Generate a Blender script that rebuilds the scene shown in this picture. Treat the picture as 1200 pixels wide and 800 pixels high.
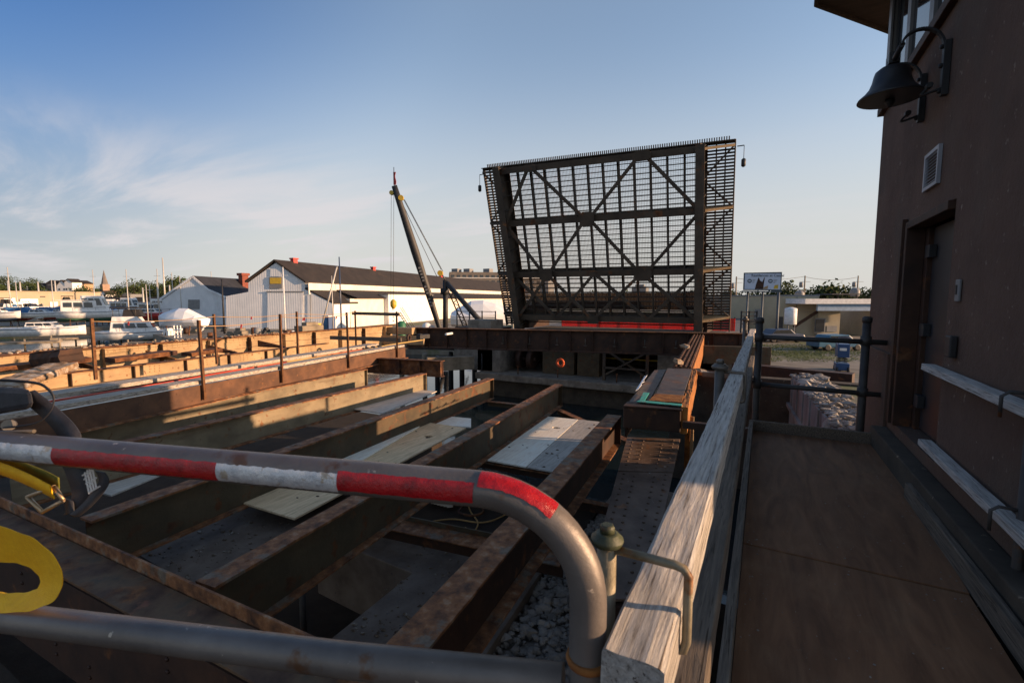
import bpy, math, random
from mathutils import Vector, Matrix, noise
random.seed(7)
for o in list(bpy.data.objects): bpy.data.objects.remove(o)
R_ = math.radians
SC = bpy.context.scene
COL = SC.collection

# ---------------------------------------------------------------- camera
FPX = 550.0
YAW = math.atan2(296, math.hypot(FPX, 50)); PIT = math.atan2(50, FPX); EYE = 1.6
cam_d = bpy.data.cameras.new('camera'); cam = bpy.data.objects.new('camera', cam_d); COL.objects.link(cam)
cam_d.sensor_width = 36; cam_d.lens = FPX / 1200 * 36; cam_d.clip_start = 0.05; cam_d.clip_end = 6000
cam.location = (0, 0, EYE); cam.rotation_euler = (math.pi / 2 - PIT, 0, YAW)
cam_d.dof.use_dof = True; cam_d.dof.focus_distance = 9.0; cam_d.dof.aperture_fstop = 9
SC.camera = cam

# ---------------------------------------------------------------- sky and sun
SUN_AZ = math.atan2(.95, .31)        # clockwise from +Y
SUN_EL = R_(9.0)
W = bpy.data.worlds.new('World'); SC.world = W; W.use_nodes = True
nt = W.node_tree; nt.nodes.clear()
def N(t, **k):
    n = nt.nodes.new(t)
    for a, b in k.items(): setattr(n, a, b)
    return n
out = N('ShaderNodeOutputWorld'); bg = N('ShaderNodeBackground'); sky = N('ShaderNodeTexSky')
sky.sky_type = 'NISHITA'; sky.sun_disc = False; sky.sun_elevation = SUN_EL; sky.sun_rotation = SUN_AZ
sky.air_density = 1.0; sky.dust_density = 1.0; sky.ozone_density = 2.6; sky.altitude = 100
tc = N('ShaderNodeTexCoord'); sep = N('ShaderNodeSeparateXYZ')
nt.links.new(tc.outputs['Generated'], sep.inputs[0])
def mth(op, a, b=None, c=None):
    n = N('ShaderNodeMath', operation=op)
    for i, v in enumerate((a, b, c)):
        if v is None: continue
        if isinstance(v, (int, float)): n.inputs[i].default_value = v
        else: nt.links.new(v, n.inputs[i])
    return n.outputs[0]
zc = mth('ADD', mth('MAXIMUM', sep.outputs[2], 0.0), 0.09)
comb = N('ShaderNodeCombineXYZ')
nt.links.new(mth('DIVIDE', sep.outputs[0], zc), comb.inputs[0]); nt.links.new(mth('DIVIDE', sep.outputs[1], zc), comb.inputs[1])
mp = N('ShaderNodeMapping'); mp.inputs['Rotation'].default_value = (0, 0, R_(35)); mp.inputs['Scale'].default_value = (.42, 1.15, 1); mp.inputs['Location'].default_value = (2.3, .6, 0)
nt.links.new(comb.outputs[0], mp.inputs[0])
n1 = N('ShaderNodeTexNoise'); n1.inputs['Scale'].default_value = .9; n1.inputs['Detail'].default_value = 9; n1.inputs['Roughness'].default_value = .58; n1.inputs['Distortion'].default_value = .5
nt.links.new(mp.outputs[0], n1.inputs['Vector'])
n2 = N('ShaderNodeTexNoise'); n2.inputs['Scale'].default_value = .33; n2.inputs['Detail'].default_value = 3
nt.links.new(comb.outputs[0], n2.inputs['Vector'])
cl = mth('MULTIPLY', n1.outputs[0], mth('ADD', n2.outputs[0], .45))
r1 = N('ShaderNodeMapRange'); r1.interpolation_type = 'SMOOTHSTEP'; r1.inputs[1].default_value = .45; r1.inputs[2].default_value = .62
nt.links.new(cl, r1.inputs[0])
hi = N('ShaderNodeMapRange'); hi.interpolation_type = 'SMOOTHSTEP'; hi.inputs[1].default_value = .33; hi.inputs[2].default_value = .14
nt.links.new(sep.outputs[2], hi.inputs[0])
cdir = N('ShaderNodeVectorMath', operation='DOT_PRODUCT'); nt.links.new(tc.outputs['Generated'], cdir.inputs[0])
_c = Vector((-math.sin(YAW + R_(26)) , math.cos(YAW + R_(26)), .17)).normalized(); cdir.inputs[1].default_value = _c
cm = N('ShaderNodeMapRange'); cm.interpolation_type = 'SMOOTHSTEP'; cm.inputs[1].default_value = .80; cm.inputs[2].default_value = .97; cm.inputs[3].default_value = .22; cm.inputs[4].default_value = 1.0
nt.links.new(cdir.outputs['Value'], cm.inputs[0])
cf = mth('MULTIPLY', mth('MULTIPLY', mth('MULTIPLY', r1.outputs[0], hi.outputs[0]), cm.outputs[0]), .8)
mix = N('ShaderNodeMixRGB'); mix.inputs[2].default_value = (3.0, 2.85, 2.92, 1)
nt.links.new(cf, mix.inputs[0])
hz = N('ShaderNodeMapRange'); hz.interpolation_type = 'SMOOTHERSTEP'; hz.inputs[1].default_value = .54; hz.inputs[2].default_value = .0; hz.inputs[3].default_value = .15; hz.inputs[4].default_value = .93
nt.links.new(sep.outputs[2], hz.inputs[0])
mix2 = N('ShaderNodeMixRGB'); mix2.inputs[2].default_value = (2.75, 2.68, 2.58, 1)
hs = N('ShaderNodeHueSaturation'); hs.inputs['Saturation'].default_value = .98; hs.inputs['Value'].default_value = 1.12; nt.links.new(sky.outputs[0], hs.inputs['Color'])
nt.links.new(hz.outputs[0], mix2.inputs[0]); nt.links.new(hs.outputs[0], mix2.inputs[1]); ld = N('ShaderNodeVectorMath', operation='DOT_PRODUCT'); nt.links.new(tc.outputs['Generated'], ld.inputs[0]); ld.inputs[1].default_value = Vector((-math.sin(YAW + R_(62)) * .80, math.cos(YAW + R_(62)) * .80, .60)).normalized()
lr = N('ShaderNodeMapRange'); lr.interpolation_type = 'SMOOTHSTEP'; lr.inputs[1].default_value = .68; lr.inputs[2].default_value = 1.02; lr.inputs[3].default_value = 0.0; lr.inputs[4].default_value = 1.0
nt.links.new(ld.outputs['Value'], lr.inputs[0]); dk = N('ShaderNodeMixRGB', blend_type='MULTIPLY'); dk.inputs[2].default_value = (.16, .34, .60, 1); nt.links.new(lr.outputs[0], dk.inputs[0]); nt.links.new(mix2.outputs[0], dk.inputs[1]); nt.links.new(dk.outputs[0], mix.inputs[1])
nt.links.new(mix.outputs[0], bg.inputs[0]); nt.links.new(bg.outputs[0], out.inputs[0])
bg.inputs[1].default_value = 0.14
sd = bpy.data.lights.new('sun', 'SUN'); sun = bpy.data.objects.new('sun', sd); COL.objects.link(sun)
sd.energy = 5.0; sd.angle = R_(.6); sd.color = (1.0, .64, .38)
sdir = Vector((math.sin(SUN_AZ) * math.cos(SUN_EL), math.cos(SUN_AZ) * math.cos(SUN_EL), math.sin(SUN_EL)))
sun.rotation_euler = sdir.to_track_quat('Z', 'Y').to_euler(); sun.location = (40, 10, 30)
SC.view_settings.view_transform = 'Standard'; SC.view_settings.look = 'None'; SC.view_settings.gamma = 1
SC.view_settings.exposure = 0.82
SC.render.engine = 'CYCLES'

# ---------------------------------------------------------------- survey helpers: where a sighted point stands in the place
Fv = Vector((-math.sin(YAW) * math.cos(PIT), math.cos(YAW) * math.cos(PIT), -math.sin(PIT)))
Rv = Vector((math.cos(YAW), math.sin(YAW), 0)); Uv = Rv.cross(Fv); Fh = Vector((-math.sin(YAW), math.cos(YAW), 0))
E0 = Vector((0, 0, EYE))
def ray(x, y): return Rv * ((x - 600) / FPX) + Uv * ((400 - y) / FPX) + Fv
def gz(x, y, z): d = ray(x, y); return E0 + d * ((z - EYE) / d.z)
def gy(x, y, Y): d = ray(x, y); return E0 + d * (Y / d.y)
def gx(x, y, X): d = ray(x, y); return E0 + d * (X / d.x)
def gw(x, y, w): d = ray(x, y); return E0 + d * (w / d.dot(Fh))

# ---------------------------------------------------------------- tags
def tag(o, label=None, cat=None, group=None, kind=None):
    if label: o['label'] = label
    if cat: o['category'] = cat
    if group: o['group'] = group
    if kind: o['kind'] = kind
    return o
def thing(name, loc, label, cat, group=None):
    o = bpy.data.objects.new(name, None); COL.objects.link(o); o.location = loc; o.empty_display_size = .2
    return tag(o, label, cat, group)
def world_loc(o):
    l = o.location.copy(); p = o.parent
    while p: l += p.location; p = p.parent
    return l
def kids(o): return [c for c in bpy.data.objects if c.parent == o]
def dup(o, loc, label=None, parent=None):
    c = o.copy(); COL.objects.link(c); c.parent = parent
    if loc is not None: c.location = loc
    if label: c['label'] = label
    for k in kids(o): dup(k, None, None, c)
    return c

# ---------------------------------------------------------------- mesh builder (all points in world metres)
class MB:
    def __init__(s): s.v = []; s.f = []; s.sm = []
    def face(s, pts, sm=False):
        i = len(s.v); s.v += [tuple(p) for p in pts]; s.f.append(tuple(range(i, i + len(pts)))); s.sm.append(sm); return s
    def hexa(s, p):   # 8 points: bottom 4 ccw, top 4 ccw
        i = len(s.v); s.v += [tuple(q) for q in p]
        for f in ((3, 2, 1, 0), (4, 5, 6, 7), (0, 1, 5, 4), (1, 2, 6, 5), (2, 3, 7, 6), (3, 0, 4, 7)):
            s.f.append(tuple(i + k for k in f)); s.sm.append(False)
        return s
    def box(s, x0, x1, y0, y1, z0, z1):
        return s.hexa([(x0, y0, z0), (x1, y0, z0), (x1, y1, z0), (x0, y1, z0), (x0, y0, z1), (x1, y0, z1), (x1, y1, z1), (x0, y1, z1)])
    def beam(s, a, b, w, h, up=(0, 0, 1), off=0.0):   # a,b centreline; w sideways, h along up
        a = Vector(a); b = Vector(b); d = (b - a).normalized(); up = Vector(up)
        sd_ = d.cross(up).normalized(); u = sd_.cross(d).normalized()
        P = []
        for q in (-1, 1):
            P += [a + sd_ * (-w / 2) + u * (q * h / 2 + off), a + sd_ * (w / 2) + u * (q * h / 2 + off), b + sd_ * (w / 2) + u * (q * h / 2 + off), b + sd_ * (-w / 2) + u * (q * h / 2 + off)]
        return s.hexa([P[0], P[1], P[2], P[3], P[4], P[5], P[6], P[7]])
    def prism(s, pts, vec):
        pts = [Vector(p) for p in pts]; vec = Vector(vec); n = len(pts); i = len(s.v)
        s.v += [tuple(p) for p in pts] + [tuple(p + vec) for p in pts]
        s.f.append(tuple(i + k for k in range(n))[::-1]); s.f.append(tuple(i + n + k for k in range(n))); s.sm += [False, False]
        for k in range(n):
            s.f.append((i + k, i + (k + 1) % n, i + n + (k + 1) % n, i + n + k)); s.sm.append(False)
        return s
    def tube(s, pts, r, seg=10, cap=True, flat=None):
        pts = [Vector(p) for p in pts]; n = len(pts); i = len(s.v)
        rs = r if isinstance(r, (list, tuple)) else [r] * n
        t0 = (pts[1] - pts[0]).normalized(); ref = Vector((0, 0, 1)) if abs(t0.z) < .9 else Vector((1, 0, 0))
        u = t0.cross(ref).normalized()
        for k in range(n):
            t = (pts[min(k + 1, n - 1)] - pts[max(k - 1, 0)]).normalized()
            u = (u - t * u.dot(t)).normalized(); w = t.cross(u)
            for j in range(seg):
                a = 2 * math.pi * j / seg
                s.v.append(tuple(pts[k] + (u * math.cos(a) + w * math.sin(a)) * rs[k]))
        for k in range(n - 1):
            for j in range(seg):
                a, b = i + k * seg + j, i + k * seg + (j + 1) % seg
                s.f.append((a, b, b + seg, a + seg)); s.sm.append(True)
        if cap:
            s.f.append(tuple(i + j for j in range(seg))[::-1]); s.f.append(tuple(i + (n - 1) * seg + j for j in range(seg))); s.sm += [False, False]
        return s
    def lathe(s, prof, c, axis=(0, 0, 1), seg=24):   # prof: (radius, height) along axis
        c = Vector(c); ax = Vector(axis).normalized(); ref = Vector((1, 0, 0)) if abs(ax.x) < .9 else Vector((0, 1, 0))
        u = (ref - ax * ref.dot(ax)).normalized(); w = ax.cross(u); i = len(s.v); n = len(prof)
        for r, h in prof:
            for j in range(seg):
                a = 2 * math.pi * j / seg; s.v.append(tuple(c + ax * h + (u * math.cos(a) + w * math.sin(a)) * r))
        for k in range(n - 1):
            for j in range(seg):
                a, b = i + k * seg + j, i + k * seg + (j + 1) % seg
                s.f.append((a, b, b + seg, a + seg)); s.sm.append(True)
        s.f.append(tuple(i + j for j in range(seg))[::-1]); s.f.append(tuple(i + (n - 1) * seg + j for j in range(seg))); s.sm += [False, False]
        return s
    def blob(s, c, r, sc=(1, 1, 1), jit=.2, rnd=random):
        t = (1 + 5 ** .5) / 2; i = len(s.v); c = Vector(c)
        base = [(-1, t, 0), (1, t, 0), (-1, -t, 0), (1, -t, 0), (0, -1, t), (0, 1, t), (0, -1, -t), (0, 1, -t), (t, 0, -1), (t, 0, 1), (-t, 0, -1), (-t, 0, 1)]
        rot = Matrix.Rotation(rnd.random() * 6.28, 3, Vector((rnd.random() - .5, rnd.random() - .5, rnd.random() - .5 + .01)).normalized())
        for b in base:
            q = rot @ (Vector(b) / 1.9 * r * (1 + rnd.uniform(-jit, jit)))
            s.v.append((c.x + q.x * sc[0], c.y + q.y * sc[1], c.z + q.z * sc[2]))
        for f in ((0, 11, 5), (0, 5, 1), (0, 1, 7), (0, 7, 10), (0, 10, 11), (1, 5, 9), (5, 11, 4), (11, 10, 2), (10, 7, 6), (7, 1, 8), (3, 9, 4), (3, 4, 2), (3, 2, 6), (3, 6, 8), (3, 8, 9), (4, 9, 5), (2, 4, 11), (6, 2, 10), (8, 6, 7), (9, 8, 1)):
            s.f.append(tuple(i + k for k in f)); s.sm.append(False)
        return s
    def rivet(s, c, n=(0, 0, 1), r=.016):
        return s.lathe([(r, 0), (r * .85, r * .5), (r * .35, r * .8)], c, n, 7)
    def build(s, name, m, parent=None, loc=None, bevel=0):
        me = bpy.data.meshes.new(name)
        if parent is not None: base = world_loc(parent)
        else: base = Vector(loc) if loc is not None else Vector((0, 0, 0))
        if parent is not None and loc is not None: pass
        me.from_pydata([(x - base.x, y - base.y, z - base.z) for x, y, z in s.v], [], s.f)
        me.polygons.foreach_set('use_smooth', s.sm); me.materials.append(m); me.update()
        o = bpy.data.objects.new(name, me); COL.objects.link(o)
        if parent is not None: o.parent = parent
        else: o.location = base
        if bevel:
            b = o.modifiers.new('bevel', 'BEVEL'); b.width = bevel; b.segments = 2; b.limit_method = 'ANGLE'; b.angle_limit = R_(40)
        return o
def rough_beam(s, a, b, w, h, seg=40, amp=.004, seed=0):
    """a timber with worn, slightly uneven faces (rings of 12 points)"""
    a = Vector(a); b = Vector(b); d = (b - a); L = d.length; d.normalize(); sd_ = d.cross(Vector((0, 0, 1))).normalized(); u = sd_.cross(d)
    prof = []
    c = .07 * min(w, h)
    X, Z = w / 2, h / 2
    prof = [(-X + c, -Z), (0, -Z), (X - c, -Z), (X, -Z + c), (X, 0), (X, Z - c), (X - c, Z), (X * .4, Z), (-X * .05, Z), (-X * .5, Z), (-X + c, Z), (-X, Z - c), (-X, 0), (-X, -Z + c)]
    i = len(s.v); n = len(prof)
    for k in range(seg + 1):
        p = a + d * (L * k / seg)
        for j, (x, z) in enumerate(prof):
            q = p + sd_ * x + u * z
            dx = noise.noise(Vector((p.y * 1.3 + seed, j * 3.1, p.x))) * amp + noise.noise(Vector((p.y * 9 + seed, j * 3.1, p.x * 9))) * amp * .6
            sc_ = 1 + dx / max(.01, math.hypot(x, z))
            s.v.append(tuple(p + sd_ * x * sc_ + u * z * sc_))
    for k in range(seg):
        for j in range(n):
            A, B = i + k * n + j, i + k * n + (j + 1) % n
            s.f.append((A, B, B + n, A + n)); s.sm.append(False)
    s.f.append(tuple(i + j for j in range(n))[::-1]); s.f.append(tuple(i + seg * n + j for j in range(n))); s.sm += [False, False]
    return s

# ---------------------------------------------------------------- materials
def mat(name, stops, scale=3, stretch=(1, 1, 1), rough=.8, metal=0, bump=.15, bscale=None, detail=8, layer=None, distort=0, spec=.4, rot=(0, 0, 0), layer2=None, rrange=0.0):
    """stops: colours over one noise; layer = (scale, lo, hi, stops, stretch) second finish masked by another noise"""
    m = bpy.data.materials.new(name); m.use_nodes = True; t = m.node_tree; b = t.nodes['Principled BSDF']
    def nn(k): return t.nodes.new(k)
    tcn = nn('ShaderNodeTexCoord')
    def nz(sc_, st, loc=(0, 0, 0), det=detail, dis=distort, ro=.6):
        mpn = nn('ShaderNodeMapping'); mpn.inputs['Scale'].default_value = st; mpn.inputs['Location'].default_value = loc; mpn.inputs['Rotation'].default_value = rot
        t.links.new(tcn.outputs['Object'], mpn.inputs[0])
        x = nn('ShaderNodeTexNoise'); x.inputs['Scale'].default_value = sc_; x.inputs['Detail'].default_value = det; x.inputs['Distortion'].default_value = dis; x.inputs['Roughness'].default_value = ro
        t.links.new(mpn.outputs[0], x.inputs['Vector']); return x.outputs[0]
    def ramp(src, st):
        r = nn('ShaderNodeValToRGB'); e = r.color_ramp.elements
        n = len(st)
        for i, c in enumerate(st):
            if len(c) == 4: pos, col = c[0], c[1:]
            else: pos, col = .3 + .4 * (i / max(1, n - 1)), c
            if i < 2: el = e[i]; el.position = pos
            else: el = e.new(pos)
            el.color = (*col, 1)
        t.links.new(src, r.inputs[0]); return r.outputs[0]
    base_n = nz(scale, stretch)
    col = ramp(base_n, stops)
    for li, L in enumerate((layer, layer2)):
        if not L: continue
        sc2, lo, hi_, st2 = L[:4]; stx = L[4] if len(L) > 4 else (1, 1, 1)
        mk = nn('ShaderNodeMapRange'); mk.inputs[1].default_value = lo; mk.inputs[2].default_value = hi_
        t.links.new(nz(sc2, stx, (3.3 + li, 1.7, 5.1)), mk.inputs[0])
        c2 = ramp(nz(scale * 2.3, stretch, (9, 4 + li, 2)), st2)
        mx = nn('ShaderNodeMixRGB'); t.links.new(mk.outputs[0], mx.inputs[0]); t.links.new(col, mx.inputs[1]); t.links.new(c2, mx.inputs[2]); col = mx.outputs[0]
    t.links.new(col, b.inputs['Base Color'])
    b.inputs['Roughness'].default_value = rough; b.inputs['Metallic'].default_value = metal; b.inputs['Specular IOR Level'].default_value = spec
    if rrange:
        mr = nn('ShaderNodeMapRange'); mr.inputs[3].default_value = rough - rrange; mr.inputs[4].default_value = rough + rrange
        t.links.new(nz(scale * 1.7, stretch, (5, 5, 5)), mr.inputs[0]); t.links.new(mr.outputs[0], b.inputs['Roughness'])
    if bump:
        bn = nn('ShaderNodeBump'); bn.inputs['Strength'].default_value = bump; bn.inputs['Distance'].default_value = .02
        t.links.new(nz(bscale or scale * 4, stretch, (1, 2, 3), det=10, ro=.7), bn.inputs['Height']); t.links.new(bn.outputs[0], b.inputs['Normal'])
    return m
def plain(name, c, rough=.6, metal=0, spec=.5, emit=0):
    m = bpy.data.materials.new(name); m.use_nodes = True; b = m.node_tree.nodes['Principled BSDF']
    t = m.node_tree; tcn = t.nodes.new('ShaderNodeTexCoord'); x = t.nodes.new('ShaderNodeTexNoise'); x.inputs['Scale'].default_value = 3; x.inputs['Detail'].default_value = 6
    t.links.new(tcn.outputs['Object'], x.inputs['Vector'])
    r = t.nodes.new('ShaderNodeValToRGB'); r.color_ramp.elements[0].position = .3; r.color_ramp.elements[1].position = .7
    r.color_ramp.elements[0].color = (*[k * .82 for k in c], 1); r.color_ramp.elements[1].color = (*[min(1, k * 1.08) for k in c], 1)
    t.links.new(x.outputs[0], r.inputs[0]); t.links.new(r.outputs[0], b.inputs['Base Color'])
    b.inputs['Roughness'].default_value = rough; b.inputs['Metallic'].default_value = metal; b.inputs['Specular IOR Level'].default_value = spec
    return m

RUST = [(.035, .017, .01), (.11, .045, .018), (.20, .085, .03), (.24, .14, .08)]
M = {}
M['olive'] = mat('olive_paint', [(.07, .062, .044), (.12, .105, .07), (.17, .145, .10)], 2.2, rough=.65, bump=.25, bscale=14, layer=(5, .555, .63, RUST), layer2=(1.2, .5, .75, [(.10, .07, .045), (.16, .12, .07)], (1, 1, 6)), rrange=.15)
M['olive_lt'] = mat('beige_paint', [(.25, .18, .10), (.34, .25, .14), (.41, .31, .19)], 1.5, rough=.7, bump=.2, bscale=12, layer=(11, .61, .67, RUST), layer2=(1.4, .55, .8, [(.19, .12, .06), (.26, .17, .09)], (1, 1, 5)))
M['rust_top'] = mat('rusted_flange', [(.05, .024, .014), (.15, .07, .034), (.27, .13, .06), (.34, .26, .20)], 9, rough=.75, bump=.5, bscale=30, layer=(4, .56, .62, [(.10, .085, .075), (.22, .2, .18)]), rrange=.2)
M['rust'] = mat('brown_rust', RUST, 5, rough=.85, bump=.35, bscale=24, layer=(2, .52, .62, [(.05, .025, .02), (.09, .045, .03)]))
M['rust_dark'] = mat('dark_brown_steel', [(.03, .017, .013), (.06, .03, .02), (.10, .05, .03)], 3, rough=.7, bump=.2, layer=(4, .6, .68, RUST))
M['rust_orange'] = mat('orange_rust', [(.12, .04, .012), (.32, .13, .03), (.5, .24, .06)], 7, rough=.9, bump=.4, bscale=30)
M['leafsteel'] = mat('grey_bridge_paint', [(.045, .037, .03), (.075, .062, .05), (.105, .088, .07)], 1.2, rough=.7, bump=.08, bscale=8, layer=(1.6, .58, .68, RUST))
M['black'] = mat('black_steel', [(.012, .012, .013), (.03, .03, .032)], 4, rough=.55, bump=.1)
M['galv'] = mat('galvanised_pipe', [(.11, .115, .12), (.17, .175, .18), (.22, .22, .22)], 6, rough=.5, metal=.55, bump=.12, bscale=25, layer=(9, .62, .7, RUST))
M['darkpipe'] = mat('dark_grey_pipe', [(.05, .055, .065), (.09, .095, .105)], 6, rough=.6, metal=.2, bump=.1, layer=(8, .6, .7, RUST))
M['timber'] = mat('weathered_timber', [(.09, .075, .062), (.31, .285, .26), (.40, .375, .345), (.47, .44, .405)], 7, stretch=(15, .7, 15), rough=.9, bump=1.0, bscale=7, distort=.4, layer=(2.6, .56, .68, [(.32, .25, .17), (.5, .43, .34)], (1, .6, 1)), layer2=(34, .605, .65, [(.06, .045, .035), (.12, .095, .075)], (3.2, .07, 3.2)))
M['timber_grey'] = mat('grey_timber', [(.08, .075, .07), (.17, .155, .14), (.27, .25, .225)], 6, stretch=(12, .6, 12), rough=.9, bump=.6, bscale=10, distort=.5, layer2=(28, .58, .63, [(.03, .025, .02), (.07, .055, .045)], (3, .10, 3)))
def ply(name, a, b_, c, **k):
    return mat(name, [a, b_, c], 4.5, stretch=(3.2, .35, 3.2), rough=.85, bump=.12, bscale=12, distort=1.6, layer=(1.3, .5, .72, [tuple(x * .72 for x in b_), tuple(x * .9 for x in b_)]), layer2=(26, .67, .7, [(.04, .03, .025), (.08, .06, .05)]), **k)
M['ply_tan'] = ply('tan_plywood', (.30, .24, .16), (.46, .38, .27), (.54, .46, .34))
M['ply_white'] = ply('pale_plywood', (.42, .43, .43), (.56, .57, .58), (.66, .67, .68))
M['ply_grey'] = ply('grey_plywood', (.22, .23, .24), (.33, .34, .35), (.40, .41, .42))
M['ply_greyer'] = ply('slate_plywood', (.16, .17, .18), (.26, .275, .29), (.33, .34, .36))
M['ply_floor'] = mat('old_walkway_plywood', [(.06, .037, .022), (.105, .068, .043), (.145, .098, .063)], 3, stretch=(2.4, .4, 2), rough=.8, bump=.2, bscale=14, distort=1.2, layer=(1.1, .5, .7, [(.075, .055, .038), (.15, .11, .075)]), layer2=(24, .66, .7, [(.02, .015, .01), (.15, .13, .11)]), rrange=.15)
M['conc'] = mat('old_concrete', [(.15, .14, .125), (.24, .225, .2), (.31, .295, .265)], 2.5, rough=.95, bump=.35, bscale=16, layer=(1.3, .5, .7, [(.09, .085, .075), (.14, .125, .11)]), layer2=(9, .64, .7, [(.4, .39, .37), (.5, .49, .46)]))
M['conc_dark'] = mat('stained_shaded_concrete', [(.045, .043, .04), (.085, .08, .075), (.12, .115, .105)], 2.2, rough=.95, bump=.3, bscale=14, layer=(12, .65, .7, [(.25, .24, .23), (.4, .39, .37)]))  # dark tone for stained walls and for shade under the pier footing
M['plaster'] = mat('brown_stucco', [(.078, .048, .036), (.105, .066, .05), (.13, .084, .064)], 1.6, rough=.92, bump=.7, bscale=22, layer=(1.0, .52, .7, [(.075, .055, .044), (.10, .078, .062)], (1, 1, .5)), layer2=(16, .645, .70, [(.17, .145, .125), (.30, .26, .22)], (1, 1, .8)))
M['stone'] = mat('crushed_stone', [(.16, .16, .16), (.3, .3, .3), (.42, .42, .41)], 5, rough=.95, bump=.3, bscale=30)
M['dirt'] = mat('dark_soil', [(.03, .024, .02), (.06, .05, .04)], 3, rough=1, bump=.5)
M['earth'] = mat('yard_ground', [(.11, .095, .075), (.2, .175, .14), (.27, .24, .2)], .5, rough=1, bump=.4, bscale=3, layer=(.12, .52, .6, [(.07, .09, .025), (.12, .13, .045)]))
M['asphalt'] = mat('asphalt', [(.07, .07, .07), (.11, .11, .11)], 2, rough=.9, bump=.2)
M['water'] = plain('harbour_water', (.012, .02, .022), .06, 0, .5)
t = M['water'].node_tree; b = t.nodes['Principled BSDF']; nzw = t.nodes.new('ShaderNodeTexNoise'); nzw.inputs['Scale'].default_value = 1.6; nzw.inputs['Detail'].default_value = 4
bw = t.nodes.new('ShaderNodeBump'); bw.inputs['Strength'].default_value = .06; bw.inputs['Distance'].default_value = .1; tcw = t.nodes.new('ShaderNodeTexCoord')
t.links.new(tcw.outputs['Object'], nzw.inputs['Vector']); t.links.new(nzw.outputs[0], bw.inputs['Height']); t.links.new(bw.outputs[0], b.inputs['Normal'])
M['white'] = plain('white_paint', (.74, .73, .71), .6)
def boards(name, a, b_, sc=7, axis=0):
    m = mat(name, [a, b_], .7, rough=.8, bump=0, layer=(.5, .55, .8, [tuple(k * .72 for k in a), tuple(k * .85 for k in b_)], (1, 1, .3)))
    t = m.node_tree; w = t.nodes.new('ShaderNodeTexWave'); w.inputs['Scale'].default_value = sc; w.bands_direction = 'DIAGONAL'; w.inputs['Distortion'].default_value = 0
    mpn = t.nodes.new('ShaderNodeMapping'); mpn.inputs['Scale'].default_value = (1, 1, 0); tcn = t.nodes.new('ShaderNodeTexCoord')
    t.links.new(tcn.outputs['Object'], mpn.inputs[0]); t.links.new(mpn.outputs[0], w.inputs[0])
    bn = t.nodes.new('ShaderNodeBump'); bn.inputs['Strength'].default_value = .25; bn.inputs['Distance'].default_value = .03; t.links.new(w.outputs[0], bn.inputs['Height']); t.links.new(bn.outputs[0], t.nodes['Principled BSDF'].inputs['Normal'])
    return m
M['shed'] = boards('white_corrugated_wall', (.60, .62, .64), (.72, .73, .74), 1.3)
M['shed_sunlit'] = boards('sunlit_white_cladding', (.62, .57, .48), (.74, .69, .6), .6)  # white cladding again, with warm sunlight put into the colour
M['roof'] = mat('black_shed_roof', [(.022, .02, .02), (.042, .036, .033)], .6, rough=.85, bump=.1, layer=(.3, .6, .75, [(.06, .045, .035), (.08, .06, .045)]))
M['roof_blue'] = mat('blue_black_roof', [(.016, .018, .024), (.03, .032, .04)], .6, rough=.85, bump=.1)
M['brick'] = mat('red_brick', [(.16, .045, .03), (.26, .08, .05)], 3, rough=.9, bump=.2)
M['beige'] = mat('beige_block', [(.36, .29, .2), (.43, .35, .25)], .3, rough=.9, bump=.05, layer=(.15, .5, .8, [(.32, .26, .18), (.36, .3, .21)], (1, 1, .3)))
M['cream'] = mat('cream_block', [(.33, .29, .21), (.42, .37, .27)], .5, rough=.9, bump=.05, layer=(.4, .55, .75, [(.24, .21, .15), (.3, .26, .19)], (1, 1, .3)))
M['gelcoat'] = plain('white_gelcoat', (.72, .71, .69), .25)
M['shrink'] = mat('white_shrink_wrap', [(.68, .70, .73), (.78, .79, .8)], .7, rough=.45, bump=.5, bscale=1.2, stretch=(1, 1, .4))
M['bluehull'] = plain('navy_paint', (.03, .05, .10), .35)
M['redhull'] = plain('red_bottom_paint', (.30, .05, .03), .7)
M['greenhull'] = plain('green_bottom_paint', (.05, .13, .08), .7)
M['canvas_blue'] = plain('blue_canvas', (.03, .13, .3), .8)
M['canvas_black'] = plain('black_canvas', (.015, .015, .017), .85)
M['glass'] = plain('dark_window_glass', (.02, .025, .03), .05, .0, .9)
M['grey'] = plain('grey_paint', (.2, .2, .2), .6)
M['darkgrey'] = plain('dark_grey_block', (.05, .05, .055), .8)
M['red'] = plain('red_paint', (.45, .03, .02), .6)
M['orange'] = plain('orange_plastic', (.6, .09, .02), .6)
M['yellow'] = plain('yellow_paint', (.55, .36, .03), .5)
M['blue'] = plain('blue_paint', (.015, .06, .17), .45)
M['green'] = plain('green_paint', (.02, .13, .06), .5)
M['teal'] = mat('chipped_teal_paint', [(.03, .28, .22), (.08, .42, .34)], 10, rough=.7, layer=(14, .58, .64, RUST))
M['mast'] = plain('pale_mast', (.5, .47, .42), .4, .2)
M['wire'] = plain('steel_wire', (.08, .08, .08), .5, .5)
M['leaf'] = mat('tree_foliage', [(.012, .025, .006), (.035, .06, .012), (.075, .10, .025)], .5, rough=.95, bump=0, layer=(.09, .45, .6, [(.02, .03, .01), (.05, .05, .015)]))
M['bark'] = mat('bark', [(.05, .04, .03), (.1, .08, .06)], 4, rough=1)
M['stonewall'] = mat('church_brick', [(.26, .17, .12), (.36, .25, .18)], .5, rough=.9)
M['copper'] = mat('spire_roof', [(.12, .1, .09), (.2, .17, .15)], .5, rough=.8)
M['dock'] = mat('dock_planks', [(.12, .1, .075), (.22, .18, .13), (.3, .25, .19)], 1.5, rough=.95, bump=.3)

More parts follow.
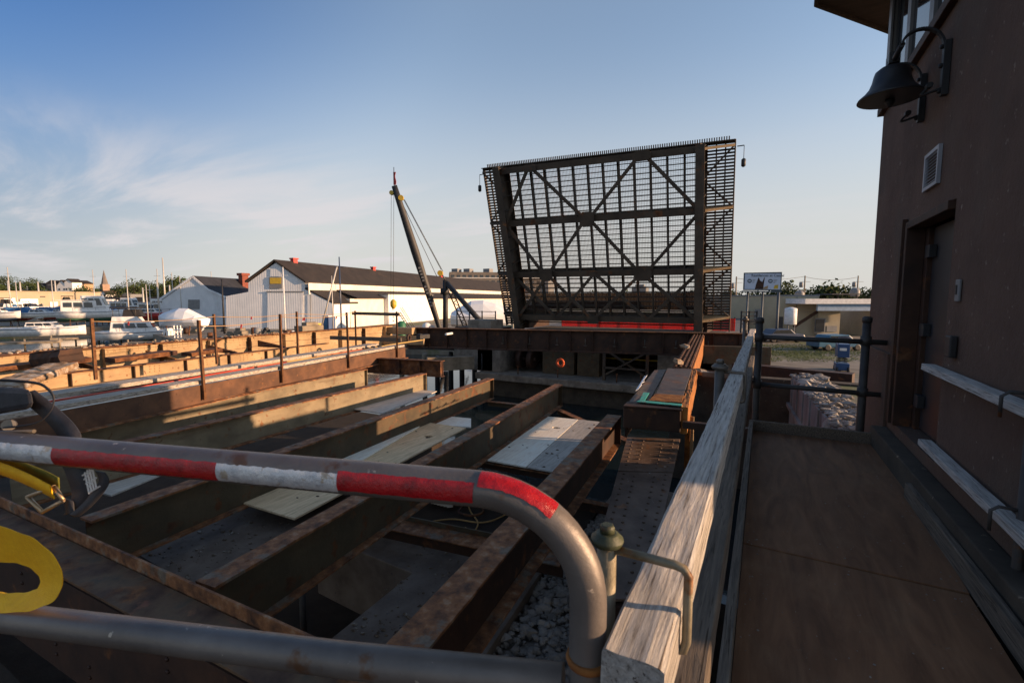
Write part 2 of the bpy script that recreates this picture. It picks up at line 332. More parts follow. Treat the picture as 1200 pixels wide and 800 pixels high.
M['plank_pale'] = mat('pale_weathered_plank', [(.12, .105, .09), (.34, .305, .26), (.50, .455, .40)], 6, stretch=(12, .6, 12), rough=.9, bump=.6, bscale=10, distort=.5, layer2=(28, .58, .63, [(.03, .025, .02), (.07, .055, .045)], (3, .10, 3)))
M['olive_mid'] = mat('sunlit_olive_paint', [(.14, .11, .068), (.21, .165, .10), (.27, .215, .135)], 2.2, rough=.65, bump=.2, bscale=14, layer=(9, .60, .66, RUST), layer2=(1.2, .5, .75, [(.10, .07, .045), (.17, .12, .07)], (1, 1, 6)))  # olive paint lightened to tan, sunlight on the beams put into its colour
def tint(names, k):
    for n in names:
        for nd in M[n].node_tree.nodes:
            if nd.type == 'VALTORGB':
                for e in nd.color_ramp.elements: c = e.color; e.color = (min(.85, c[0] * k[0]), min(.85, c[1] * k[1]), min(.85, c[2] * k[2]), 1)
tint(['olive', 'rust_top', 'rust_dark', 'conc_dark', 'dirt', 'galv', 'darkpipe', 'timber_grey'], (.72, .62, .52))
tint(['conc', 'stone', 'roof'], (.85, .76, .68))
tint(['plaster'], (1.0, .93, .85))
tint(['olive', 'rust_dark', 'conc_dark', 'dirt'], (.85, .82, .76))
tint(['rust_top'], (1.25, 1.2, 1.1))
tint(['stone'], (.85, .8, .74))
tint(['ply_floor'], (1.6, 1.12, .80))
tint(['rust', 'rust_orange'], (.85, .78, .72))
tint(['leafsteel'], (.95, .85, .75))
tint(['ply_tan', 'ply_white', 'ply_grey', 'ply_greyer'], (1.58, 1.36, 1.10))
tint(['timber'], (1.5, 1.5, 1.48))
tint(['plank_pale'], (1.2, 1.15, 1.1))
tint(['olive_lt'], (1.05, .97, .9))
GZ = -3.0; WZ = -4.0; J = -.35     # yard level, water level, top of the floor beams
def struct(name, mb, m, loc=(0, 0, 0), kind='structure'):
    o = mb.build(name, m, None, loc); o['kind'] = kind; return o
# ================================================================ SETTING
g = MB(); g.face([(-1500, -800, WZ), (1500, -800, WZ), (1500, 900, WZ), (-1500, 900, WZ)]); struct('water', g, M['water'])
qa = gw(-260, 397, 78); qb = gw(150, 397, 76); qc = gw(215, 397, 50); qd = gw(600, 400, 46)
def land(pts, z0, z1, name, m):
    g = MB(); g.prism([(p[0], p[1], z0) for p in pts], (0, 0, z1 - z0)); return struct(name, g, m)
land([(-500, 20), (qa.x, qa.y), (qb.x, qb.y), (qc.x, qc.y), (qd.x, qd.y), (-21, 44), (-16, 36), (-16, 900), (-1500, 900), (-1500, 20)], -6, GZ, 'yard', M['earth'])
land([(-15.95, 34), (-.5, 34), (-.5, 26), (400, 26), (1500, 900), (-15.95, 900)], -6, GZ, 'ground', M['earth'])
land([(-22, -6), (9, -6), (9, 1.6), (-22, 1.6)], -6, -2.4, 'river_bank', M['dirt'])
g = MB(); g.box(-19, -1.6, 31.2, 70, -2.98, -.95); struct('road_embankment', g, M['asphalt'])
g = MB(); g.prism([(-26, 1.61, -6), (.9, 1.61, -6), (.9, 7.6, -6), (-6.0, 7.6, -6), (-6.3, 9.6, -6), (-9, 9.6, -6), (-10.5, 14, -6), (-26, 14, -6)], (0, 0, 2.9)); struct('pit_shade_floor', g, M['dirt'])  # dark floor added over bright water, standing in for deep shade
r0, r1 = gw(885, 403, 52), gw(1035, 408, 47)
g = MB(); d_ = (r1 - r0); g.prism([(r0.x - d_.x * 1.2, r0.y - d_.y * 1.2, GZ + .004), (r1.x + d_.x, r1.y + d_.y, GZ + .004), (r1.x + d_.x - 1, r1.y + d_.y + 6, GZ + .004), (r0.x - d_.x * 1.2 - 1, r0.y - d_.y * 1.2 + 6, GZ + .004)], (0, 0, .03)); struct('road', g, M['asphalt'])
# distant wooded hill
g = MB()
hp = []
for i in range(41):
    px = -250 + i * 30; w = 560
    h = 9 * math.exp(-((px - 30) / 140) ** 2) + 10 * math.exp(-((px - 190) / 110) ** 2) + 4
    p = gw(px, 350, w); q = gw(px, 350, w + 260); hp.append((p, q, h))
for i in range(40):
    (a, b, h), (c, d, h2) = hp[i], hp[i + 1]
    g.face([(a.x, a.y, GZ), (c.x, c.y, GZ), ((c.x + d.x) / 2, (c.y + d.y) / 2, h2), ((a.x + b.x) / 2, (a.y + b.y) / 2, h)], True)
    g.face([((a.x + b.x) / 2, (a.y + b.y) / 2, h), ((c.x + d.x) / 2, (c.y + d.y) / 2, h2), (d.x, d.y, GZ), (b.x, b.y, GZ)], True)
struct('hill', g, M['leaf'])

# ================================================================ WALKWAY
t = thing('walkway', (.5, 3, 0), 'old plywood walkway between the timber rail and the brown stucco tower', 'walkway')
g = MB(); g.prism([(-.055, 3.335, -.02), (1.055, 3.32, -.02), (1.20, 6.33, -.02), (-.055, 6.33, -.02)], (0, 0, .02)); g.build('plywood_panel', M['ply_floor'], t, bevel=.002)
g = MB(); g.prism([(-.055, .6, -.02), (.98, .6, -.02), (1.05, 3.30, -.02), (-.055, 3.318, -.02)], (0, 0, .018)); g.build('plywood_panel', M['ply_floor'], t, bevel=.002)
g = MB(); g.box(-.055, 1.0, -2.2, .59, -.02, -.001); g.build('plywood_panel', M['ply_floor'], t)
g = MB(); rough_beam(g, (-.08, -1.5, .045), (-.08, 6.34, .045), .045, .14, 60, .003, 4); g.build('edge_board', M['timber_grey'], t)
g = MB(); rough_beam(g, (-.1, 6.37, .045), (1.235, 6.37, .045), .05, .15, 14, .003, 9); g.build('end_board', M['timber_grey'], t)
g = MB()
for x in (.0, .5, 1.0): g.beam((x, -1.5, -.13), (x, 6.3, -.13), .08, .2)
g.build('floor_joist', M['rust_dark'], t)
o = MB(); rough_beam(o, (1.075, 1.0, .055), (1.09, 4.76, .055), .045, .13, 40, .003, 3)
tag(o.build('kick_board', M['timber_grey'], None, (1.08, 3, 0), .003), 'grey board set on edge along the tower side of the plywood walkway', 'board')
# screws along the plywood and dust crumbs
g = MB(); rs_ = random.Random(8)
for y in (.75, 1.6, 2.45, 3.22, 3.42, 4.3, 5.2, 6.2):
    for x in (.03, .5, .97): g.lathe([(.006, 0), (.006, .0015), (.002, .002)], (x + rs_.uniform(-.01, .01), y, .0), seg=8)
for k in range(420):
    x = rs_.uniform(-.03, 1.05) ** 1; x = x if rs_.random() < .5 else (rs_.choice([-.03, 1.03]) + rs_.gauss(0, .03)); r = rs_.uniform(.0015, .005)
    if -.04 < x < 1.05: g.blob((x, rs_.uniform(.8, 6.3), .002 + r * .4), r, (1, 1, .6), .3, rs_)
GR = g
tag(GR.build('grit', M['stone'], None, (.5, 3, 0)), 'grit and screw heads scattered over the walkway plywood', 'grit', kind='stuff')
# gate of grey pipe closing the end of the walkway
t = thing('pipe_guard_rail', (.5, 6.68, 0), 'grey pipe guard rail with two rails closing the far end of the walkway', 'guard rail')
for x, zt in ((-.04, 1.35), (1.05, 1.38)):
    p = MB().tube([(x, 6.68, -1.0), (x, 6.68, zt - .03)], .042, 14).lathe([(.05, 0), (.05, .05), (.03, .07)], (x, 6.68, zt - .05), seg=14).build('post', M['darkpipe'], t)
    for z in (1.12, .52): MB().lathe([(.055, -.05), (.055, .05)], (x, 6.68, z), seg=14).build('coupling', M['darkpipe'], p)
for z in (1.12, .52): MB().tube([(-.04, 6.68, z), (1.24, 6.66, z - .015)], .03, 12).build('rail', M['darkpipe'], t)

# ================================================================ TIMBER GUARD RAIL
g = MB(); rough_beam(g, (-.1415, .62, 1.052), (-.155, 9.15, 1.03), .088, .096, 260, .0035, 1)
tag(g.build('timber_beam', M['timber'], None, (-.155, 4, 1.03)), 'thick weathered timber beam running along the top of the walkway rail', 'timber')
g = MB(); rough_beam(g, (-.145, .1, .59), (-.165, 8.9, .59), .12, .10, 110, .004, 8)
tag(g.build('timber_beam', M['timber_grey'], None, (-.165, 4, .59)), 'lower rough grey timber beam under the walkway rail', 'timber')
# clamp posts
def clamp_post(x, y, zt, zb, r, arm, drop, label, m, capm):
    t = thing('clamp_post', (x, y, zb), label, 'post', 'pipe posts clamping the timber rail')
    MB().tube([(x, y, zb), (x, y, zt - .05)], r, 16).build('post', m, t)
    MB().lathe([(r * 1.05, -.7 * r), (r * 1.5, -.55 * r), (r * 1.72, -.1 * r), (r * 1.66, .15 * r), (r * 1.25, .4 * r), (r * 1.2, .6 * r), (r * .9, .7 * r)], (x, y, zt - .05), seg=24).build('cap', capm, t)
    MB().lathe([(r * .8, .71 * r), (r * .8, 1.35 * r), (r * .6, 1.55 * r)], (x, y, zt - .05), seg=6).build('nut', capm, t)
    pts = []
    z = zt - (.066 if r < .03 else .085); x1 = arm
    pts = [(x + r * .8, y, z), (x1 - .022, y, z), (x1 - .008, y, z - .003), (x1, y, z - .014), (x1, y, z - drop + .02), (x1 - .004, y, z - drop + .005), (x1 - .018, y, z - drop), (x1 - .03, y, z - drop + .004)]
    MB().tube(pts, [.0075] * 8 if r < .03 else .012, 10).build('bracket', m, t)
    return t
M['brasspipe'] = mat('old_painted_pipe', [(.12, .10, .06), (.22, .19, .13), (.27, .24, .18)], 14, rough=.55, metal=.35, bump=.2, layer=(12, .56, .64, RUST))
clamp_post(-.222, .762, 1.172 + .066, .2, .0165, -.088, 1.172 - gy(804, 764, .765).z, 'near pipe post with a green cap and a bent bracket over the timber end', M['brasspipe'], mat('green_bolt_paint', [(.03, .035, .018), (.06, .07, .035)], 20, rough=.5, bump=.2, layer=(16, .58, .66, RUST)))
p2 = gw(844, 421, 3.2); a2 = gw(874, 429, 3.2)
clamp_post(p2.x, p2.y, p2.z, -.3, .032, a2.x, a2.z - gw(872, 462, 3.2).z, 'grey pipe post beside the middle of the timber rail with a bent bracket', M['galv'], M['galv'])
# far bracket at the end of the rail
p3 = gw(873, 382, 8.0)
clamp_post(p3.x, p3.y, 1.30, -.3, .034, -.03, .32, 'grey pipe post at the far end of the timber rail', M['galv'], M['galv'])
# small shackle of the lower board
s1 = gw(897, 700, 1.5)

# ================================================================ BRIDGE TENDER TOWER
t = thing('bridge_tender_tower', (2.5, 5.4, -3), 'brown stucco bridge tender tower with a dark door and overhanging roof', 'tower')
X0, X1, Y0, Y1, ZT = 1.25, 5.0, 3.0, 7.8, 3.95
DY0, DY1, DZ0, DZ1 = 4.80, 6.12, .30, 2.36
g = MB(); g.box(X0, X1, Y0, DY0, -4, ZT); g.box(X0, X1, DY1, Y1, -4, ZT); g.box(X0, X1, DY0, DY1, DZ1, ZT); g.box(X0, X1, DY0, DY1, -4, DZ0); g.box(X0 + .9, X1, DY0, DY1, DZ0, DZ1)
wall = g.build('wall', M['plaster'], t)
g = MB(); g.prism([(X0 - .035, 6.45, -4), (X0 - .035, Y1 + .035, -4), (X0 + .2, Y1 + .035, -4), (X0 + .2, Y1 + .002, -4), (X0 - .002, Y1 + .002, -4), (X0 - .002, 6.45, -4)], (0, 0, 5.0)); g.build('wall_base', M['plaster'], wall, bevel=.006)
g = MB(); g.box(X0 - .012, X0 - .002, 6.3, Y1, 3.0, 3.02)
# door frame
fr = MB(); fr.box(X0 + .04, X0 + .12, DY0, DY0 + .05, DZ0, DZ1); fr.box(X0 - .03, X0 + .12, DY1 - .07, DY1, DZ0, DZ1); fr.box(X0 - .03, X0 + .12, DY0 + .07, DY1 - .07, DZ1 - .07, DZ1)
fr.box(X0 + .12, X0 + .2, DY1 - .16, DY1 - .002, DZ0, DZ1 - .07)
fr.build('door_frame', M['rust_dark'], t, bevel=.005)
MB().box(X0 - .05, X0 - .005, DY1 + .03, DY1 + .12, DZ0, DZ1 + .04).build('door_trim', M['rust_dark'], t, bevel=.004)
M['doorpaint'] = mat('dark_grey_door_paint', [(.016, .016, .018), (.028, .028, .032)], 2, rough=.45, bump=.05)
dr = MB().box(X0 + .16, X0 + .21, DY0 + .08, DY1 - .17, DZ0 + .02, DZ1 - .08).build('door', M['doorpaint'], t, bevel=.004)
for z in (.6, 1.3, 2.05): MB().box(X0 + .10, X0 + .158, DY1 - .3, DY1 - .17, z - .06, z + .06).build('hinge', M['black'], dr, bevel=.004)
MB().tube([(X0 + .155, 4.98, 1.25), (X0 + .10, 4.98, 1.25), (X0 + .10, 5.09, 1.25)], .012, 8).build('handle', M['galv'], dr)
g = MB().box(X0 - .05, X0 - .003, 4.50, 4.62, 1.17, 1.33); g.build('card_reader', M['black'], t, bevel=.01)
g = MB().box(X0 - .02, X0 - .003, 4.52, 4.60, 1.58, 1.74); b = g.build('intercom', M['grey'], t, bevel=.006)
MB().box(X0 - .026, X0 - .021, 4.55, 4.57, 1.63, 1.70).build('button', M['black'], b)
# vent grille
M['vent'] = plain('pale_aluminium', (.32, .33, .36), .5, .3)
va, vb = gx(1082, 205, X0), gx(1100, 163, X0)
vy0, vy1, vz0, vz1 = 5.22, 5.62, 2.56, 2.88
v = MB().box(X0 - .03, X0 - .003, vy0, vy0 + .03, vz0, vz1).box(X0 - .03, X0 - .003, vy1 - .03, vy1, vz0, vz1).box(X0 - .03, X0 - .003, vy0 + .03, vy1 - .03, vz0, vz0 + .03).box(X0 - .03, X0 - .003, vy0 + .03, vy1 - .03, vz1 - .03, vz1).build('vent_frame', M['vent'], t)
q = MB()
for k in range(9): z = vz0 + .045 + k * .028; q.prism([(X0 - .022, vy0 + .03, z), (X0 - .004, vy0 + .03, z + .018), (X0 - .004, vy0 + .03, z + .022), (X0 - .022, vy0 + .03, z + .004)], (0, vy1 - vy0 - .06, 0))
q.build('louvre', M['vent'], v)
# sill course, windows, posts, roof
M['frame'] = plain('grey_window_frame', (.16, .16, .16), .5)
g = MB().box(X0 - .06, X1 + .05, Y0 - .05, Y1 + .05, ZT, ZT + .09); g.build('sill_course', M['rust_dark'], t, bevel=.006)
wz0, wz1 = ZT + .09, 5.45
ys = [3.05, 4.15, 5.1, 6.0, 6.9, 7.75]
for k in range(5):
    a, b_ = ys[k], ys[k + 1]
    w = MB().box(X0 + .02, X0 + .09, a, a + .07, wz0, wz1).box(X0 + .02, X0 + .09, b_ - .07, b_, wz0, wz1).box(X0 + .02, X0 + .09, a + .07, b_ - .07, wz0, wz0 + .06).box(X0 + .02, X0 + .09, a + .07, b_ - .07, wz1 - .06, wz1).build('window', M['frame'], t, bevel=.004)
    MB().box(X0 + .05, X0 + .06, a + .07, b_ - .07, wz0 + .06, wz1 - .06).build('pane', M['glass'], w)
w = MB().box(X0 + .1, X1 - .1, Y1 - .09, Y1 - .02, wz0, wz0 + .06).box(X0 + .1, X1 - .1, Y1 - .09, Y1 - .02, wz1 - .06, wz1).box(X0 + .1, X0 + .17, Y1 - .09, Y1 - .02, wz0 + .06, wz1 - .06).box(X0 + 1.7, X0 + 1.77, Y1 - .09, Y1 - .02, wz0 + .06, wz1 - .06).build('window', M['frame'], t)
MB().box(X0 + .17, X1 - .1, Y1 - .06, Y1 - .05, wz0 + .06, wz1 - .06).build('pane', M['glass'], w)
MB().box(X0 - .01, X0 + .015, Y1 - .14, Y1 + .01, wz0, wz1).build('corner_post', M['frame'], t, bevel=.004)
MB().box(X0 + .3, X1 - .12, Y0 + .2, Y1 - .2, wz0, wz0 + .02).build('upper_floor', M['rust_dark'], t)
M['soffit'] = mat('dark_brown_soffit', [(.05, .035, .025), (.08, .055, .04)], 3, stretch=(1, 6, 1), rough=.8)
ev = [(.43, 7.72), (.43, 2.0), (1.6, .9), (6, .9), (6, 11.5), (3.2, 11.2)]
rf = MB().prism([(x, y, 5.5) for x, y in ev], (0, 0, .05)).build('roof', M['soffit'], t)
fb = MB()
for i in range(len(ev)):
    a, b_ = ev[i], ev[(i + 1) % len(ev)]
    fb.beam((a[0], a[1], 5.58), (b_[0], b_[1], 5.58), .04, .24)
fb.build('fascia', M['soffit'], rf)
MB().prism([(x + (2.9 - x) * .05, y + (6 - y) * .05, 5.66) for x, y in ev], (0, 0, .25)).build('roof_top', M['roof'], rf)
# concrete door step along the wall
g = MB().prism([(1.12, 2.6, -.9), (1.248, 2.6, -.9), (1.248, 6.42, -.9), (1.10, 6.42, -.9)], (0, 0, 1.1)); g.build('door_step', M['conc_dark'], t, bevel=.012)

# boards along the wall
for z, lab, m, y1 in ((1.05, 'pale weathered board fixed across the stucco wall right of the tower door, the upper one', M['timber'], 4.93), (.44, 'pale weathered board slanting along the tower wall at knee height, the lower one', M['timber'], 4.86)):
    g = MB(); rough_beam(g, (1.16, 1.6, z), (1.195, y1, z), .085, .05, 40, .002, z)
    tag(g.build('wall_board', m, None, (1.17, 3.5, z)), lab, 'board')
t = thing('clamp_post', (1.21, 3.52, -1), 'dark pipe post carrying the two boards along the tower wall', 'post')
MB().tube([(1.222, 3.3, -1), (1.222, 3.3, 1.2)], .024, 12).build('post', M['darkpipe'], t)
for z in (1.05, .44): MB().tube([(1.222, 3.3, z + .07), (1.13, 3.3, z + .075), (1.10, 3.3, z + .05), (1.10, 3.3, z - .06)], .009, 8).build('bracket', M['darkpipe'], t)

# ================================================================ BELL
BY, BX, BZ = 5.55, .93, 3.70
t = thing('bell', (BX, BY, BZ), 'black cast bell hung from two curved brackets on the tower wall', 'bell')
M['bellm'] = mat('black_bell_paint', [(.018, .018, .02), (.035, .035, .038)], 6, rough=.45, bump=.12)
MB().lathe([(.245, -0.292), (.25, -0.289), (.243, -0.272), (.20, -0.235), (.165, -0.190), (.145, -0.136), (.135, -0.082), (.125, -0.048), (.09, -0.020), (.05, -0.008), (.045, 0.000), (.045, 0.034), (.02, 0.037), (.02, -0.020), (.08, -0.034), (.11, -0.068), (.125, -0.136), (.15, -0.197), (.19, -0.245), (.23, -0.286)], (BX, BY, BZ), seg=40).build('bell_body', M['bellm'], t)
MB().tube([(BX, BY, BZ - .05), (BX, BY + .02, BZ - .27)], .009, 8).lathe([(.01, .05), (.035, .02), (.04, 0), (.025, -.035), (.008, -.05)], (BX, BY + .02, BZ - .31), seg=14).build('clapper', M['black'], t)
MB().tube([(BX, 5.22, BZ + .03), (BX, 5.88, BZ + .03)], .022, 10).box(BX - .04, BX + .04, BY - .07, BY + .07, BZ + .0, BZ + .09).build('yoke', M['bellm'], t)
for y in (5.22, 5.88):
    q = MB(); pts = []
    for k in range(15):
        a = math.pi * k / 14
        pts.append((X0 - .045 - (X0 - .045 - BX) / 2 * (1 - math.cos(a)), y, BZ - .05 + .13 * math.sin(a) + .08 * (k / 14)))
    for k in range(14): q.beam(pts[k], pts[k + 1], .045, .018)
    q.box(X0 - .05, X0 - .003, y - .03, y + .03, BZ - .44, BZ - .01)
    pts = []
    for k in range(9):
        a = math.pi * .95 * k / 8; pts.append((X0 - .05 - .09 * math.sin(a) - .06 * k / 8, y, BZ - .38 - .05 * (1 - math.cos(a)) * .5 + .09 * (k / 8) ** 2 - .03 * math.sin(a)))
    for k in range(8): q.beam(pts[k], pts[k + 1], .035, .016)
    q.lathe([(.024, -.03), (.024, .03)], (pts[-1][0], y, pts[-1][2]), (0, 1, 0), 10)
    for z in (-.4, -.2, -.05): q.lathe([(.02, 0), (.018, .02), (.008, .025)], (X0 - .05, y, BZ + z), (-1, 0, 0), 8)
    q.build('bracket', M['black'], t, bevel=.003)

# ================================================================ FLOOR BEAMS
def ibeam(name, a, b, h, w, paint, top, label, group, tf=.022, tw=.016, stiff=0, end_gusset=True, cat='steel beam'):
    a = Vector(a); b = Vector(b); t = thing(name, a, label, cat, group)
    d = (b - a).normalized(); s_ = d.cross(Vector((0, 0, 1))).normalized()
    tp = MB(); n = max(4, int((b - a).length / .12)); i0 = len(tp.v)
    # flange with slightly ragged edge
    for k in range(n + 1):
        p = a + (b - a) * (k / n)
        j1 = noise.noise(p * 7) * .006; j2 = noise.noise(p * 7 + Vector((9, 0, 0))) * .006; jz = noise.noise(p * 4) * .002
        for sx, z, j in ((-1, -tf, j1), (1, -tf, j2), (1, jz, j2), (-1, jz, j1)):
            tp.v.append(tuple(p + s_ * (sx * (w / 2 + j)) + Vector((0, 0, z))))
    for k in range(n):
        for j in range(4):
            A, B = k * 4 + j, k * 4 + (j + 1) % 4; tp.f.append((A, B, B + 4, A + 4)); tp.sm.append(False)
    tp.f.append((0, 1, 2, 3)); tp.f.append((n * 4 + 3, n * 4 + 2, n * 4 + 1, n * 4)); tp.sm += [False, False]
    for k in range(int((b - a).length / .22)):      # rivet rows and blisters of rust
        p = a + d * (.1 + k * .22)
        if random.random() < .35: tp.blob(p + s_ * random.uniform(-w * .4, w * .4), random.uniform(.006, .016), (1.5, 1.5, .5), .4)
    tp.build('top_flange', top, t)
    MB().beam(a + Vector((0, 0, -h / 2)), b + Vector((0, 0, -h / 2)), tw, h - 2 * tf - .002).build('web', paint, t)
    MB().beam(a + Vector((0, 0, -h + tf / 2)), b + Vector((0, 0, -h + tf / 2)), w * 1.02, tf).build('bottom_flange', top, t, bevel=.002)
    L = (b - a).length
    for f in ([0.06, L - .03] + [stiff * (k + 1) for k in range(int(L / stiff))] if stiff else [L - .02]):
        p = a + d * f
        for sg in (-1, 1):
            MB().beam(p + s_ * (sg * w * .27) + Vector((0, 0, -tf - .001)), p + s_ * (sg * w * .27) + Vector((0, 0, -h + tf + .001)), w * .42, .012, up=d).build('stiffener', paint, t)
    return t
GB = 'steel floor beams of the open bridge deck'
def JP(x, y): return gz(x, y, J)
ends = {}
specs = [('D', (430, 809), (720, 486), M['rust_top'], M['rust_dark'], 'rust brown floor beam nearest the box girder, right of the pale three board panel'),
         ('C', (240, 684), (655, 450), M['rust_top'], M['olive'], 'olive floor beam whose end stands third from the right over the water'),
         ('B', (100, 608), (575, 443), M['rust_top'], M['olive'], 'olive floor beam with a sunlit upper edge passing under the red and white barrier'),
         ('A', (10, 548), (497, 437), M['rust_top'], M['olive_mid'], 'tan floor beam with a long sunlit web right of the walkway of grey planks'),
         ('A2', (-40, 524), (428, 432), M['rust_top'], M['olive_mid'], 'tan floor beam nearest the plank topped brown girder')]
for k, p0, p1, tm, pm, lab in specs:
    a, b_ = JP(*p0), JP(*p1); ends[k] = (a, b_)
    ibeam('floor_beam', a, b_, .50, .19 if k != 'D' else .24, pm, tm, lab, GB)
# rusty transverse edge girder close to the camera
a, b_ = JP(-60, 560), JP(395, 768)
t = thing('edge_girder', (a + b_) / 2, 'rusted transverse edge girder in the foreground below the barrier', 'steel girder')
d = (b_ - a).normalized(); s_ = d.cross(Vector((0, 0, 1))).normalized()
bb = b_ + d * 1.9; aa = a - d * 2
M['patina'] = mat('stained_plate', [(.035, .022, .014), (.085, .048, .03), (.13, .08, .045), (.07, .058, .04)], 3.5, spec=.2, rough=.75, bump=.15, layer=(3, .55, .66, RUST), layer2=(6, .62, .7, [(.15, .06, .04), (.2, .1, .05)]), rrange=.15)
MB().beam(aa + Vector((0, 0, -.005)), bb + Vector((0, 0, -.005)), .02, .11).build('upright_leg', M['rust_top'], t, bevel=.004)
MB().beam(aa + s_ * .155 + Vector((0, 0, -.05)), bb + s_ * .155 + Vector((0, 0, -.05)), .27, .02).build('plate', M['patina'], t, bevel=.003)
q = MB().beam(aa + s_ * .28 + Vector((0, 0, -.45)), bb + s_ * .28 + Vector((0, 0, -.45)), .02, .75)
for k in range(14):
    p = aa + d * (.5 * k + .2) + s_ * .292
    for z in (-.2, -.28, -.62, -.7): q.rivet(p + Vector((0, 0, z)), s_, .014)
q.build('web', M['rust_dark'], t)
# cross struts between bottoms of the floor beams at the far end and half way
def strut(p, q_, label, m=M['olive'], h=.10, w=.14, z=None, cat='steel beam'):
    p = Vector(p); q_ = Vector(q_); t = thing('cross_beam', (p + q_) / 2, label, cat)
    MB().beam(p, q_, w, .015).build('top_flange', M['rust_top'], t, bevel=.002)
    MB().beam(p + Vector((0, 0, -h / 2 - .01)), q_ + Vector((0, 0, -h / 2 - .01)), .014, h).build('web', m, t)
    return t
eb = [ends[k][1] for k in ('A', 'B', 'C', 'D')]
strut(eb[1] + Vector((.1, -.3, -.51)), eb[2] + Vector((-.1, -.25, -.51)), 'low cross beam joining the far ends of the second and third floor beams')
strut(eb[2] + Vector((.1, -.3, -.51)), eb[3] + Vector((.5, .05, -.51)), 'low cross beam joining the far ends of the two right hand floor beams')
# flat tan strip and small bent gusset by the brown girder
# ================================================================ LOOSE PANELS
def board(p4, z, m, label, th=.022, name='plywood_sheet', cat='plywood', hole=None, group=None):
    pts = [gz(x, y, z) if len(p) == 2 else Vector(p) for p in p4 for x, y in [p[:2]]]
    c = sum(pts, Vector()) / len(pts)
    g = MB()
    if hole:
        h = gz(*hole, z); r = .055; ring = []
        n = 16
        # outline split around a hole
        hp_ = [(h.x + r * 1.5 * math.cos(2 * math.pi * k / n), h.y + r * math.sin(2 * math.pi * k / n), z) for k in range(n)]
        big = []
        for k in range(n):
            a = Vector((math.cos(2 * math.pi * k / n) * 1.5, math.sin(2 * math.pi * k / n), 0)).normalized(); best = 99
            for i in range(len(pts)):
                A, B = pts[i], pts[(i + 1) % len(pts)]; e = B - A; den = a.x * e.y - a.y * e.x
                if abs(den) < 1e-9: continue
                tt = ((A.x - h.x) * e.y - (A.y - h.y) * e.x) / den; uu = ((A.x - h.x) * a.y - (A.y - h.y) * a.x) / den
                if tt > 0 and -.001 <= uu <= 1.001: best = min(best, tt)
            big.append((h.x + a.x * best, h.y + a.y * best, z))
        # insert true corners
        for k in range(n):
            k2 = (k + 1) % n; A = Vector(big[k]); B = Vector(big[k2]); out = [A]
            a0 = math.atan2(A.y - h.y, A.x - h.x); a1 = math.atan2(B.y - h.y, B.x - h.x)
            for p in pts:
                ap = math.atan2(p.y - h.y, p.x - h.x)
                if 0 < (ap - a0) % (2 * math.pi) < (a1 - a0) % (2 * math.pi): out.append(p)
            out.append(B)
            g.face([hp_[k]] + [tuple(o_) for o_ in out] + [hp_[k2]])
            g.face([(hp_[k][0], hp_[k][1], z - th), (hp_[k2][0], hp_[k2][1], z - th), hp_[k2], hp_[k]][::-1])
        n4 = len(pts)
        for i in range(n4):
            A, B = pts[i], pts[(i + 1) % n4]; g.face([(A.x, A.y, z - th), (B.x, B.y, z - th), (B.x, B.y, z), (A.x, A.y, z)])
    else:
        g.prism([p - Vector((0, 0, th)) for p in pts], (0, 0, th))
    o = g.build(name, m, None, c, bevel=0 if hole else .002)
    return tag(o, label, cat, group)
PZ = J - .49
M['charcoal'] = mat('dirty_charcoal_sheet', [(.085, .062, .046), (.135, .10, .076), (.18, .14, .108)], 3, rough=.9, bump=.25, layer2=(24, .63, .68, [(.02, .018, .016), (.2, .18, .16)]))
GP = 'plywood sheets laid between the floor beams'
def lerp(a, b, f): return (a[0] + (b[0] - a[0]) * f, a[1] + (b[1] - a[1]) * f)
n0, n1, f1, f0 = (535, 532), (652, 553), (705, 494), (615, 485)     # near-left, near-right, far-right, far-left
cuts = [0, .30, .70, 1.0]
for k, (m, lab, hl) in enumerate(((M['ply_grey'], 'greyish tan board left in the row of three pale boards beside the box girder', None), (M['ply_white'], 'palest board with a round hole, middle of the row of three', (652, 501)), (M['ply_greyer'], 'blue grey board right in the row of three pale boards', None))):
    a, b_ = cuts[k] + (.004 if k else 0), cuts[k + 1] - .004
    board([lerp(n0, n1, a), lerp(n0, n1, b_), lerp(f0, f1, b_), lerp(f0, f1, a)], PZ + (.004 * (k == 1)), m, lab, hole=hl, group=GP)
# under edge of the three boards
a, b_ = gz(530, 534, PZ - .05), gz(660, 556, PZ - .05)
strut(a, b_, 'dark bearer under the near edge of the three pale boards', M['rust_dark'])
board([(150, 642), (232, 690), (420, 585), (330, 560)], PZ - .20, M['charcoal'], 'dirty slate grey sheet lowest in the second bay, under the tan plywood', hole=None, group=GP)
board([(256, 580), (345, 607), (546, 501), (462, 489)], PZ + .03, M['ply_tan'], 'warm tan plywood sheet with a knot hole under the red and white barrier', hole=(502, 511), group=GP)
board([(345, 545), (388, 560), (500, 494), (462, 488)], PZ + .055, M['ply_white'], 'narrow pale board lying along the left edge of the tan plywood sheet', group=GP)
board([(500, 497), (552, 500), (552, 490), (520, 487)], PZ + .005, M['ply_white'], 'small pale sheet showing beyond the far end of the tan plywood', group=GP)
board([(396, 476), (448, 484), (512, 458), (468, 455)], PZ + .06, M['ply_grey'], 'grey plywood sheet partly in sun at the far end of the third bay', group=GP)
board([(60, 560), (130, 580), (215, 545), (150, 530)], PZ + .0, M['ply_grey'], 'dusty grey sheet left of the barrier in the third bay', group=GP)
board([(150, 540), (190, 545), (300, 496), (268, 490)], PZ + .08, M['ply_tan'], 'narrow tan board left in the fourth bay behind the barrier', group=GP)
board([(130, 531), (150, 537), (262, 492), (232, 488)], PZ + .085, M['ply_grey'], 'narrow grey board beside the tan board of the fourth bay', group=GP)
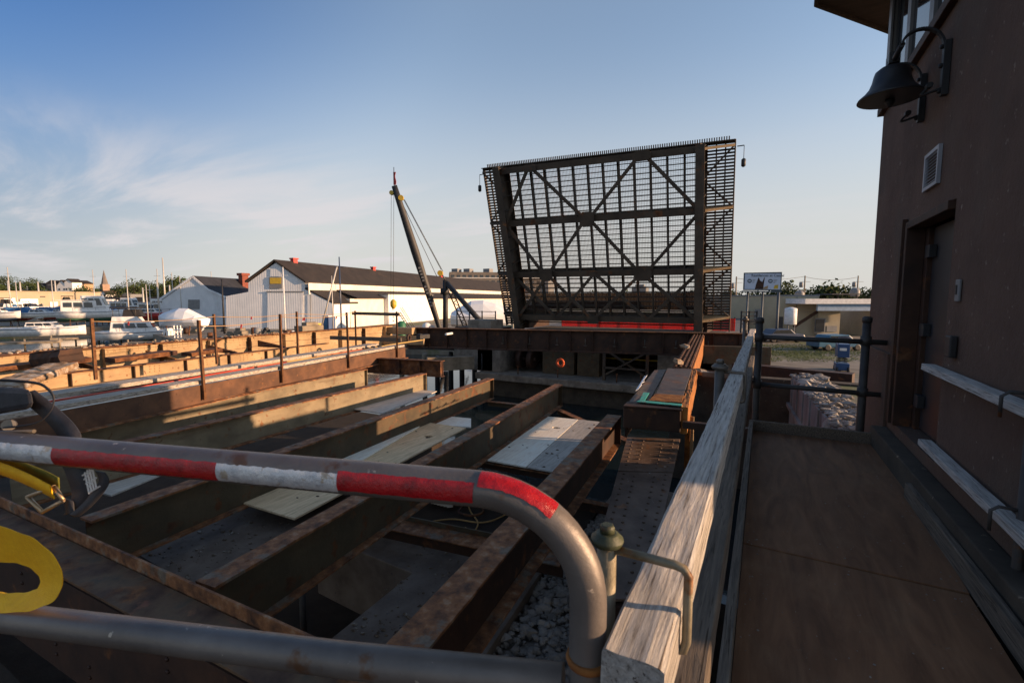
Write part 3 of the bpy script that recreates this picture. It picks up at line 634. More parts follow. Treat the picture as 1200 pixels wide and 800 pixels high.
board([(64, 512), (100, 522), (188, 478), (140, 472)], PZ + .2, M['ply_grey'], 'small grey sheet lying beside the brown girder in the fifth bay', group=GP)
M['brown_plate'] = mat('brown_cover_plate', [(.07, .045, .032), (.13, .085, .06), (.19, .13, .095)], 3, rough=.6, bump=.2, layer=(5, .6, .68, RUST), layer2=(9, .66, .7, [(.3, .27, .24), (.4, .37, .33)]))
M['brown_web'] = mat('dark_brown_web', [(.06, .03, .018), (.10, .048, .026), (.15, .07, .035)], 3, rough=.8, bump=.2, layer=(6, .62, .7, RUST))
# ================================================================ PLANK TOPPED GIRDER ON THE LEFT
La, Lb = gz(-60, 504, 0.0), gz(475, 406, 0.0)
Ld = (Lb - La).normalized(); Ls = Ld.cross(Vector((0, 0, 1))).normalized()    # Ls points to the right (+X)
t = thing('side_girder', (La + Lb) / 2, 'dark brown girder on the left topped with weathered planks and rusty fence posts', 'steel girder')
q = MB().beam(La + Vector((0, 0, -.19)) - Ls * .02, Lb + Vector((0, 0, -.19)) - Ls * .02, .03, .34)
for k in range(60): q.rivet(La + Ld * (.28 * k + .3) - Ls * .0065 + Vector((0, 0, -.1 if k % 2 else -.28)), Ls, .012)
q.build('web', M['brown_web'], t)
MB().beam(La + Vector((0, 0, -.372)) + Ls * .03, Lb + Vector((0, 0, -.372)) + Ls * .03, .16, .02).build('bottom_flange', M['rust_top'], t)
def plank(a, b, w, th, m, label, seed=0, name='plank', cat='plank', group=None):
    g = MB(); rough_beam(g, a, b, w, th, 50, .003, seed); return tag(g.build(name, m, None, (Vector(a) + Vector(b)) / 2), label, cat, group)
up = Vector((0, 0, 1))
plank(La - Ls * .20 + up * .03, Lb - Ls * .20 + up * .03, 
      .34, .07, M['plank_pale'], 'grey plank laid along the top of the dark brown girder', 2, group='planks of the side walkway')
plank(La - Ls * 1.25 + up * .03, Lb - Ls * 1.25 + up * .03, .42, .07, M['plank_pale'], 'grey plank beyond the red hose, parallel to the brown girder', 3, group='planks of the side walkway')
# hoses and rope between the planks
def cable(pts, r, m, label, cat='hose', name='hose', seg=8):
    P = [Vector(p) for p in pts]; out_ = []
    for i in range(len(P) - 1):
        p0, p1, p2_, p3_ = P[max(i - 1, 0)], P[i], P[i + 1], P[min(i + 2, len(P) - 1)]
        for k in range(8):
            u = k / 8; out_.append(.5 * ((2 * p1) + (p2_ - p0) * u + (2 * p0 - 5 * p1 + 4 * p2_ - p3_) * u * u + (3 * p1 - p0 - 3 * p2_ + p3_) * u ** 3))
    out_.append(P[-1]); c = sum(out_, Vector()) / len(out_)
    return tag(MB().tube(out_, r, seg).build(name, m, None, c), label, cat)
M['hose'] = plain('red_hose', (.42, .05, .02), .5); M['ropey'] = plain('tan_rope', (.45, .3, .1), .9)
cable([La + Ld * f - Ls * (.62 + .05 * math.sin(f * 1.7)) + up * .03 for f in (0, 1.5, 3, 4.5, 6, 7.5, 9, 10)], .022, M['hose'], 'red hose lying between the two grey planks')
cable([La + Ld * f - Ls * (.5 + .08 * math.sin(f * 1.3)) + up * .04 for f in (6, 7.4, 8.8, 10.2, 11.4, 12.6)], .022, M['ropey'], 'yellow tan hose lying along the sunlit plank')
MB_ = MB
g = MB(); 
for k in range(3): g.blob(La + Ld * (9.2 + .3 * k) - Ls * .5 + up * .07, .07, (1.3, 1, .7))
tag(g.build('scrap_heap', M['black'], None, La + Ld * 9.5), 'little heap of black scrap on the sunlit plank', 'scrap')
r = La + Ld * 11.9 - Ls * .62
g = MB(); pr = []
for k in range(20): a = 2 * math.pi * k / 20; pr.append(r + Ld * math.cos(a) * .1 + up * (.17 + math.sin(a) * .11))
g.tube(pr + [pr[0]], .045, 8); g.box(r.x - .06, r.x + .06, r.y - .12, r.y + .12, .03, .08)
tag(g.build('eye_plate', M['rust_dark'], None, r), 'rusty lifting eye standing on the far plank', 'lifting eye')
r = La + Ld * 13.2 - Ls * .75
g = MB().box(r.x - .1, r.x + .1, r.y - .3, r.y + .3, .04, .2).box(r.x - .08, r.x + .08, r.y - .26, r.y - .14, .2, .24); tag(g.build('battery_box', M['black'], None, r, .01), 'small black box left on the far plank', 'box')
g = MB().tube([r + Ld * 1.6 + up * .1 + Ls * .2, r + Ld * 2.2 + up * .1 + Ls * .2], .05, 12); tag(g.build('bottle', M['white'], None, r + Ld * 1.9), 'white plastic bottle lying on the plank', 'bottle')
# fence posts: one built, the rest copied
M['post'] = mat('rusty_angle_post', [(.05, .02, .01), (.13, .055, .02), (.2, .09, .035)], 9, rough=.85, bump=.3)
def fence_post(loc, h, label):
    t = thing('fence_post', loc, label, 'fence post', 'rusty angle iron fence posts strung with rope')
    x, y, z = loc
    MB().prism([(x - .035, y - .035, z), (x + .035, y - .035, z), (x + .035, y - .022, z), (x - .022, y - .022, z), (x - .022, y + .035, z), (x - .035, y + .035, z)], (0, 0, h)).build('angle_iron', M['post'], t)
    q = MB()
    for k in (.25, .55, .9): q.tube([(x + .036, y, z + h * k), (x + .04, y - .05, z + h * k), (x, y - .05, z + h * k)], .004, 5)
    q.build('wire_tie', M['wire'], t); return t
near = [(150, 375, 160, 462), (296, 368, 301, 447), (388, 366, 393, 431), (453, 365, 456, 419)]
farp = [(105, 373, 113, 443), (252, 368, 255, 425), (347, 365, 350, 415), (416, 364, 418, 406)]
labs = ['nearest rusty post, standing against the brown girder at the far left', 'rusty post on the brown girder, second from the left of its row', 'rusty post on the sunlit part of the brown girder', 'rusty post at the far end of the brown girder carrying grey rails']
labs2 = ['leftmost rusty post of the far row behind the red hose', 'second rusty post of the far row, in front of the pale warehouse', 'third rusty post of the far row, below the big white gable', 'last rusty post of the far row, carrying grey rails']
tops = {}
for i, (tx, ty, bx, by) in enumerate(near):
    b_ = gz(bx, by, -.32); f = (b_ - La).dot(Ld); b_ = La + Ld * f + Ls * .05 + up * -.3
    w = b_.dot(Fh); h = gw(tx, ty, w).z + .3; tops[('n', i)] = b_ + up * (h - .06)
    p = fence_post(b_, h, labs[i]); p.rotation_euler = (0, R_((-1.5, 1, -1, .5)[i]), 0)
for i, (tx, ty, bx, by) in enumerate(farp):
    b_ = gz(bx, by, -.02); w = b_.dot(Fh); h = gw(tx, ty, w).z + .05; b_.z = -.05; tops[('f', i)] = b_ + up * (h - .06)
    p = fence_post(b_, h, labs2[i]); p.rotation_euler = (0, R_((1, -1, .5, 0)[i]), 0)
M['twine'] = plain('tan_twine', (.4, .25, .12), .9); M['flag'] = plain('pink_flagging', (.8, .08, .07), .6)
def sag(a, b, s, n=14): return [a + (b - a) * (k / n) - up * (s * 4 * (k / n) * (1 - k / n)) for k in range(n + 1)]
# rope rails and flags
def rail_rope(i, j, row, dz, lab, flags=()):
    a, b_ = tops[(row, i)] - up * dz, tops[(row, j)] - up * dz
    P = sag(a, b_, .05); t = thing('rope', (a + b_) / 2, lab, 'rope', 'ropes strung between the fence posts')
    MB().tube(P, .008, 5).build('line', M['twine'], t)
    for f in flags:
        p = a + (b_ - a) * f - up * .05; q = MB()
        for k in range(2):
            dx = random.uniform(-.02, .02); q.prism([p + Vector((dx, 0, .02)), p + Vector((dx + .03, .01, .0)), p + Vector((dx + random.uniform(-.02, .03), .0, -.07)), p + Vector((dx - .015, -.01, -.05))], (0, .004, 0))
        q.build('flag', M['flag'], t)
rail_rope(0, 1, 'f', .0, 'tan rope with a pink flag between the first two far posts', (.25,))
rail_rope(1, 2, 'f', .05, 'tan rope with pink flags between the second and third far posts', (.3, .7)) if False else rail_rope(1, 2, 'f', .0, 'tan rope with a pink flag between the second and third far posts', (.4,))
rail_rope(2, 3, 'f', .0, 'tan rope between the last two far posts', ())
rail_rope(0, 1, 'n', .05, 'tan rope with a pink flag between the first two near posts', (.45,))
rail_rope(1, 2, 'n', .0, 'tan rope with pink flags before the white gable', (.3, .8))
for row, dz in (('n', .55), ('f', .6)):
    P = []
    for i in range(3): P += sag(tops[(row, i)] - up * dz, tops[(row, i + 1)] - up * dz, .03)[:-1]
    P.append(tops[(row, 3)] - up * dz)
    c = P[len(P) // 2]; tag(MB().tube(P, .0035, 5).build('wire', M['rust_dark'], None, c), 'thin lower wire along the %s row of rusty posts' % ('near' if row == 'n' else 'far'), 'wire')
# grey timber rails between the last posts
a, b_ = tops[('f', 3)], tops[('n', 3)]
ext = (b_ - a).normalized()
plank(a - ext * .15 - up * .03, b_ + ext * .1 - up * .03, .05, .10, M['timber_grey'], 'upper grey timber rail between the last two posts', 5, 'rail', 'rail')
plank(a - ext * 1.2 - up * .9, b_ + ext * .15 - up * .85, .05, .13, M['timber_grey'], 'lower grey timber rail between the last two posts', 6, 'rail', 'rail')
# tan strip below the girder
ibeam('floor_beam', gz(40, 503, -.42), gz(374, 435, -.42), .3, .34, M['olive_lt'], M['olive_lt'], 'flat tan beam lying close under the dark brown girder', GB)

# ================================================================ OLD PLATE GIRDER FURTHER LEFT
Oa, Ob = Vector((-16.4, -3.5, .2)), Vector((-17.45, 19.0, .2)); Od = (Ob - Oa).normalized(); Os = Od.cross(up).normalized()
t = thing('plate_girder', (Oa + Ob) / 2, 'old beige riveted plate girder with rusty top flange across the marina view', 'steel girder')
OL = (Ob - Oa).length
q = MB(); n = 150
for k in range(n):
    p0 = Oa + Od * (OL * k / n); p1 = Oa + Od * (OL * (k + 1) / n)
    j = noise.noise(p0 * 1.7) * .04
    q.beam(p0 + up * (.01 + j * .3), p1 + up * (.01 + noise.noise(p1 * 1.7) * .012), .46 + j, .035 + abs(j) * .4)
q.build('top_flange', M['rust'], t)
q = MB().beam(Oa - up * .62, Ob - up * .62, .03, 1.2)
q.build('web', M['olive_lt'], t)
MB().beam(Oa - up * 1.24, Ob - up * 1.24, .46, .03).build('bottom_flange', M['rust'], t)
q = MB().beam(Oa - up * .1 + Os * .03, Ob - up * .1 + Os * .03, .02, .16)
for k in range(90):
    for z in (-.07, -.14): q.rivet(Oa + Od * (8 + .16 * k) + Os * .039 + up * z, Os, .016)
q.build('flange_angle', M['olive_lt'], t)
for k in range(15):
    p = Oa + Od * (1.5 * k + .8)
    MB().beam(p + Os * .12 - up * .04, p + Os * .12 - up * 1.2, .2, .02, up=Od).build('stiffener', M['rust_dark'] if k % 2 else M['olive_lt'], t)
# white patch of old paint with a gap
a = gz(262, 413, -.2)
# lower riveted plate in front of it
Pa, Pb = Vector((-13.7, -2.5, -.12)), Vector((-14.9, 12.6, -.12)); Pd = (Pb - Pa).normalized(); Ps = Pd.cross(up).normalized()
t = thing('riveted_rail_girder', (Pa + Pb) / 2, 'low beige riveted girder lying parallel in front of the old plate girder', 'steel girder')
q = MB().beam(Pa - up * .17, Pb - up * .17, .03, .30)
for k in range(11):
    for dx in (0, .12, .24):
        for z in (-.08, -.15, -.22): q.rivet(Pa + Pd * (1.1 + 1.3 * k + dx) + Ps * .016 + up * z, Ps, .018)
q.build('web', M['olive_lt'], t)
MB().beam(Pa, Pb, .22, .025).build('top_flange', M['rust'], t)
MB().beam(Pa - up * .33 + Ps * .1, Pb - up * .33 + Ps * .1, .26, .02).build('bottom_flange', M['olive_lt'], t)
for k in range(11): p = Pa + Pd * (.7 + 1.3 * k); MB().beam(p + Ps * .07 - up * .015, p + Ps * .07 - up * .32, .1, .02, up=Pd).build('stiffener', M['rust_dark'], t)
# rusty triangular brackets and torn plating between the two girders
for k in range(6):
    p = Pa + Pd * (4.2 + 1.9 * k) - Ps * .5; z = -.08
    g = MB().prism([p + up * z, p - Ps * .1 + up * (z + .06), p - Ps * 1.5 + up * (z + .24), p - Ps * 1.5 + up * z], Pd * .05)
    tag(g.build('bracket', M['rust'] if k % 3 else M['rust_orange'], None, p, .004), 'torn rusty triangular bracket between the two beige girders', 'bracket', 'triangular brackets of the torn sidewalk')
for k, (f, ln, dz, m) in enumerate(((4.3, 3.8, .10, 'rust'), (8.6, 1.6, .06, 'rust'), (10.6, 1.0, .0, 'rust'))):
    p = Pa + Pd * f - Ps * 1.2 + up * dz; g = MB(); rough_beam(g, p, p + Pd * ln + up * .05, .5, .12, 20, .04, k)
    tag(g.build('torn_plate', M[m], None, p), ['long torn orange rusty plate beside the old girder', 'shorter torn rusty plate between triangular brackets', 'small brown torn plate near the far brackets'][k], 'scrap steel')
# broken slanting slab at far left
M['rubble'] = mat('rusty_rubble', [(.09, .045, .02), (.3, .2, .12), (.5, .45, .38)], 6, rough=1, bump=.8, bscale=20)
a, b_ = gz(-40, 470, -.1), gz(75, 428, .1); b2 = gz(92, 420, .22)
g = MB()
rough_beam(g, a, b_, .55, .14, 30, .05, 3)
tag(g.build('broken_slab', M['rubble'], None, (a + b_) / 2), 'long broken slab edge with rubble at the far left before the boats', 'slab')
g = MB(); rough_beam(g, gz(50, 420, .2), gz(84, 416, .3), .5, .3, 8, .05, 4)
tag(g.build('bent_plate', M['rust_dark'], None, gz(60, 420, .2)), 'dark bent plate sticking up at the end of the broken slab', 'scrap steel')
g = MB()
rr = random.Random(3)
for k in range(240):
    f = rr.random() * 15; p = Oa + Od * (f + 1) + Os * rr.uniform(-.25, .25) + up * .04
    g.blob(p, rr.uniform(.02, .07), (1, 1, .6), .3, rr)
tag(g.build('rubble', M['rubble'], None, Oa + Od * 8, 0), 'crumbs of rust and concrete along the top of the old girder', 'rubble', kind='stuff')
# bollard like timber block
p = Oa + Od * 17.2 + up * .15
g = MB(); rough_beam(g, p - Od * .6, p + Od * .5, .5, .22, 6, .02, 1); rough_beam(g, p + up * .18 - Od * .3, p + up * .18 + Od * .3, .3, .14, 6, .02, 1)
tag(g.build('timber_block', M['dock'], None, p), 'stack of short dark timber blocks on the old plate girder', 'timber')

# ================================================================ BOX GIRDER RIGHT OF THE FLOOR BEAMS
M['tread'] = mat('worn_tread_plate', [(.045, .035, .03), (.085, .065, .055), (.13, .10, .085)], 4, rough=.55, bump=.2, layer=(2.5, .55, .66, RUST))
tt = M['tread'].node_tree; ck = tt.nodes.new('ShaderNodeTexVoronoi'); ck.inputs['Scale'].default_value = 32; ck.inputs['Randomness'].default_value = .1
tcx = tt.nodes.new('ShaderNodeTexCoord'); tt.links.new(tcx.outputs['Object'], ck.inputs['Vector']); bx_ = tt.nodes.new('ShaderNodeBump'); bx_.inputs['Strength'].default_value = .6; bx_.inputs['Distance'].default_value = .015
tt.links.new(ck.outputs['Distance'], bx_.inputs['Height']); tt.links.new(bx_.outputs[0], tt.nodes['Principled BSDF'].inputs['Normal'])
A = lambda x, y, z=0.0: gz(x, y, z)
t = thing('box_girder', A(775, 460), 'rusty riveted box girder with worn tread plates and a teal painted patch', 'steel girder')
def slab(pts, th, name, m, par, bev=.003): return MB().prism([p - up * th for p in pts], (0, 0, th)).build(name, m, par, bevel=bev)
nl, nm, nr = A(736, 470), A(760, 471.5), A(799, 474); fl, fm, fr_ = A(767, 432), A(782, 431.3), A(811, 432)
mm = A(766, 462.5); mr = A(801, 464.5)
slab([nl + Vector((0, 0, -.03)), nm + Vector((-.02, 0, -.03)), fm + Vector((-.02, 0, -.03)), fl + Vector((0, 0, -.03))], .03, 'tread_plate', M['tread'], t)
slab([A(769, 461), A(801, 463), fr_, fm], .03, 'tread_plate', M['tread'], t)
gt = MB(); e0, e1, e2, e3 = A(761, 470, -.01), A(798, 472.5, -.01), A(801, 464, -.01), A(769, 462, -.01)
for k in range(22):
    a = e0 + (e1 - e0) * (k / 21); b_ = e3 + (e2 - e3) * (k / 21); gt.beam(a, b_, .018, .03)
gt.build('grating', M['rust_orange'], t)
slab([A(760, 470.5, -.032), A(799, 473, -.032), A(801, 463, -.032), A(768, 461, -.032)], .01, 'under_plate', M['rust_dark'], t)
slab([A(746, 470.2, .006), A(799.3, 475.2, .006), A(799.2, 473, .006), A(749, 468.4, .006)], .01, 'teal_border', M['teal'], t)
slab([A(749, 469.5, .008), A(755, 470, .008), A(761, 460, .008), A(754, 459.4, .008)], .01, 'teal_border', M['teal'], t)
ds = Vector((.02, -.2, 0))
MB().prism([nl + ds + Vector((-.04, 0, -.06)), nr + ds + Vector((0, 0, -.06)), nr + Vector((0, .02, -.06)), nl + Vector((-.04, .02, -.06))], (0, 0, -.32)).build('end_plate', M['rust_dark'], t, bevel=.015)
MB().prism([nl + ds + Vector((-.04, -.02, -.055)), nr + ds + Vector((0.02, -.02, -.055)), nr + Vector((0.02, .1, -.055)), nl + Vector((-.04, .1, -.055))], (0, 0, .03)).build('lip_plate', M['rust_dark'], t, bevel=.008)
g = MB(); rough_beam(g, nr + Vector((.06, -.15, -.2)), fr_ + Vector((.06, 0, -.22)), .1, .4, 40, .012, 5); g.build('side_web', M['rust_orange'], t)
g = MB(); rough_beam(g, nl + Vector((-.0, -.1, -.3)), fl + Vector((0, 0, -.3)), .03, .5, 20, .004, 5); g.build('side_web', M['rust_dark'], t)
# narrow far part
k0, k1, k2, k3 = A(787, 431), A(812, 432), A(826, 392), A(812, 392)
q = MB().prism([p - up * .03 for p in (k0, k1, k2, k3)], (0, 0, .03))
for k in range(46):
    for f in (.08, .30, .55, .78, .96):
        a = k0 + (k3 - k0) * (k / 46); b_ = k1 + (k2 - k1) * (k / 46); q.rivet(a + (b_ - a) * f + up * .002, (0, 0, 1), .022)
q.build('top_plate', M['rust'], t)
for f in (.18, .42, .66, .88):
    a = k0 + (k1 - k0) * f; b_ = k3 + (k2 - k3) * f; MB().beam(a + up * .02, b_ + up * .02, .04, .05).build('angle', M['rust'], t)
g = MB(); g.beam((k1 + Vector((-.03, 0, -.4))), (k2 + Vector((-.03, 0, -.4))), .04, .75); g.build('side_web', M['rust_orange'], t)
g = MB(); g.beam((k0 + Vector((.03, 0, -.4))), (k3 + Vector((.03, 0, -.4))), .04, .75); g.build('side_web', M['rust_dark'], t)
for (x, y) in ((803, 408), (795, 426)):
    p = A(x, y, .05); tag(MB().blob(p + up * .05, .12, (1.3, 1, .7), .3).build('concrete_lump', M['rubble'], None, p), 'sunlit lump of concrete on the %s part of the rusty box girder' % ('far' if y < 410 else 'middle'), 'rubble')
# small torn white flake beside the plate
g = MB()
for k in range(9):
    f = k / 9; p = A(745 + 10 * f, 458 - 16 * f, .02); g.prism([p, p + Vector((.04, .04, .03)), p + Vector((.03 + .02 * math.sin(k * 2), .20, .05 + .03 * math.sin(k * 3))), p + Vector((-.02, .19, .02))], (0, 0, .008))
tag(g.build('peeled_flashing', M['shrink'], None, A(748, 450)), 'peeled white flashing along the left edge of the tread plates', 'flashing')
# lower riveted girder
t = thing('riveted_girder', A(750, 570, -1.0), 'brown riveted girder sloping down below the box girder beside the timber rail', 'steel girder')
l0, l1, l2, l3 = A(735, 512, -.78), A(797, 514, -.78), A(770, 640, -1.0), A(700, 640, -1.0)
nx = (l3 - l0) * .9; 
ls = [(0, .42), (.43, 1.25)]
def L4(s, f): a = l0 + (l3 - l0) * f; b_ = l1 + (l2 - l1) * f; return a + (b_ - a) * s
for (f0_, f1_) in ls:
  q = MB().prism([L4(0, f0_), L4(0, f1_), L4(1, f1_), L4(1, f0_)], (0, 0, -.025))
  for k in range(26):
    if not f0_ < .04 + k * .047 < f1_ - .02: continue
    for s_i, s in enumerate((.12, .32, .68, .88)):
        f = .03 + k * .047 + (.023 if s_i in (1, 2) else 0); q.rivet(L4(s, f) + up * .001, (0, 0, 1), .019)
  q.build('cover_plate', M['brown_plate'], t)
MB().beam(L4(.5, .0) - up * .45, L4(.5, 1.25) - up * .45, .5, .8).build('web', M['rust_dark'], t)
t = thing('steel_stub', A(808, 480, -.2), 'sunlit rusty steel upright below the corner of the box girder', 'steel stub')
c = A(806, 488, -.35)
MB().box(c.x - .03, c.x + .05, c.y - .04, c.y + .02, -1.6, -.32).build('plate', M['rust_orange'], t, bevel=.004)
MB().box(c.x + .052, c.x + .10, c.y - .02, c.y + .01, -1.6, -.34).build('angle', M['olive_lt'], t, bevel=.004)
# outrigger bars to the timber rail
for (x0_, y0_, x1_, y1_, m, lab, r_) in ((811, 434, 852, 438, 'rust', 'thin rusty bar running from the box girder to the timber rail', .02), (823, 438, 850, 441, 'galv', 'grey pipe stub beside the thin rusty bar', .05), (800, 497, 842, 503, 'rust_dark', 'dark bracket beam under the timber rail at the box girder end', .05)):
    a = gz(x0_, y0_, -.05 if y0_ < 470 else -.25); b_ = a + Vector((1.1 if y0_ > 470 else .9, .05, 0))
    tag(MB().beam(a, b_, r_ * 2, r_ * 2).build('bar', M[m], None, (a + b_) / 2, .004), lab, 'steel bar')
cr = A(822, 436, -.08); tag(MB().blob(cr, .16, (1.6, 1, .5), .3).build('torn_flashing', M['rubble'], None, cr), 'crumpled pale flashing caught beside the rusty bar', 'flashing')

# ================================================================ PIT BELOW
g = MB().prism([(-3.4, 1.2, -2.4), (-1.9, 1.2, -2.4), (-2.15, 4.75, -2.4), (-5.4, 4.75, -2.4), (-5.2, 4.1, -2.4), (-3.45, 4.0, -2.4)], (0, 0, .85))
tag(g.build('concrete_ledge', M['charcoal'], None, (-3, 3, -1.6), .012), 'grey concrete ledge deep in the pit below the floor beams', 'concrete')
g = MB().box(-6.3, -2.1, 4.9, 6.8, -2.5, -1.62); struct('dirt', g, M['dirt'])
a, b_ = gz(430, 607, -1.25), gz(660, 655, -1.25)
t = strut(a, b_, 'dark grey green cross channel low in the pit behind the concrete ledge', M['rust_dark'], h=.2, w=.3)
MB().beam(a + Vector((0, .12, .04)), b_ + Vector((0, .12, .04)), .02, .06).build('upstand', M['olive'], t)
# gravel bed
g = MB().box(-2.15, -.35, 1.2, 8.2, -2.5, -1.72); struct('gravel_bed', g, M['stone'])
g = MB(); rs = random.Random(11)
for k in range(6500):
    x = rs.uniform(-2.3, -.35); y = rs.uniform(1.6, 7) ; y = 1.6 + (y - 1.6) ** 1.0
    r = .012 + .045 * rs.random() ** 2.2 + (.05 * rs.random() if rs.random() < .03 else 0)
    g.blob((x, y, -1.70 + rs.uniform(0, .05) + r * .3 + .05 * noise.noise(Vector((x * 3, y * 3, 0)))), r, (rs.uniform(.8, 1.5), 1, rs.uniform(.5, .9)), .3, rs)
tag(g.build('gravel', M['stone'], None, (-1.3, 4, -1.7)), 'broken grey stone ballast between the floor beam and the walkway', 'gravel', kind='stuff')
a, b_ = gz(690, 588, -1.45), gz(760, 600, -1.45)
strut(a - Vector((.3, 0, 0)), b_ + Vector((.4, 0, 0)), 'dark rusty cross bar over the stone ballast', M['rust_dark'], h=.14, w=.12)
# cable scraps
zz = -1.58
def rope(pxs, r, m, lab, z=-1.58): cable([gz(x, y, z) for x, y in pxs], r, m, lab, 'cable', 'cable', 6)
M['cord'] = plain('ochre_cord', (.4, .22, .07), .8)
rope([(525, 590), (545, 588), (552, 600), (560, 612), (555, 622), (545, 618)], .012, M['cord'], 'ochre cord looping over the dirt in the pit')
rope([(500, 612), (530, 608), (565, 612), (590, 604), (605, 592)], .012, M['cord'], 'brown cord crossing the dirt in the pit')
rope([(540, 596), (548, 588), (562, 592), (566, 600), (552, 604), (538, 600), (540, 596)], .018, M['rust'], 'small ring of rusty cable in the pit', -1.56)
g = MB(); c = gz(505, 590, -1.55)
for k in range(6): g.prism([c + Vector((k * .06, 0, 0)), c + Vector((k * .06 + .09, .02, .02)), c + Vector((k * .06 + .05, .1, .16 + .05 * math.sin(k * 2))), c + Vector((k * .06 - .03, .08, .12))], (0, .02, 0))
tag(g.build('paper_scrap', M['beige'], None, c), 'crumpled tan paper scrap in the pit', 'litter')
g = MB().prism([gz(475, 577, -1.5), gz(620, 583, -1.5), gz(612, 589, -1.5), gz(470, 583, -1.5)], (0, 0, .06)); tag(g.build('timber_plank', M['dock'], None, gz(540, 582, -1.5), .003), 'long brown plank lying across the pit', 'plank')
c = gz(355, 716, -2.0); tag(MB().tube([c + up * -.5, c + up * .35], .035, 10).build('pipe_stub', M['darkpipe'], None, c), 'short dark pipe upright in the black pit', 'pipe')

# wall pit beyond the gate
A1 = gz(1003, 532, -.5); A2_ = gz(928, 441, -.5)
g = MB(); wv = (A2_ - A1); wd = wv.normalized(); ws = Vector((-wd.y, wd.x, 0)) * -1
w0 = A1 - wd * 1.6; w1 = A2_ + wd * .2
t = thing('retaining_wall', (w0 + w1) / 2, 'broken concrete retaining wall running off beyond the pipe gate', 'wall')
M['wallc'] = mat('grey_retaining_wall', [(.13, .14, .135), (.20, .21, .205), (.28, .29, .28)], 1.8, rough=.9, bump=.3, layer=(1.5, .5, .7, [(.07, .06, .05), (.12, .1, .08)], (1, 1, .2)))
q = MB(); q.prism([w0 - up * 4, w1 - up * 4, w1 + ws * .35 - up * 4, w0 + ws * .35 - up * 4], (0, 0, 4)); q.build('wall_body', M['wallc'], t, bevel=.03)
q = MB(); q.prism([w0 - ws * .08 - up * .85, w1 - ws * .08 - up * .85, w1 - ws * .002 - up * .85, w0 - ws * .002 - up * .85], (0, 0, .10)); q.build('ledge', M['wallc'], t)
q = MB()
for k in range(9): p = w0 + (w1 - w0) * ((k + .5) / 9) - ws * .01; q.beam(p - up * .78, p - up * .0, .06, .04, up=ws)
q.build('rib', M['wallc'], t)
g = MB(); rs = random.Random(5)
for k in range(900):
    f = rs.random(); p = w0 + (w1 - w0) * (.12 + .88 * f) + ws * (rs.uniform(.02, .7)) + up * rs.uniform(-.02, .08)
    g.blob(p, rs.uniform(.015, .07) * (2 if rs.random() < .05 else 1), (1.5, 1, .7), .45, rs)
tag(g.build('rubble', M['rubble'] if False else mat('pale_rubble', [(.12, .1, .085), (.26, .235, .21), (.4, .375, .345)], 4, rough=1, bump=.6), None, (w0 + w1) / 2), 'pale broken rubble and sheeting on top of the retaining wall', 'rubble', kind='stuff')
g = MB().prism([w1 - Vector((3.2, -.1, 3.5)), w1 - Vector((-3, -.1, 3.5)), w1 - Vector((-3, -.5, 3.5)), w1 - Vector((3.2, -.5, 3.5))], (0, 0, 3.35)); tag(g.build('back_wall', M['conc_dark'], None, w1, .02), 'dark stained concrete wall across the pit beyond the gate', 'wall')
g = MB().prism([(w0.x + .35, w0.y, -1), (w1.x + .36, w1.y + .5, -1), (w1.x + 9, w1.y + .5, -1), (w0.x + 9, w0.y, -1)], (0, 0, .3)); struct('earth_bank', g, M['earth'])
for k, (f, lab) in enumerate(((.15, 'rusty beam lying nearest behind the retaining wall'), (.5, 'rusty beam in the middle behind the retaining wall'), (.95, 'long rusty beam lying farthest behind the retaining wall'))):
    p = w0 + (w1 - w0) * f + Vector((.5, 0, -.45)); g = MB().beam(p, p + Vector((5, 1.0, .05)), .25, .22); tag(g.build('steel_beam', M['rust'], None, p, .004), lab, 'steel beam')
rr = gz(893, 434, -1.5)
g = MB().beam(gz(860, 432, -1.2), gz(1000, 446, -1.2), .5, .5); tag(g.build('steel_beam', M['rust_dark'], None, gz(930, 438, -1.2), .01), 'dark rusty beam across the far side of the pit', 'steel beam')

# crumbs and flakes lying on the sheets and the ledge
g = MB(); rs = random.Random(77)
for (pa, pb, pc, pd_, z, n) in (((165, 645), (232, 685), (400, 585), (330, 565), PZ - .20, 260), ((400, 745), (500, 745), (600, 660), (500, 635), -1.55, 220), ((535, 532), (652, 553), (705, 494), (615, 485), PZ, 60), ((262, 582), (345, 604), (546, 501), (470, 490), PZ + .03, 40)):
    A_, B_, C_, D_ = (gz(x, y, z) for x, y in (pa, pb, pc, pd_))
    for k in range(n):
        u, v = rs.random(), rs.random() ** (1 if n < 100 else 1.4); p = (A_ * (1 - u) + B_ * u) * (1 - v) + (D_ * (1 - u) + C_ * u) * v; r = .004 + .018 * rs.random() ** 3
        g.blob(p + up * r * .4, r, (1.5, 1, .5), .35, rs)
tag(g.build('debris', mat('rust_and_mortar_crumbs', [(.03, .02, .015), (.12, .08, .05), (.3, .27, .23)], 20, rough=1), None, gz(400, 600, -1)), 'crumbs of rust and mortar scattered on the sheets and ledge', 'debris', kind='stuff')
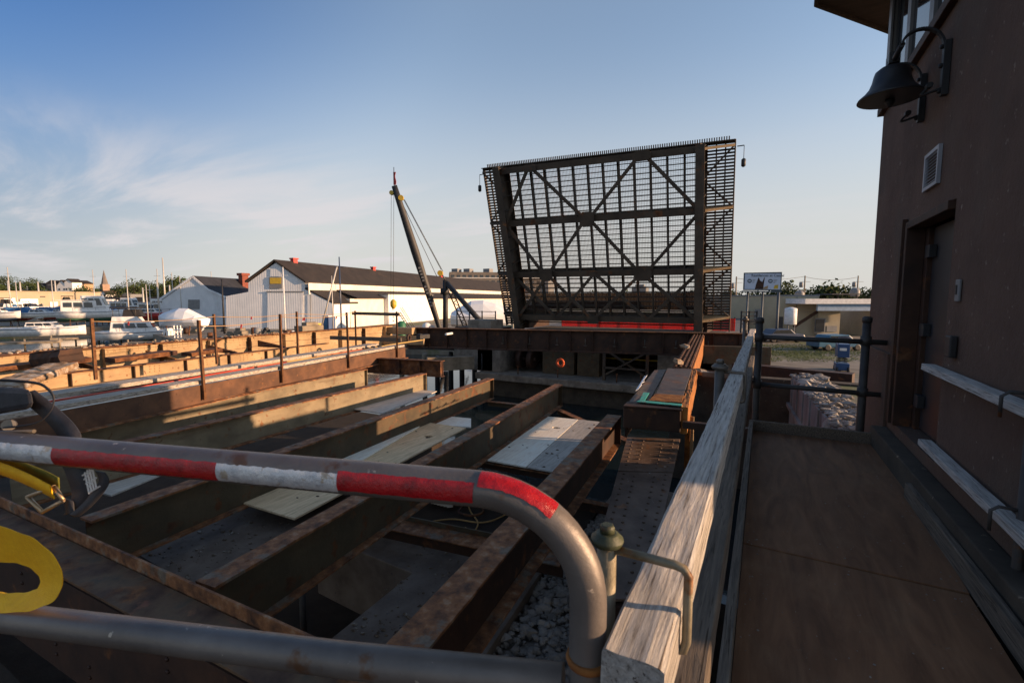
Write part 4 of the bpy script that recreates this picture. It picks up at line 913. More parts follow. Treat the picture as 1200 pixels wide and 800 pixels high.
# ================================================================ CROSS GIRDER
Ca, Cb = Vector((-16.5, 19.05, .09)), Vector((-.4, 22.75, .09)); Cd = (Cb - Ca).normalized(); Cs = Cd.cross(up).normalized()   # Cs toward camera
CL = (Cb - Ca).length
t = thing('cross_girder', (Ca + Cb) / 2, 'long dark rusty plate girder spanning in front of the raised bridge leaf', 'steel girder')
MB().beam(Ca, Cb, .42, .04).build('top_flange', M['rust'], t, bevel=.004)
MB().beam(Ca - up * .5, Cb - up * .5, .03, .94).build('web', M['rust_dark'], t)
MB().beam(Ca - up * 1.0, Cb - up * 1.0, .42, .04).build('bottom_flange', M['rust_dark'], t)
for k in range(16):
    p = Ca + Cd * (.25 + 1.05 * k); s_ = MB().beam(p + Cs * .1 - up * .03, p + Cs * .1 - up * .97, .17, .02, up=Cd).build('stiffener', M['rust_dark'], t)
q = MB()
for k in range(8):
    p = Ca + Cd * (5.3 + 1.35 * k) + Cs * .05; MB().tube([p - up * .35, p - up * .72], .02, 6).box(p.x - .07, p.x + .07, p.y - .05, p.y + .02, -.62, -.59).build('hanger_bolt', M['galv'], t)
t = thing('girder_stub', Ca, 'sunlit tan girder stub where the old plate girder meets the cross girder', 'steel girder')
MB().beam(Ca - Cd * 1.6 - up * .15, Ca + Cd * .6 - up * .15 + Cs * .3, .4, .35).build('web', M['olive_lt'], t, bevel=.01)
MB().beam(Ca - Cd * 1.6 - up * .6 + Cs * .6, Ca + Cd * 1.3 - up * .6 + Cs * .6, .15, .45).build('plate', M['olive_lt'], t, bevel=.01)
a, b_ = gw(425, 427, 14.5), gw(519, 432, 13.2)
t = thing('channel_beam', (a + b_) / 2, 'short rusty channel beam poking out over the water left of the pier', 'steel beam')
MB().beam(a, b_, .03, .42).build('web', M['rust'], t); MB().beam(a + up * .22, b_ + up * .22, .2, .02).build('top_flange', M['rust'], t); MB().beam(a - up * .22, b_ - up * .22, .2, .02).build('bottom_flange', M['rust'], t)
d = (b_ - a).normalized(); s_ = d.cross(up)
for f in (.25, .5, .75, .99): p = a + (b_ - a) * f; MB().beam(p + s_ * .05 + up * .2, p + s_ * .05 - up * .2, .09, .02, up=d).build('stiffener', M['rust'], t)

# ================================================================ PIER
t = thing('bascule_pier', (-7.5, 26, -3), 'dark concrete bascule pier with machinery bays under the raised leaf', 'pier')
MB().box(-14.6, -.6, 22.7, 31, -3.0, -2.62).build('footing', M['conc'], t, bevel=.05)
MB().box(-14.4, -.8, 23.3, 31, -4.8, -3.01).build('footing_base', M['conc_dark'], t, bevel=.03)  # darker colour stands for the shadow below the overhanging slab
MB().box(-14.75, -13.2, 23.2, 30.5, -2.615, -.55).build('side_wall', M['conc'], t, bevel=.03)
MB().box(-1.9, -.8, 23.6, 30.5, -2.615, -.3).build('side_wall', M['conc'], t, bevel=.03)
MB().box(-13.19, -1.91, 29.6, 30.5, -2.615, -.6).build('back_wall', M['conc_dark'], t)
MB().box(-13.19, -1.91, 23.6, 30.5, -.55, -.3).build('shading_slab', M['conc_dark'], t)  # dark roof slab added to shade the machinery bays
MB().box(-11.0, -9.1, 24.2, 25.0, -2.61, -1.2).build('cabinet', M['olive'], t, bevel=.02)
MB().box(-8.95, -7.7, 24.3, 25.0, -2.61, -1.1).build('cabinet', M['olive'], t, bevel=.02)
MB().box(-4.6, -2.6, 24.0, 25.2, -2.61, -1.0).build('cabinet', M['conc'], t, bevel=.02)
for x in (-12.6, -11.9):
    q = MB().tube([(x, 24.4, -1.9), (x + .3, 24.4, -1.9)], .55, 20).tube([(x - .1, 24.4, -1.9), (x + .4, 24.4, -1.9)], .12, 12); q.build('gear', M['rust_dark'], t)
fr = MB()
for x in (-7.2, -5.0): fr.box(x - .07, x + .07, 23.5, 23.64, -2.61, -1.0)
fr.beam((-7.1, 23.57, -2.3), (-5.1, 23.57, -1.1), .1, .1, up=(0, 1, 0)); fr.beam((-7.1, 23.74, -1.1), (-5.1, 23.74, -2.3), .1, .1, up=(0, 1, 0)); fr.box(-7.2, -5, 23.5, 23.6, -2.0, -1.9)
fr.build('braced_frame', M['leafsteel'], t)
MB().beam((-7.9, 25.9, -1.75), (-4.9, 25.9, -1.75), .06, .06).build('pipe', M['yellow'], t)
c = gw(656.5, 425, 22.6); g = MB(); P = [c + Vector((math.cos(2 * math.pi * k / 20) * .17, 0, math.sin(2 * math.pi * k / 20) * .17)) for k in range(21)]
g.tube(P, .06, 10); tag(g.build('life_ring', M['orange'], None, c), 'orange life ring hanging in the pier bay', 'life ring')
for k, x in enumerate((-12.0, -9.6, -6.4, -5.2, -3.4)):
    g = MB().tube([(x, 23.1, -2.62), (x, 23.1, -2.2)], .03, 8).lathe([(.05, 0), (.05, .04), (.02, .05)], (x, 23.1, -2.2), seg=8)
    tag(g.build('anchor_bolt', M['rust'], None, (x, 23.1, -2.62)), 'rusty anchor bolt standing on the pier ledge', 'bolt', 'anchor bolts on the pier ledge')
# block on top carrying the left side
c = gw(565, 382, 26)
tag(MB().box(-15.6, -14.0, 23.5, 25, -.3, .35).build('concrete_block', M['conc'], None, (-14.8, 24, 0), .03), 'pale concrete block beside the left foot of the raised leaf', 'concrete block')
tag(MB().box(-16.4, -13.7, 23.2, 26, -2.6, -.31).build('concrete_column', M['conc'], None, (-15, 24, -1), .03), 'pale concrete pier column standing left of the machinery bays', 'column')

# ================================================================ RAISED BASCULE LEAF
BL = Vector((-15.25, 27.75, -.05)); BR = Vector((-1.6, 27.75, -.05)); TL = gy(567, 197, 24.6); TR = gy(862, 163, 25.4)
Nn = (BR - BL).cross(TL - BL).normalized()
def LP(s, v, n=0): return BL * (1 - s) * (1 - v) + BR * s * (1 - v) + TL * (1 - s) * v + TR * s * v + Nn * n
t = thing('raised_bridge_leaf', (BL + BR) / 2, 'raised steel bascule bridge leaf with open grating deck leaning towards the channel', 'bridge leaf')
SM = M['leafsteel']
def lbeam(mb, s0, v0, s1, v1, n, w, h): mb.beam(LP(s0, v0, n), LP(s1, v1, n), w, h, up=Nn)
for s in (.105, .895):
    q = MB(); lbeam(q, s, -.02, s, 1, .62, .03, 1.2); q.build('main_girder', SM, t)
    q = MB(); lbeam(q, s, -.02, s, 1.0, 1.24, .42, .04); lbeam(q, s, -.02, s, 1.0, .0, .42, .04); q.build('girder_flange', SM, t)
    for k in range(13):
        v = .03 + k * .08
        for sg in (-1, 1): MB().beam(LP(s, v, .05) + Vector((sg * .12, 0, 0)), LP(s, v, 1.2) + Vector((sg * .12, 0, 0)), .02, .18, up=(1, 0, 0)).build('web_stiffener', SM, t)
FBV = [.08, .36, .675, .975]
for v in FBV:
    q = MB(); lbeam(q, .108, v, .892, v, .45, .03, .78); lbeam(q, .108, v, .892, v, .86, .34, .03); lbeam(q, .108, v, .892, v, .05, .3, .03); q.build('floor_beam', SM, t)
for k in range(1, 13):
    s = .105 + .79 * k / 13; q = MB(); lbeam(q, s, .06, s, .98, .22, .09, .24); q.build('stringer', SM, t)
q = MB()
for k in range(34):
    v = .02 + k * .0287; lbeam(q, .108, v, .892, v, .08, .045, .06)
q.build('deck_bar', SM, t)
q = MB()
for k in range(130):
    s = .11 + .78 * k / 129; lbeam(q, s, .02, s, .985, .03, .010, .03)
for k in range(100):
    v = .02 + .965 * k / 99; lbeam(q, .108, v, .892, v, .035, .009, .02)
q.build('deck_grating', SM, t)
# sidewalks outside the girders
for s0, s1, sg in ((0.0, .09, -1), (.91, 1.0, 1)):
    q = MB()
    for k in range(62):
        v = .005 + k * .0161; lbeam(q, s0, v, s1, v, .02, .085, .14)
    q.build('sidewalk_grating', SM, t)
    q = MB(); so = s0 if sg < 0 else s1
    lbeam(q, so, -.01, so, 1.0, .02, .06, .22)
    for f in (.33, .66): ss = s0 + (s1 - s0) * f; lbeam(q, ss, 0, ss, 1, .08, .06, .10)
    q.build('fascia_beam', SM, t)
    for v in FBV:
        g_ = .105 if sg < 0 else .895
        q = MB(); q.prism([LP(g_, v, .95), LP(g_, v, .02), LP(so, v, .02), LP(so, v, .22)], (LP(0, 1) - LP(0, 0)).normalized() * .05); q.beam(LP(g_, v, 1.0), LP(so, v, .24), .12, .03, up=(LP(g_, v, .95) - LP(g_, v, 0)).normalized() * 1.0)
        q.build('sidewalk_bracket', M['olive_lt'] if sg > 0 else SM, t)  # right hand brackets in beige, sunlight put into their colour
    q = MB()
    for i in range(3): a_, b2 = FBV[i], FBV[i + 1]; q.beam(LP(so, a_, .2), LP(.105 if sg < 0 else .895, (a_ + b2) / 2, .3), .08, .06, up=Nn); q.beam(LP(.105 if sg < 0 else .895, (a_ + b2) / 2, .3), LP(so, b2, .2), .08, .06, up=Nn)
    q.build('sidewalk_brace', SM, t)
# lateral bracing
def brace(s0, v0, s1, v1, n=.97): q = MB(); lbeam(q, s0, v0, s1, v1, n, .17, .10); return q.build('lateral_brace', SM, t)
def sx(x, v): return .105 + .79 * x
T3, T2, T1, T0 = FBV[3], FBV[2], FBV[1], FBV[0]
for (x0, v0, x1, v1) in ((.0, T2, .17, T3), (.19, T3, .455, T2), (.475, T2, .73, T3), (.76, T3, 1.0, T2), (.0, T2, .20, T1), (.22, T1, .455, T2), (.475, T2, .72, T1), (.75, T1, 1.0, T2)):
    brace(sx(x0, v0), v0, sx(x1, v1), v1)
for (x0, v0, x1, v1) in ((0, T0, .22, T1), (.22, T1, .46, T0), (.46, T0, .73, T1), (.73, T1, 1, T0)): brace(sx(x0, v0), v0, sx(x1, v1), v1, 1.0)
for (x0, v0, x1, v1) in ((0, T1, .24, T0), (.24, T0, .48, T1), (.48, T1, .75, T0), (.75, T0, 1, T1)): brace(sx(x0, v0), v0, sx(x1, v1), v1, .84)
for (x, v, w_, h_) in ((.465, T2, .85, .8), (.21, T1, .85, .7), (.735, T1, .95, .85), (.18, T3, .8, .4), (.745, T3, .9, .5), (.0, T2, .5, .6), (1.0, T2, .5, .8), (.46, T0, .7, .5)):
    q = MB(); c = LP(sx(x, v), v, 1.04); U = (BR - BL).normalized(); V = (TL - BL).normalized()
    q.prism([c - U * w_ / 2 - V * h_ * .28, c - U * w_ * .28 - V * h_ / 2, c + U * w_ * .28 - V * h_ / 2, c + U * w_ / 2 - V * h_ * .28, c + U * w_ / 2 + V * h_ * .28, c + U * w_ * .28 + V * h_ / 2, c - U * w_ * .28 + V * h_ / 2, c - U * w_ / 2 + V * h_ * .28], Nn * .02)
    q.build('gusset_plate', SM, t)
q = MB(); lbeam(q, 0, 1.0, 1, 1.0, .2, .04, .3); lbeam(q, .0, .995, 1, .995, .02, .12, .12); q.build('tip_beam', SM, t)
q = MB()
for k in range(120):
    s = .02 + .96 * k / 119; q.beam(LP(s, 1.0, .0), LP(s, 1.018, .0), .05, .05, up=Nn)
q.build('finger_joint', SM, t)
MB().box(-13.6, -3.2, 28.3, 30.6, .95, 1.95).build('counterweight', M['rust_dark'], t, bevel=.03)
for s in (.105, .895):
    c = LP(s, 0, .7); MB().box(c.x - .35, c.x + .35, 27.5, 30.8, -.3, 1.2).build('girder_tail', M['rust_dark'], t, bevel=.03)
for s in (-.006, 1.006):
    q = MB(); p = LP(s, .965, -.05); q.beam(p, p + Vector((.3 if s > 1 else -.3, 0, 0)), .04, .04); e_ = p + Vector((.3 if s > 1 else -.3, 0, 0)); q.tube([e_, e_ - up * .6], .015, 6); q.lathe([(.04, 0), (.1, .05), (.1, .35), (.04, .4)], e_ - up * 1.0, seg=10)
    q.build('navigation_lamp', M['black'], t)
# red orange construction fence and posts behind the leaf foot
t = thing('construction_fence', (-8, 35.6, -.95), 'bright orange plastic mesh fence across the closed road behind the leaf', 'fence')
q = MB()
for k in range(13): q.box(-14.5, -1.7, 35.6, 35.604, -.93 + k * .092, -.93 + k * .092 + .07)
for k in range(123):
    x = -14.5 + k * .104; q.box(x, x + .07, 35.605, 35.609, -.93, .22)
M['mesh'] = plain('orange_red_mesh', (.8, .07, .035), .6)
t_ = M['mesh'].node_tree; tl = t_.nodes.new('ShaderNodeBsdfTranslucent'); tl.inputs[0].default_value = (.95, .10, .05, 1); ms = t_.nodes.new('ShaderNodeMixShader'); ms.inputs[0].default_value = .55
t_.links.new(t_.nodes['Principled BSDF'].outputs[0], ms.inputs[1]); t_.links.new(tl.outputs[0], ms.inputs[2]); t_.links.new(ms.outputs[0], [n for n in t_.nodes if n.type == 'OUTPUT_MATERIAL'][0].inputs[0])
q.build('mesh', M['mesh'], t)
for k in range(9): MB().box(-14.5 + k * 1.59, -14.44 + k * 1.59, 35.62, 35.68, -.95, .35).build('post', M['rust_dark'], t)
# railing stairs right of the leaf
t = thing('landing_railing', (-1, 30, 0), 'black steel landing railing at the right foot of the raised leaf', 'railing')
q = MB(); a = gw(868, 388, 24); b_ = gw(886, 388, 24)
for zt in (.2, .0, -.2, -.4): q.beam(Vector((a.x, a.y, .72 + zt)), Vector((b_.x, b_.y, .72 + zt)), .05, .05)
q.build('rail', M['black'], t)
for f in (0, .5, 1):
    p = a + (b_ - a) * f; MB().box(p.x - .04, p.x + .04, p.y - .04, p.y + .04, -.6, .98).build('post', M['black'], t)
MB().box(a.x - .5, b_.x + .3, a.y + .05, a.y + 2, -.6, -.3).build('platform', M['conc'], t)
c = gz(842, 418, -.6)
tag(MB().beam((-2.2, 21.3, -.75), (.3, 21.9, -.75), .3, .75).build('diaphragm', M['olive'], None, (-1, 21.5, -.7), .01), 'dull beige deep plate between box girder and timber rail end', 'steel plate')
t = thing('left_landing', (-15.5, 27, 0), 'black railing around the landing left of the raised leaf', 'railing')
q = MB(); a = Vector((-18.4, 26.4, 0)); b_ = Vector((-15.6, 26.8, 0))
for zt in (.35, .75): q.beam(a + up * zt, b_ + up * zt, .04, .04)
q.build('rail', M['black'], t)
for f in (0, .33, .66, 1): p = a + (b_ - a) * f; MB().box(p.x - .03, p.x + .03, p.y - .03, p.y + .03, -.3, .8).build('post', M['black'], t)
MB().box(-18.5, -15.3, 26.3, 28.5, -.45, -.3).build('platform', M['rust_dark'], t)
# black catwalk and timber piles seen below the cross girder
a, b_ = gw(455, 407, 27), gw(556, 409, 30)
t = thing('floating_catwalk', (a + b_) / 2, 'black steel catwalk close above the water left of the pier', 'catwalk')
MB().beam(a, b_, .8, .12).build('deck', M['black'], t)
q = MB()
for k in range(10): p = a + (b_ - a) * (k / 9); q.beam(p, p + up * .35, .05, .05, up=(1, 0, 0))
q.beam(a + up * .35, b_ + up * .35, .05, .05); q.build('rail', M['black'], t)
for k, px in enumerate((470, 497, 512, 528, 541, 556, 566)):
    p = gw(px, 400, 31 - .6 * k); tp_ = gw(px, (416, 414, 417, 412, 414, 410, 411)[k], 31 - .6 * k).z
    tag(MB().tube([(p.x, p.y, -5), (p.x, p.y, tp_ - .2), (p.x + .02, p.y, tp_)], [.17, .16, .13], 10).build('mooring_pile', M['dock'] if k < 2 else M['black'], None, (p.x, p.y, -5)), 'dark timber pile standing in the water beside the pier', 'pile', 'timber piles beside the pier')
for k in range(2):
    a = gw(500, 423 + k * 8, 26); b_ = gw(555, 421 + k * 7, 27); tag(MB().beam(a, b_, .35, .4).build('wale_timber', M['dock'], None, (a + b_) / 2, .02), 'pale fender timber along the piles, the %s one' % ('upper', 'lower')[k], 'timber')

# ================================================================ DERRICK
D = 45
t = thing('derrick_crane', gw(520, 400, D), 'black stiff leg derrick crane with a long raised boom', 'crane')
bt, bf = gw(462, 218, D - 2), gw(520, 400, D)
def taper(mb, a, b_, w0, w1, n=10):
    a = Vector(a); b_ = Vector(b_)
    pts = [a + (b_ - a) * (k / n) for k in range(n + 1)]
    mb.tube(pts, [w0 + (w1 - w0) * abs(k / n - .42) * 1.7 for k in range(n + 1)], 4)
q = MB(); taper(q, bt, bf, .5, .26); q.build('boom', M['black'], t)
mt_, mb_ = gw(522, 328, D), gw(522, 402, D)
q = MB().tube([mt_, mb_], .26, 10).tube([gw(521, 338, D), gw(521, 345, D)], .42, 10); q.build('mast', M['black'], t)
q = MB().tube([gw(523, 331, D), gw(566, 380, D - 4)], .24, 6); q.build('stiff_leg', M['black'], t)
q = MB()
l0_, l1_ = gw(524, 331, D), gw(546, 384, D + 4)
for sg in (-.22, .22): q.beam(l0_ + Rv * sg, l1_ + Rv * sg, .1, .1)
for k in range(14): a = l0_ + (l1_ - l0_) * (k / 14); b_ = l0_ + (l1_ - l0_) * ((k + 1) / 14); q.beam(a + Rv * (.22 if k % 2 else -.22), b_ + Rv * (-.22 if k % 2 else .22), .06, .06)
q.build('lattice_leg', M['black'], t)
q = MB().lathe([(.2, -.12), (.2, .12)], gw(459, 226, D - 2), Fh, 14); s1_ = q.build('sheave', M['yellow'], t)
MB().lathe([(.24, -.12), (.24, .12)], gw(470, 232, D - 2), Fh, 14).build('sheave', M['yellow'], t)
MB().lathe([(.26, -.2), (.26, .2)], gw(516, 320, D), Fh, 14).build('sheave', M['yellow'], t)
q = MB()
for (x0, y0, x1, y1) in ((472, 232, 517, 316), (474, 234, 519, 318), (470, 235, 512, 324)): q.tube([gw(x0, y0, D - 2), gw(x1, y1, D)], .028, 4)
q.tube([gw(517, 320, D), mt_], .06, 5)
for x in (458.5, 461.5): q.tube([gw(x, 228, D - 2), gw(x - .5, 352, D - 2)], .022, 4)
q.build('hoist_rope', M['wire'], t)
hk = MB().lathe([(.1, .4), (.28, .2), (.28, -.2), (.1, -.45)], gw(461, 356, D - 2), seg=10).build('hook_block', M['yellow'], t)
q = MB(); p = gw(461, 360, D - 2)
for k in range(4): q.lathe([(.1, 0), (.1, .12)], p - up * (.25 + .35 * k), seg=6)
q.build('chain', M['white'], t)
fl_ = gw(461, 212, D - 2)
MB().tube([bt, gw(461.5, 196, D - 2)], .03, 5).build('flagpole', M['black'], t)
q = MB()
for k in range(7): z = fl_.z - .35 + k * .16; q.prism([(fl_.x, fl_.y, z), (fl_.x + .22 + .06 * math.sin(k), fl_.y + .05, z - .02), (fl_.x + .22 + .06 * math.sin(k + 1), fl_.y + .05, z + .14), (fl_.x, fl_.y, z + .16)], (0, .02, 0))
q.build('flag', M['red'], t)
# worn pale lettering marks along the boom, too small to read in the photograph
bd = (bf - bt).normalized(); zz_ = -Fh; zz_ = (zz_ - bd * zz_.dot(bd)).normalized(); yy_ = zz_.cross(bd)
q = MB()
for k in range(13):
    if k in (5, 9): continue
    p = bt + (bf - bt) * .50 + bd * (k * .3) + zz_ * .47; q.prism([p - yy_ * .1, p + bd * .17 - yy_ * .1, p + bd * .17 + yy_ * .1, p + yy_ * .1], zz_ * .01)
q.build('lettering', M['grey'], t)
# ================================================================ BACKGROUND, LEFT
def shed(name, pts_px, w, far_px, far_w, label, wallm, roofm, eave=.5):
    pass
def prism_between(mb, front, back):    # two rings of equal length
    i = len(mb.v); n = len(front); mb.v += [tuple(p) for p in front] + [tuple(p) for p in back]
    mb.f.append(tuple(range(i, i + n))); mb.f.append(tuple(range(i + n, i + 2 * n))[::-1]); mb.sm += [False, False]
    for k in range(n): mb.f.append((i + k, i + n + k, i + n + (k + 1) % n, i + (k + 1) % n)); mb.sm.append(False)
    return mb
# big white gabled shed
W1 = 72
def G1(x, y, dz=0): p = gw(x, y, W1); return Vector((p.x, p.y, max(GZ, p.z)))
nearc = G1(323, 307); farr = gw(590, 334, 175); L1 = Vector((farr.x - nearc.x, farr.y - nearc.y, 0))
t = thing('boat_shed', G1(323, 390), 'largest white gabled boat shed with a long dark roof and wide sliding door', 'shed')
prof = [G1(291, 392), G1(291, 331), G1(323, 308), G1(357, 331), G1(357, 392)]
for p in (prof[0], prof[-1]): p.z = GZ
prism_between(MB(), prof, [p + L1 for p in prof]).build('wall', M['shed'], t)
q = MB()
for a, b_ in ((G1(289, 331), G1(323, 306)), (G1(323, 306), G1(360, 331.5))):
    q.face([a, b_, b_ + L1, a + L1]); q.face([a + up * .25, a + up * .25 + L1, b_ + up * .25 + L1, b_ + up * .25]); q.face([a, a + up * .25, b_ + up * .25, b_]); q.face([a, a + L1, a + L1 + up * .25, a + up * .25]); q.face([b_, b_ + L1, b_ + L1 + up * .25, b_ + up * .25])
off = -L1.normalized() * .35
for i in range(len(q.v)): q.v[i] = tuple(Vector(q.v[i]) + off)
rf = q.build('roof', M['roof'], t)
for f, s in ((.035, 1.0), (.235, .9), (.52, .9)):
    p = nearc + L1 * f + up * .1
    s *= .55; c = MB().box(p.x - .7 * s, p.x + .7 * s, p.y - .7 * s, p.y + .7 * s, p.z - .2, p.z + .6).box(p.x - .9 * s, p.x + .9 * s, p.y - .9 * s, p.y + .9 * s, p.z + .6, p.z + .8); c.build('roof_vent', M['red'], rf)
n1_ = L1.normalized(); 
# fascia of the long side: cream band, sunlight put into its colour
q = MB(); a = G1(357, 331.5); b_ = a + L1; side = Vector((n1_.y, -n1_.x, 0))
q.prism([a + side * .6 - up * 1.7, a + side * .6, b_ + side * .6, b_ + side * .6 - up * 1.7], side * .12); q.build('side_band', M['shed_sunlit'], t)
ff = -Fh * .12
def panel(pts, m, name, par, th=.10, lift=.06): P = [G1(x, y) - Fh * lift for x, y in pts]; return MB().prism(P, -Fh * th).build(name, m, par)
panel([(314, 388), (355.5, 388), (355.5, 341.5), (314, 341.5)], M['shed'], 'sliding_door', t)
panel([(313, 342.4), (356, 342.4), (356, 341.2), (313, 341.2)], M['grey'], 'door_rail', t, .2)
panel([(316, 338), (331, 338), (331, 324.5), (316, 324.5)], M['grey'], 'loft_hatch', t)
w = panel([(317, 332.5), (330, 332.5), (330, 325.5), (317, 325.5)], M['yellow'], 'loft_panel', t, .04, .17)
panel([(317, 324), (330, 324), (330, 315), (317, 315)], M['shed'], 'loft_panel', t, .05, .06)
for f in (.0,):
    panel([(364, 388), (364.6, 388), (364.6, 345), (364, 345)], M['grey'], 'corner_trim', t, .1)
# left and right lean-tos
l = MB(); pr = [G1(265, 392), G1(265, 347), G1(291, 342), G1(291, 392)]
for p in (pr[0], pr[3]): p.z = GZ
prism_between(l, pr, [p + L1 * .12 for p in pr]).build('left_lean_to', M['shed'], t)
l = MB(); pr = [G1(357, 392), G1(357, 339), G1(391, 356.5), G1(391, 392)]
for p in (pr[0], pr[3]): p.z = GZ
for i in range(4): pr[i] = pr[i] + Fh * .05
prism_between(l, pr, [p + L1 * .055 for p in pr]).build('right_lean_to', M['shed'], t)
q = MB(); a, b_ = G1(357, 338.5) + side * .1, G1(392, 356); q.prism([a, b_, b_ + L1 * .055, a + L1 * .055], up * .2); q.build('lean_to_roof', M['roof'], t)
# side extension along the long side with its own white block
B0 = G1(391, 392) + L1 * .0555; B0.z = GZ
def ext(f0, f1, out0, out1, z0, z1, m, name, label=None):
    a = G1(357, 392); a.z = 0
    P = [a + L1 * f0 + side * out0, a + L1 * f1 + side * out0, a + L1 * f1 + side * out1, a + L1 * f0 + side * out1]
    return MB().prism([Vector((p.x, p.y, z0)) for p in P], (0, 0, z1 - z0)).build(name, m, t)
ext(.05, .9, .15, 4.4, GZ, 1.6, M['shed_sunlit'], 'side_extension')
a = G1(357, 392); a.z = 0
q = MB()
for f0, f1 in ((.06, .9),):
    P0, P1 = a + L1 * f0, a + L1 * f1
    q.prism([P0 + side * .2 + up * 3.2, P0 + side * 4.9 + up * 1.65, P1 + side * 4.9 + up * 1.65, P1 + side * .2 + up * 3.2], up * .15)
    q.face([P0 + side * .2 + up * 1.6, P0 + side * 4.4 + up * 1.6, P0 + side * .2 + up * 3.1])
q.build('extension_roof', M['roof'], t)
ext(.14, .30, 3.5, 5.3, GZ, 2.35, M['white'], 'white_annex')
ext(.138, .302, 3.4, 5.4, 2.351, 2.45, M['grey'], 'annex_coping')
# darker second gabled shed
W2 = 84
def G2(x, y): p = gw(x, y, W2); return Vector((p.x, p.y, p.z))
t = thing('boat_shed', G2(228, 385), 'smaller white shed with a blue black roof and red brick chimney', 'shed')
prof = [G2(190, 392), G2(190, 351), G2(226, 326), G2(244, 341), G2(263, 349), G2(266, 392)]
for p in (prof[0], prof[-1]): p.z = GZ
far2 = gw(304, 331, 104); L2 = Vector((far2.x - prof[2].x, far2.y - prof[2].y, 0))
prism_between(MB(), prof, [p + L2 for p in prof]).build('wall', M['shed'], t)
q = MB()
rp = [G2(188.5, 351), G2(226, 325), G2(244, 340), G2(265, 349)]
for a, b_ in zip(rp, rp[1:]): prism_between(q, [a, b_, b_ + up * .3, a + up * .3], [a + L2, b_ + L2, b_ + up * .3 + L2, a + up * .3 + L2])
q.build('roof', M['roof_blue'], t)
q = MB()
for a, b_ in zip(rp, rp[1:]): q.beam(a - Fh * .12 + up * .1, b_ - Fh * .12 + up * .1, .12, .35)
q.build('barge_board', M['shed'], t)
c = gw(285.5, 330, 96); MB().box(c.x - .65, c.x + .65, c.y - .65, c.y + .65, 2, c.z + 1.2).box(c.x - .85, c.x + .85, c.y - .85, c.y + .85, c.z + 1.2, c.z + 1.7).build('chimney', M['brick'], t)
P = [G2(x, y) - Fh * .05 for x, y in ((221, 362), (234, 362), (234, 351), (221, 351))]; MB().prism(P, -Fh * .08).build('window', M['grey'], t)
# beige warehouse
t = thing('warehouse', gw(40, 372, 122), 'long low beige warehouse with white loading doors at the far left', 'warehouse')
a, b_ = gw(-170, 360, 96), gw(119, 360, 142); a.z = b_.z = 0
zt = 3.35; dv = (b_ - a).normalized(); bk = Vector((-dv.y, dv.x, 0))
MB().prism([Vector((p.x, p.y, GZ)) for p in (a, b_, b_ + bk * 30, a + bk * 30)], (0, 0, zt - GZ)).build('wall', M['beige'], t)
MB().prism([Vector((p.x, p.y, zt)) for p in (a - bk * .2, b_ - bk * .2 + dv * .2, b_ + bk * 30, a + bk * 30)], (0, 0, .25)).build('parapet', M['beige'], t)
for (x0, x1, yt) in ((-66, -52, 349), (-30, -16, 349), (3.5, 17.5, 349), (31, 44, 350), (57.5, 67, 353.5), (81.5, 90, 354), (102, 112, 351)):
    def on(px): d = ray(px, 350); den = d.x * dv.y - d.y * dv.x; s_ = (a.x * dv.y - a.y * dv.x) / den; return Vector((d.x * s_, d.y * s_, 0))
    p, q_ = on(x0), on(x1); z1 = gw(x0, yt, p.dot(Fh)).z
    MB().prism([Vector((r.x, r.y, GZ)) - bk * .05 for r in (p, q_)] + [Vector((r.x, r.y, z1)) - bk * .05 for r in (q_, p)], -bk * .12).build('loading_door', M['white'], t)
for px in (50, 97):
    p, q_ = on(px - 3), on(px + 3); z1 = gw(px, 347, p.dot(Fh)).z; MB().prism([Vector((r.x, r.y, z1 - .25)) - bk * .03 for r in (p, q_)] + [Vector((r.x, r.y, z1)) - bk * .03 for r in (q_, p)], -bk * .08).build('louvre', M['darkgrey'], t)
# dark low building with white doors
t = thing('warehouse', gw(160, 366, 150), 'dark grey low building with small white doors behind the masts', 'warehouse')
a, b_ = gw(120, 360, 152), gw(212, 360, 150)
MB().prism([Vector((p.x, p.y, GZ)) for p in (a, b_, b_ + Fh * 20, a + Fh * 20)], (0, 0, gw(150, 348, 150).z - GZ)).build('wall', M['darkgrey'], t)
for x in (122, 127.5, 133.5, 139.5): p, q_ = gw(x, 360, 151.5), gw(x + 4, 360, 151.5); MB().prism([Vector((p.x, p.y, GZ)), Vector((q_.x, q_.y, GZ)), Vector((q_.x, q_.y, gw(x, 352, 150).z)), Vector((p.x, p.y, gw(x, 352, 150).z))], -Fh * .3).build('door', M['white'], t)
p, q_ = gw(144.5, 360, 149), gw(153, 360, 149); MB().prism([Vector((p.x, p.y, GZ)), Vector((q_.x, q_.y, GZ)), Vector((q_.x, q_.y, gw(150, 344.5, 149).z)), Vector((p.x, p.y, gw(150, 344.5, 149).z))], Fh * 5).build('tower_block', M['grey'], t)
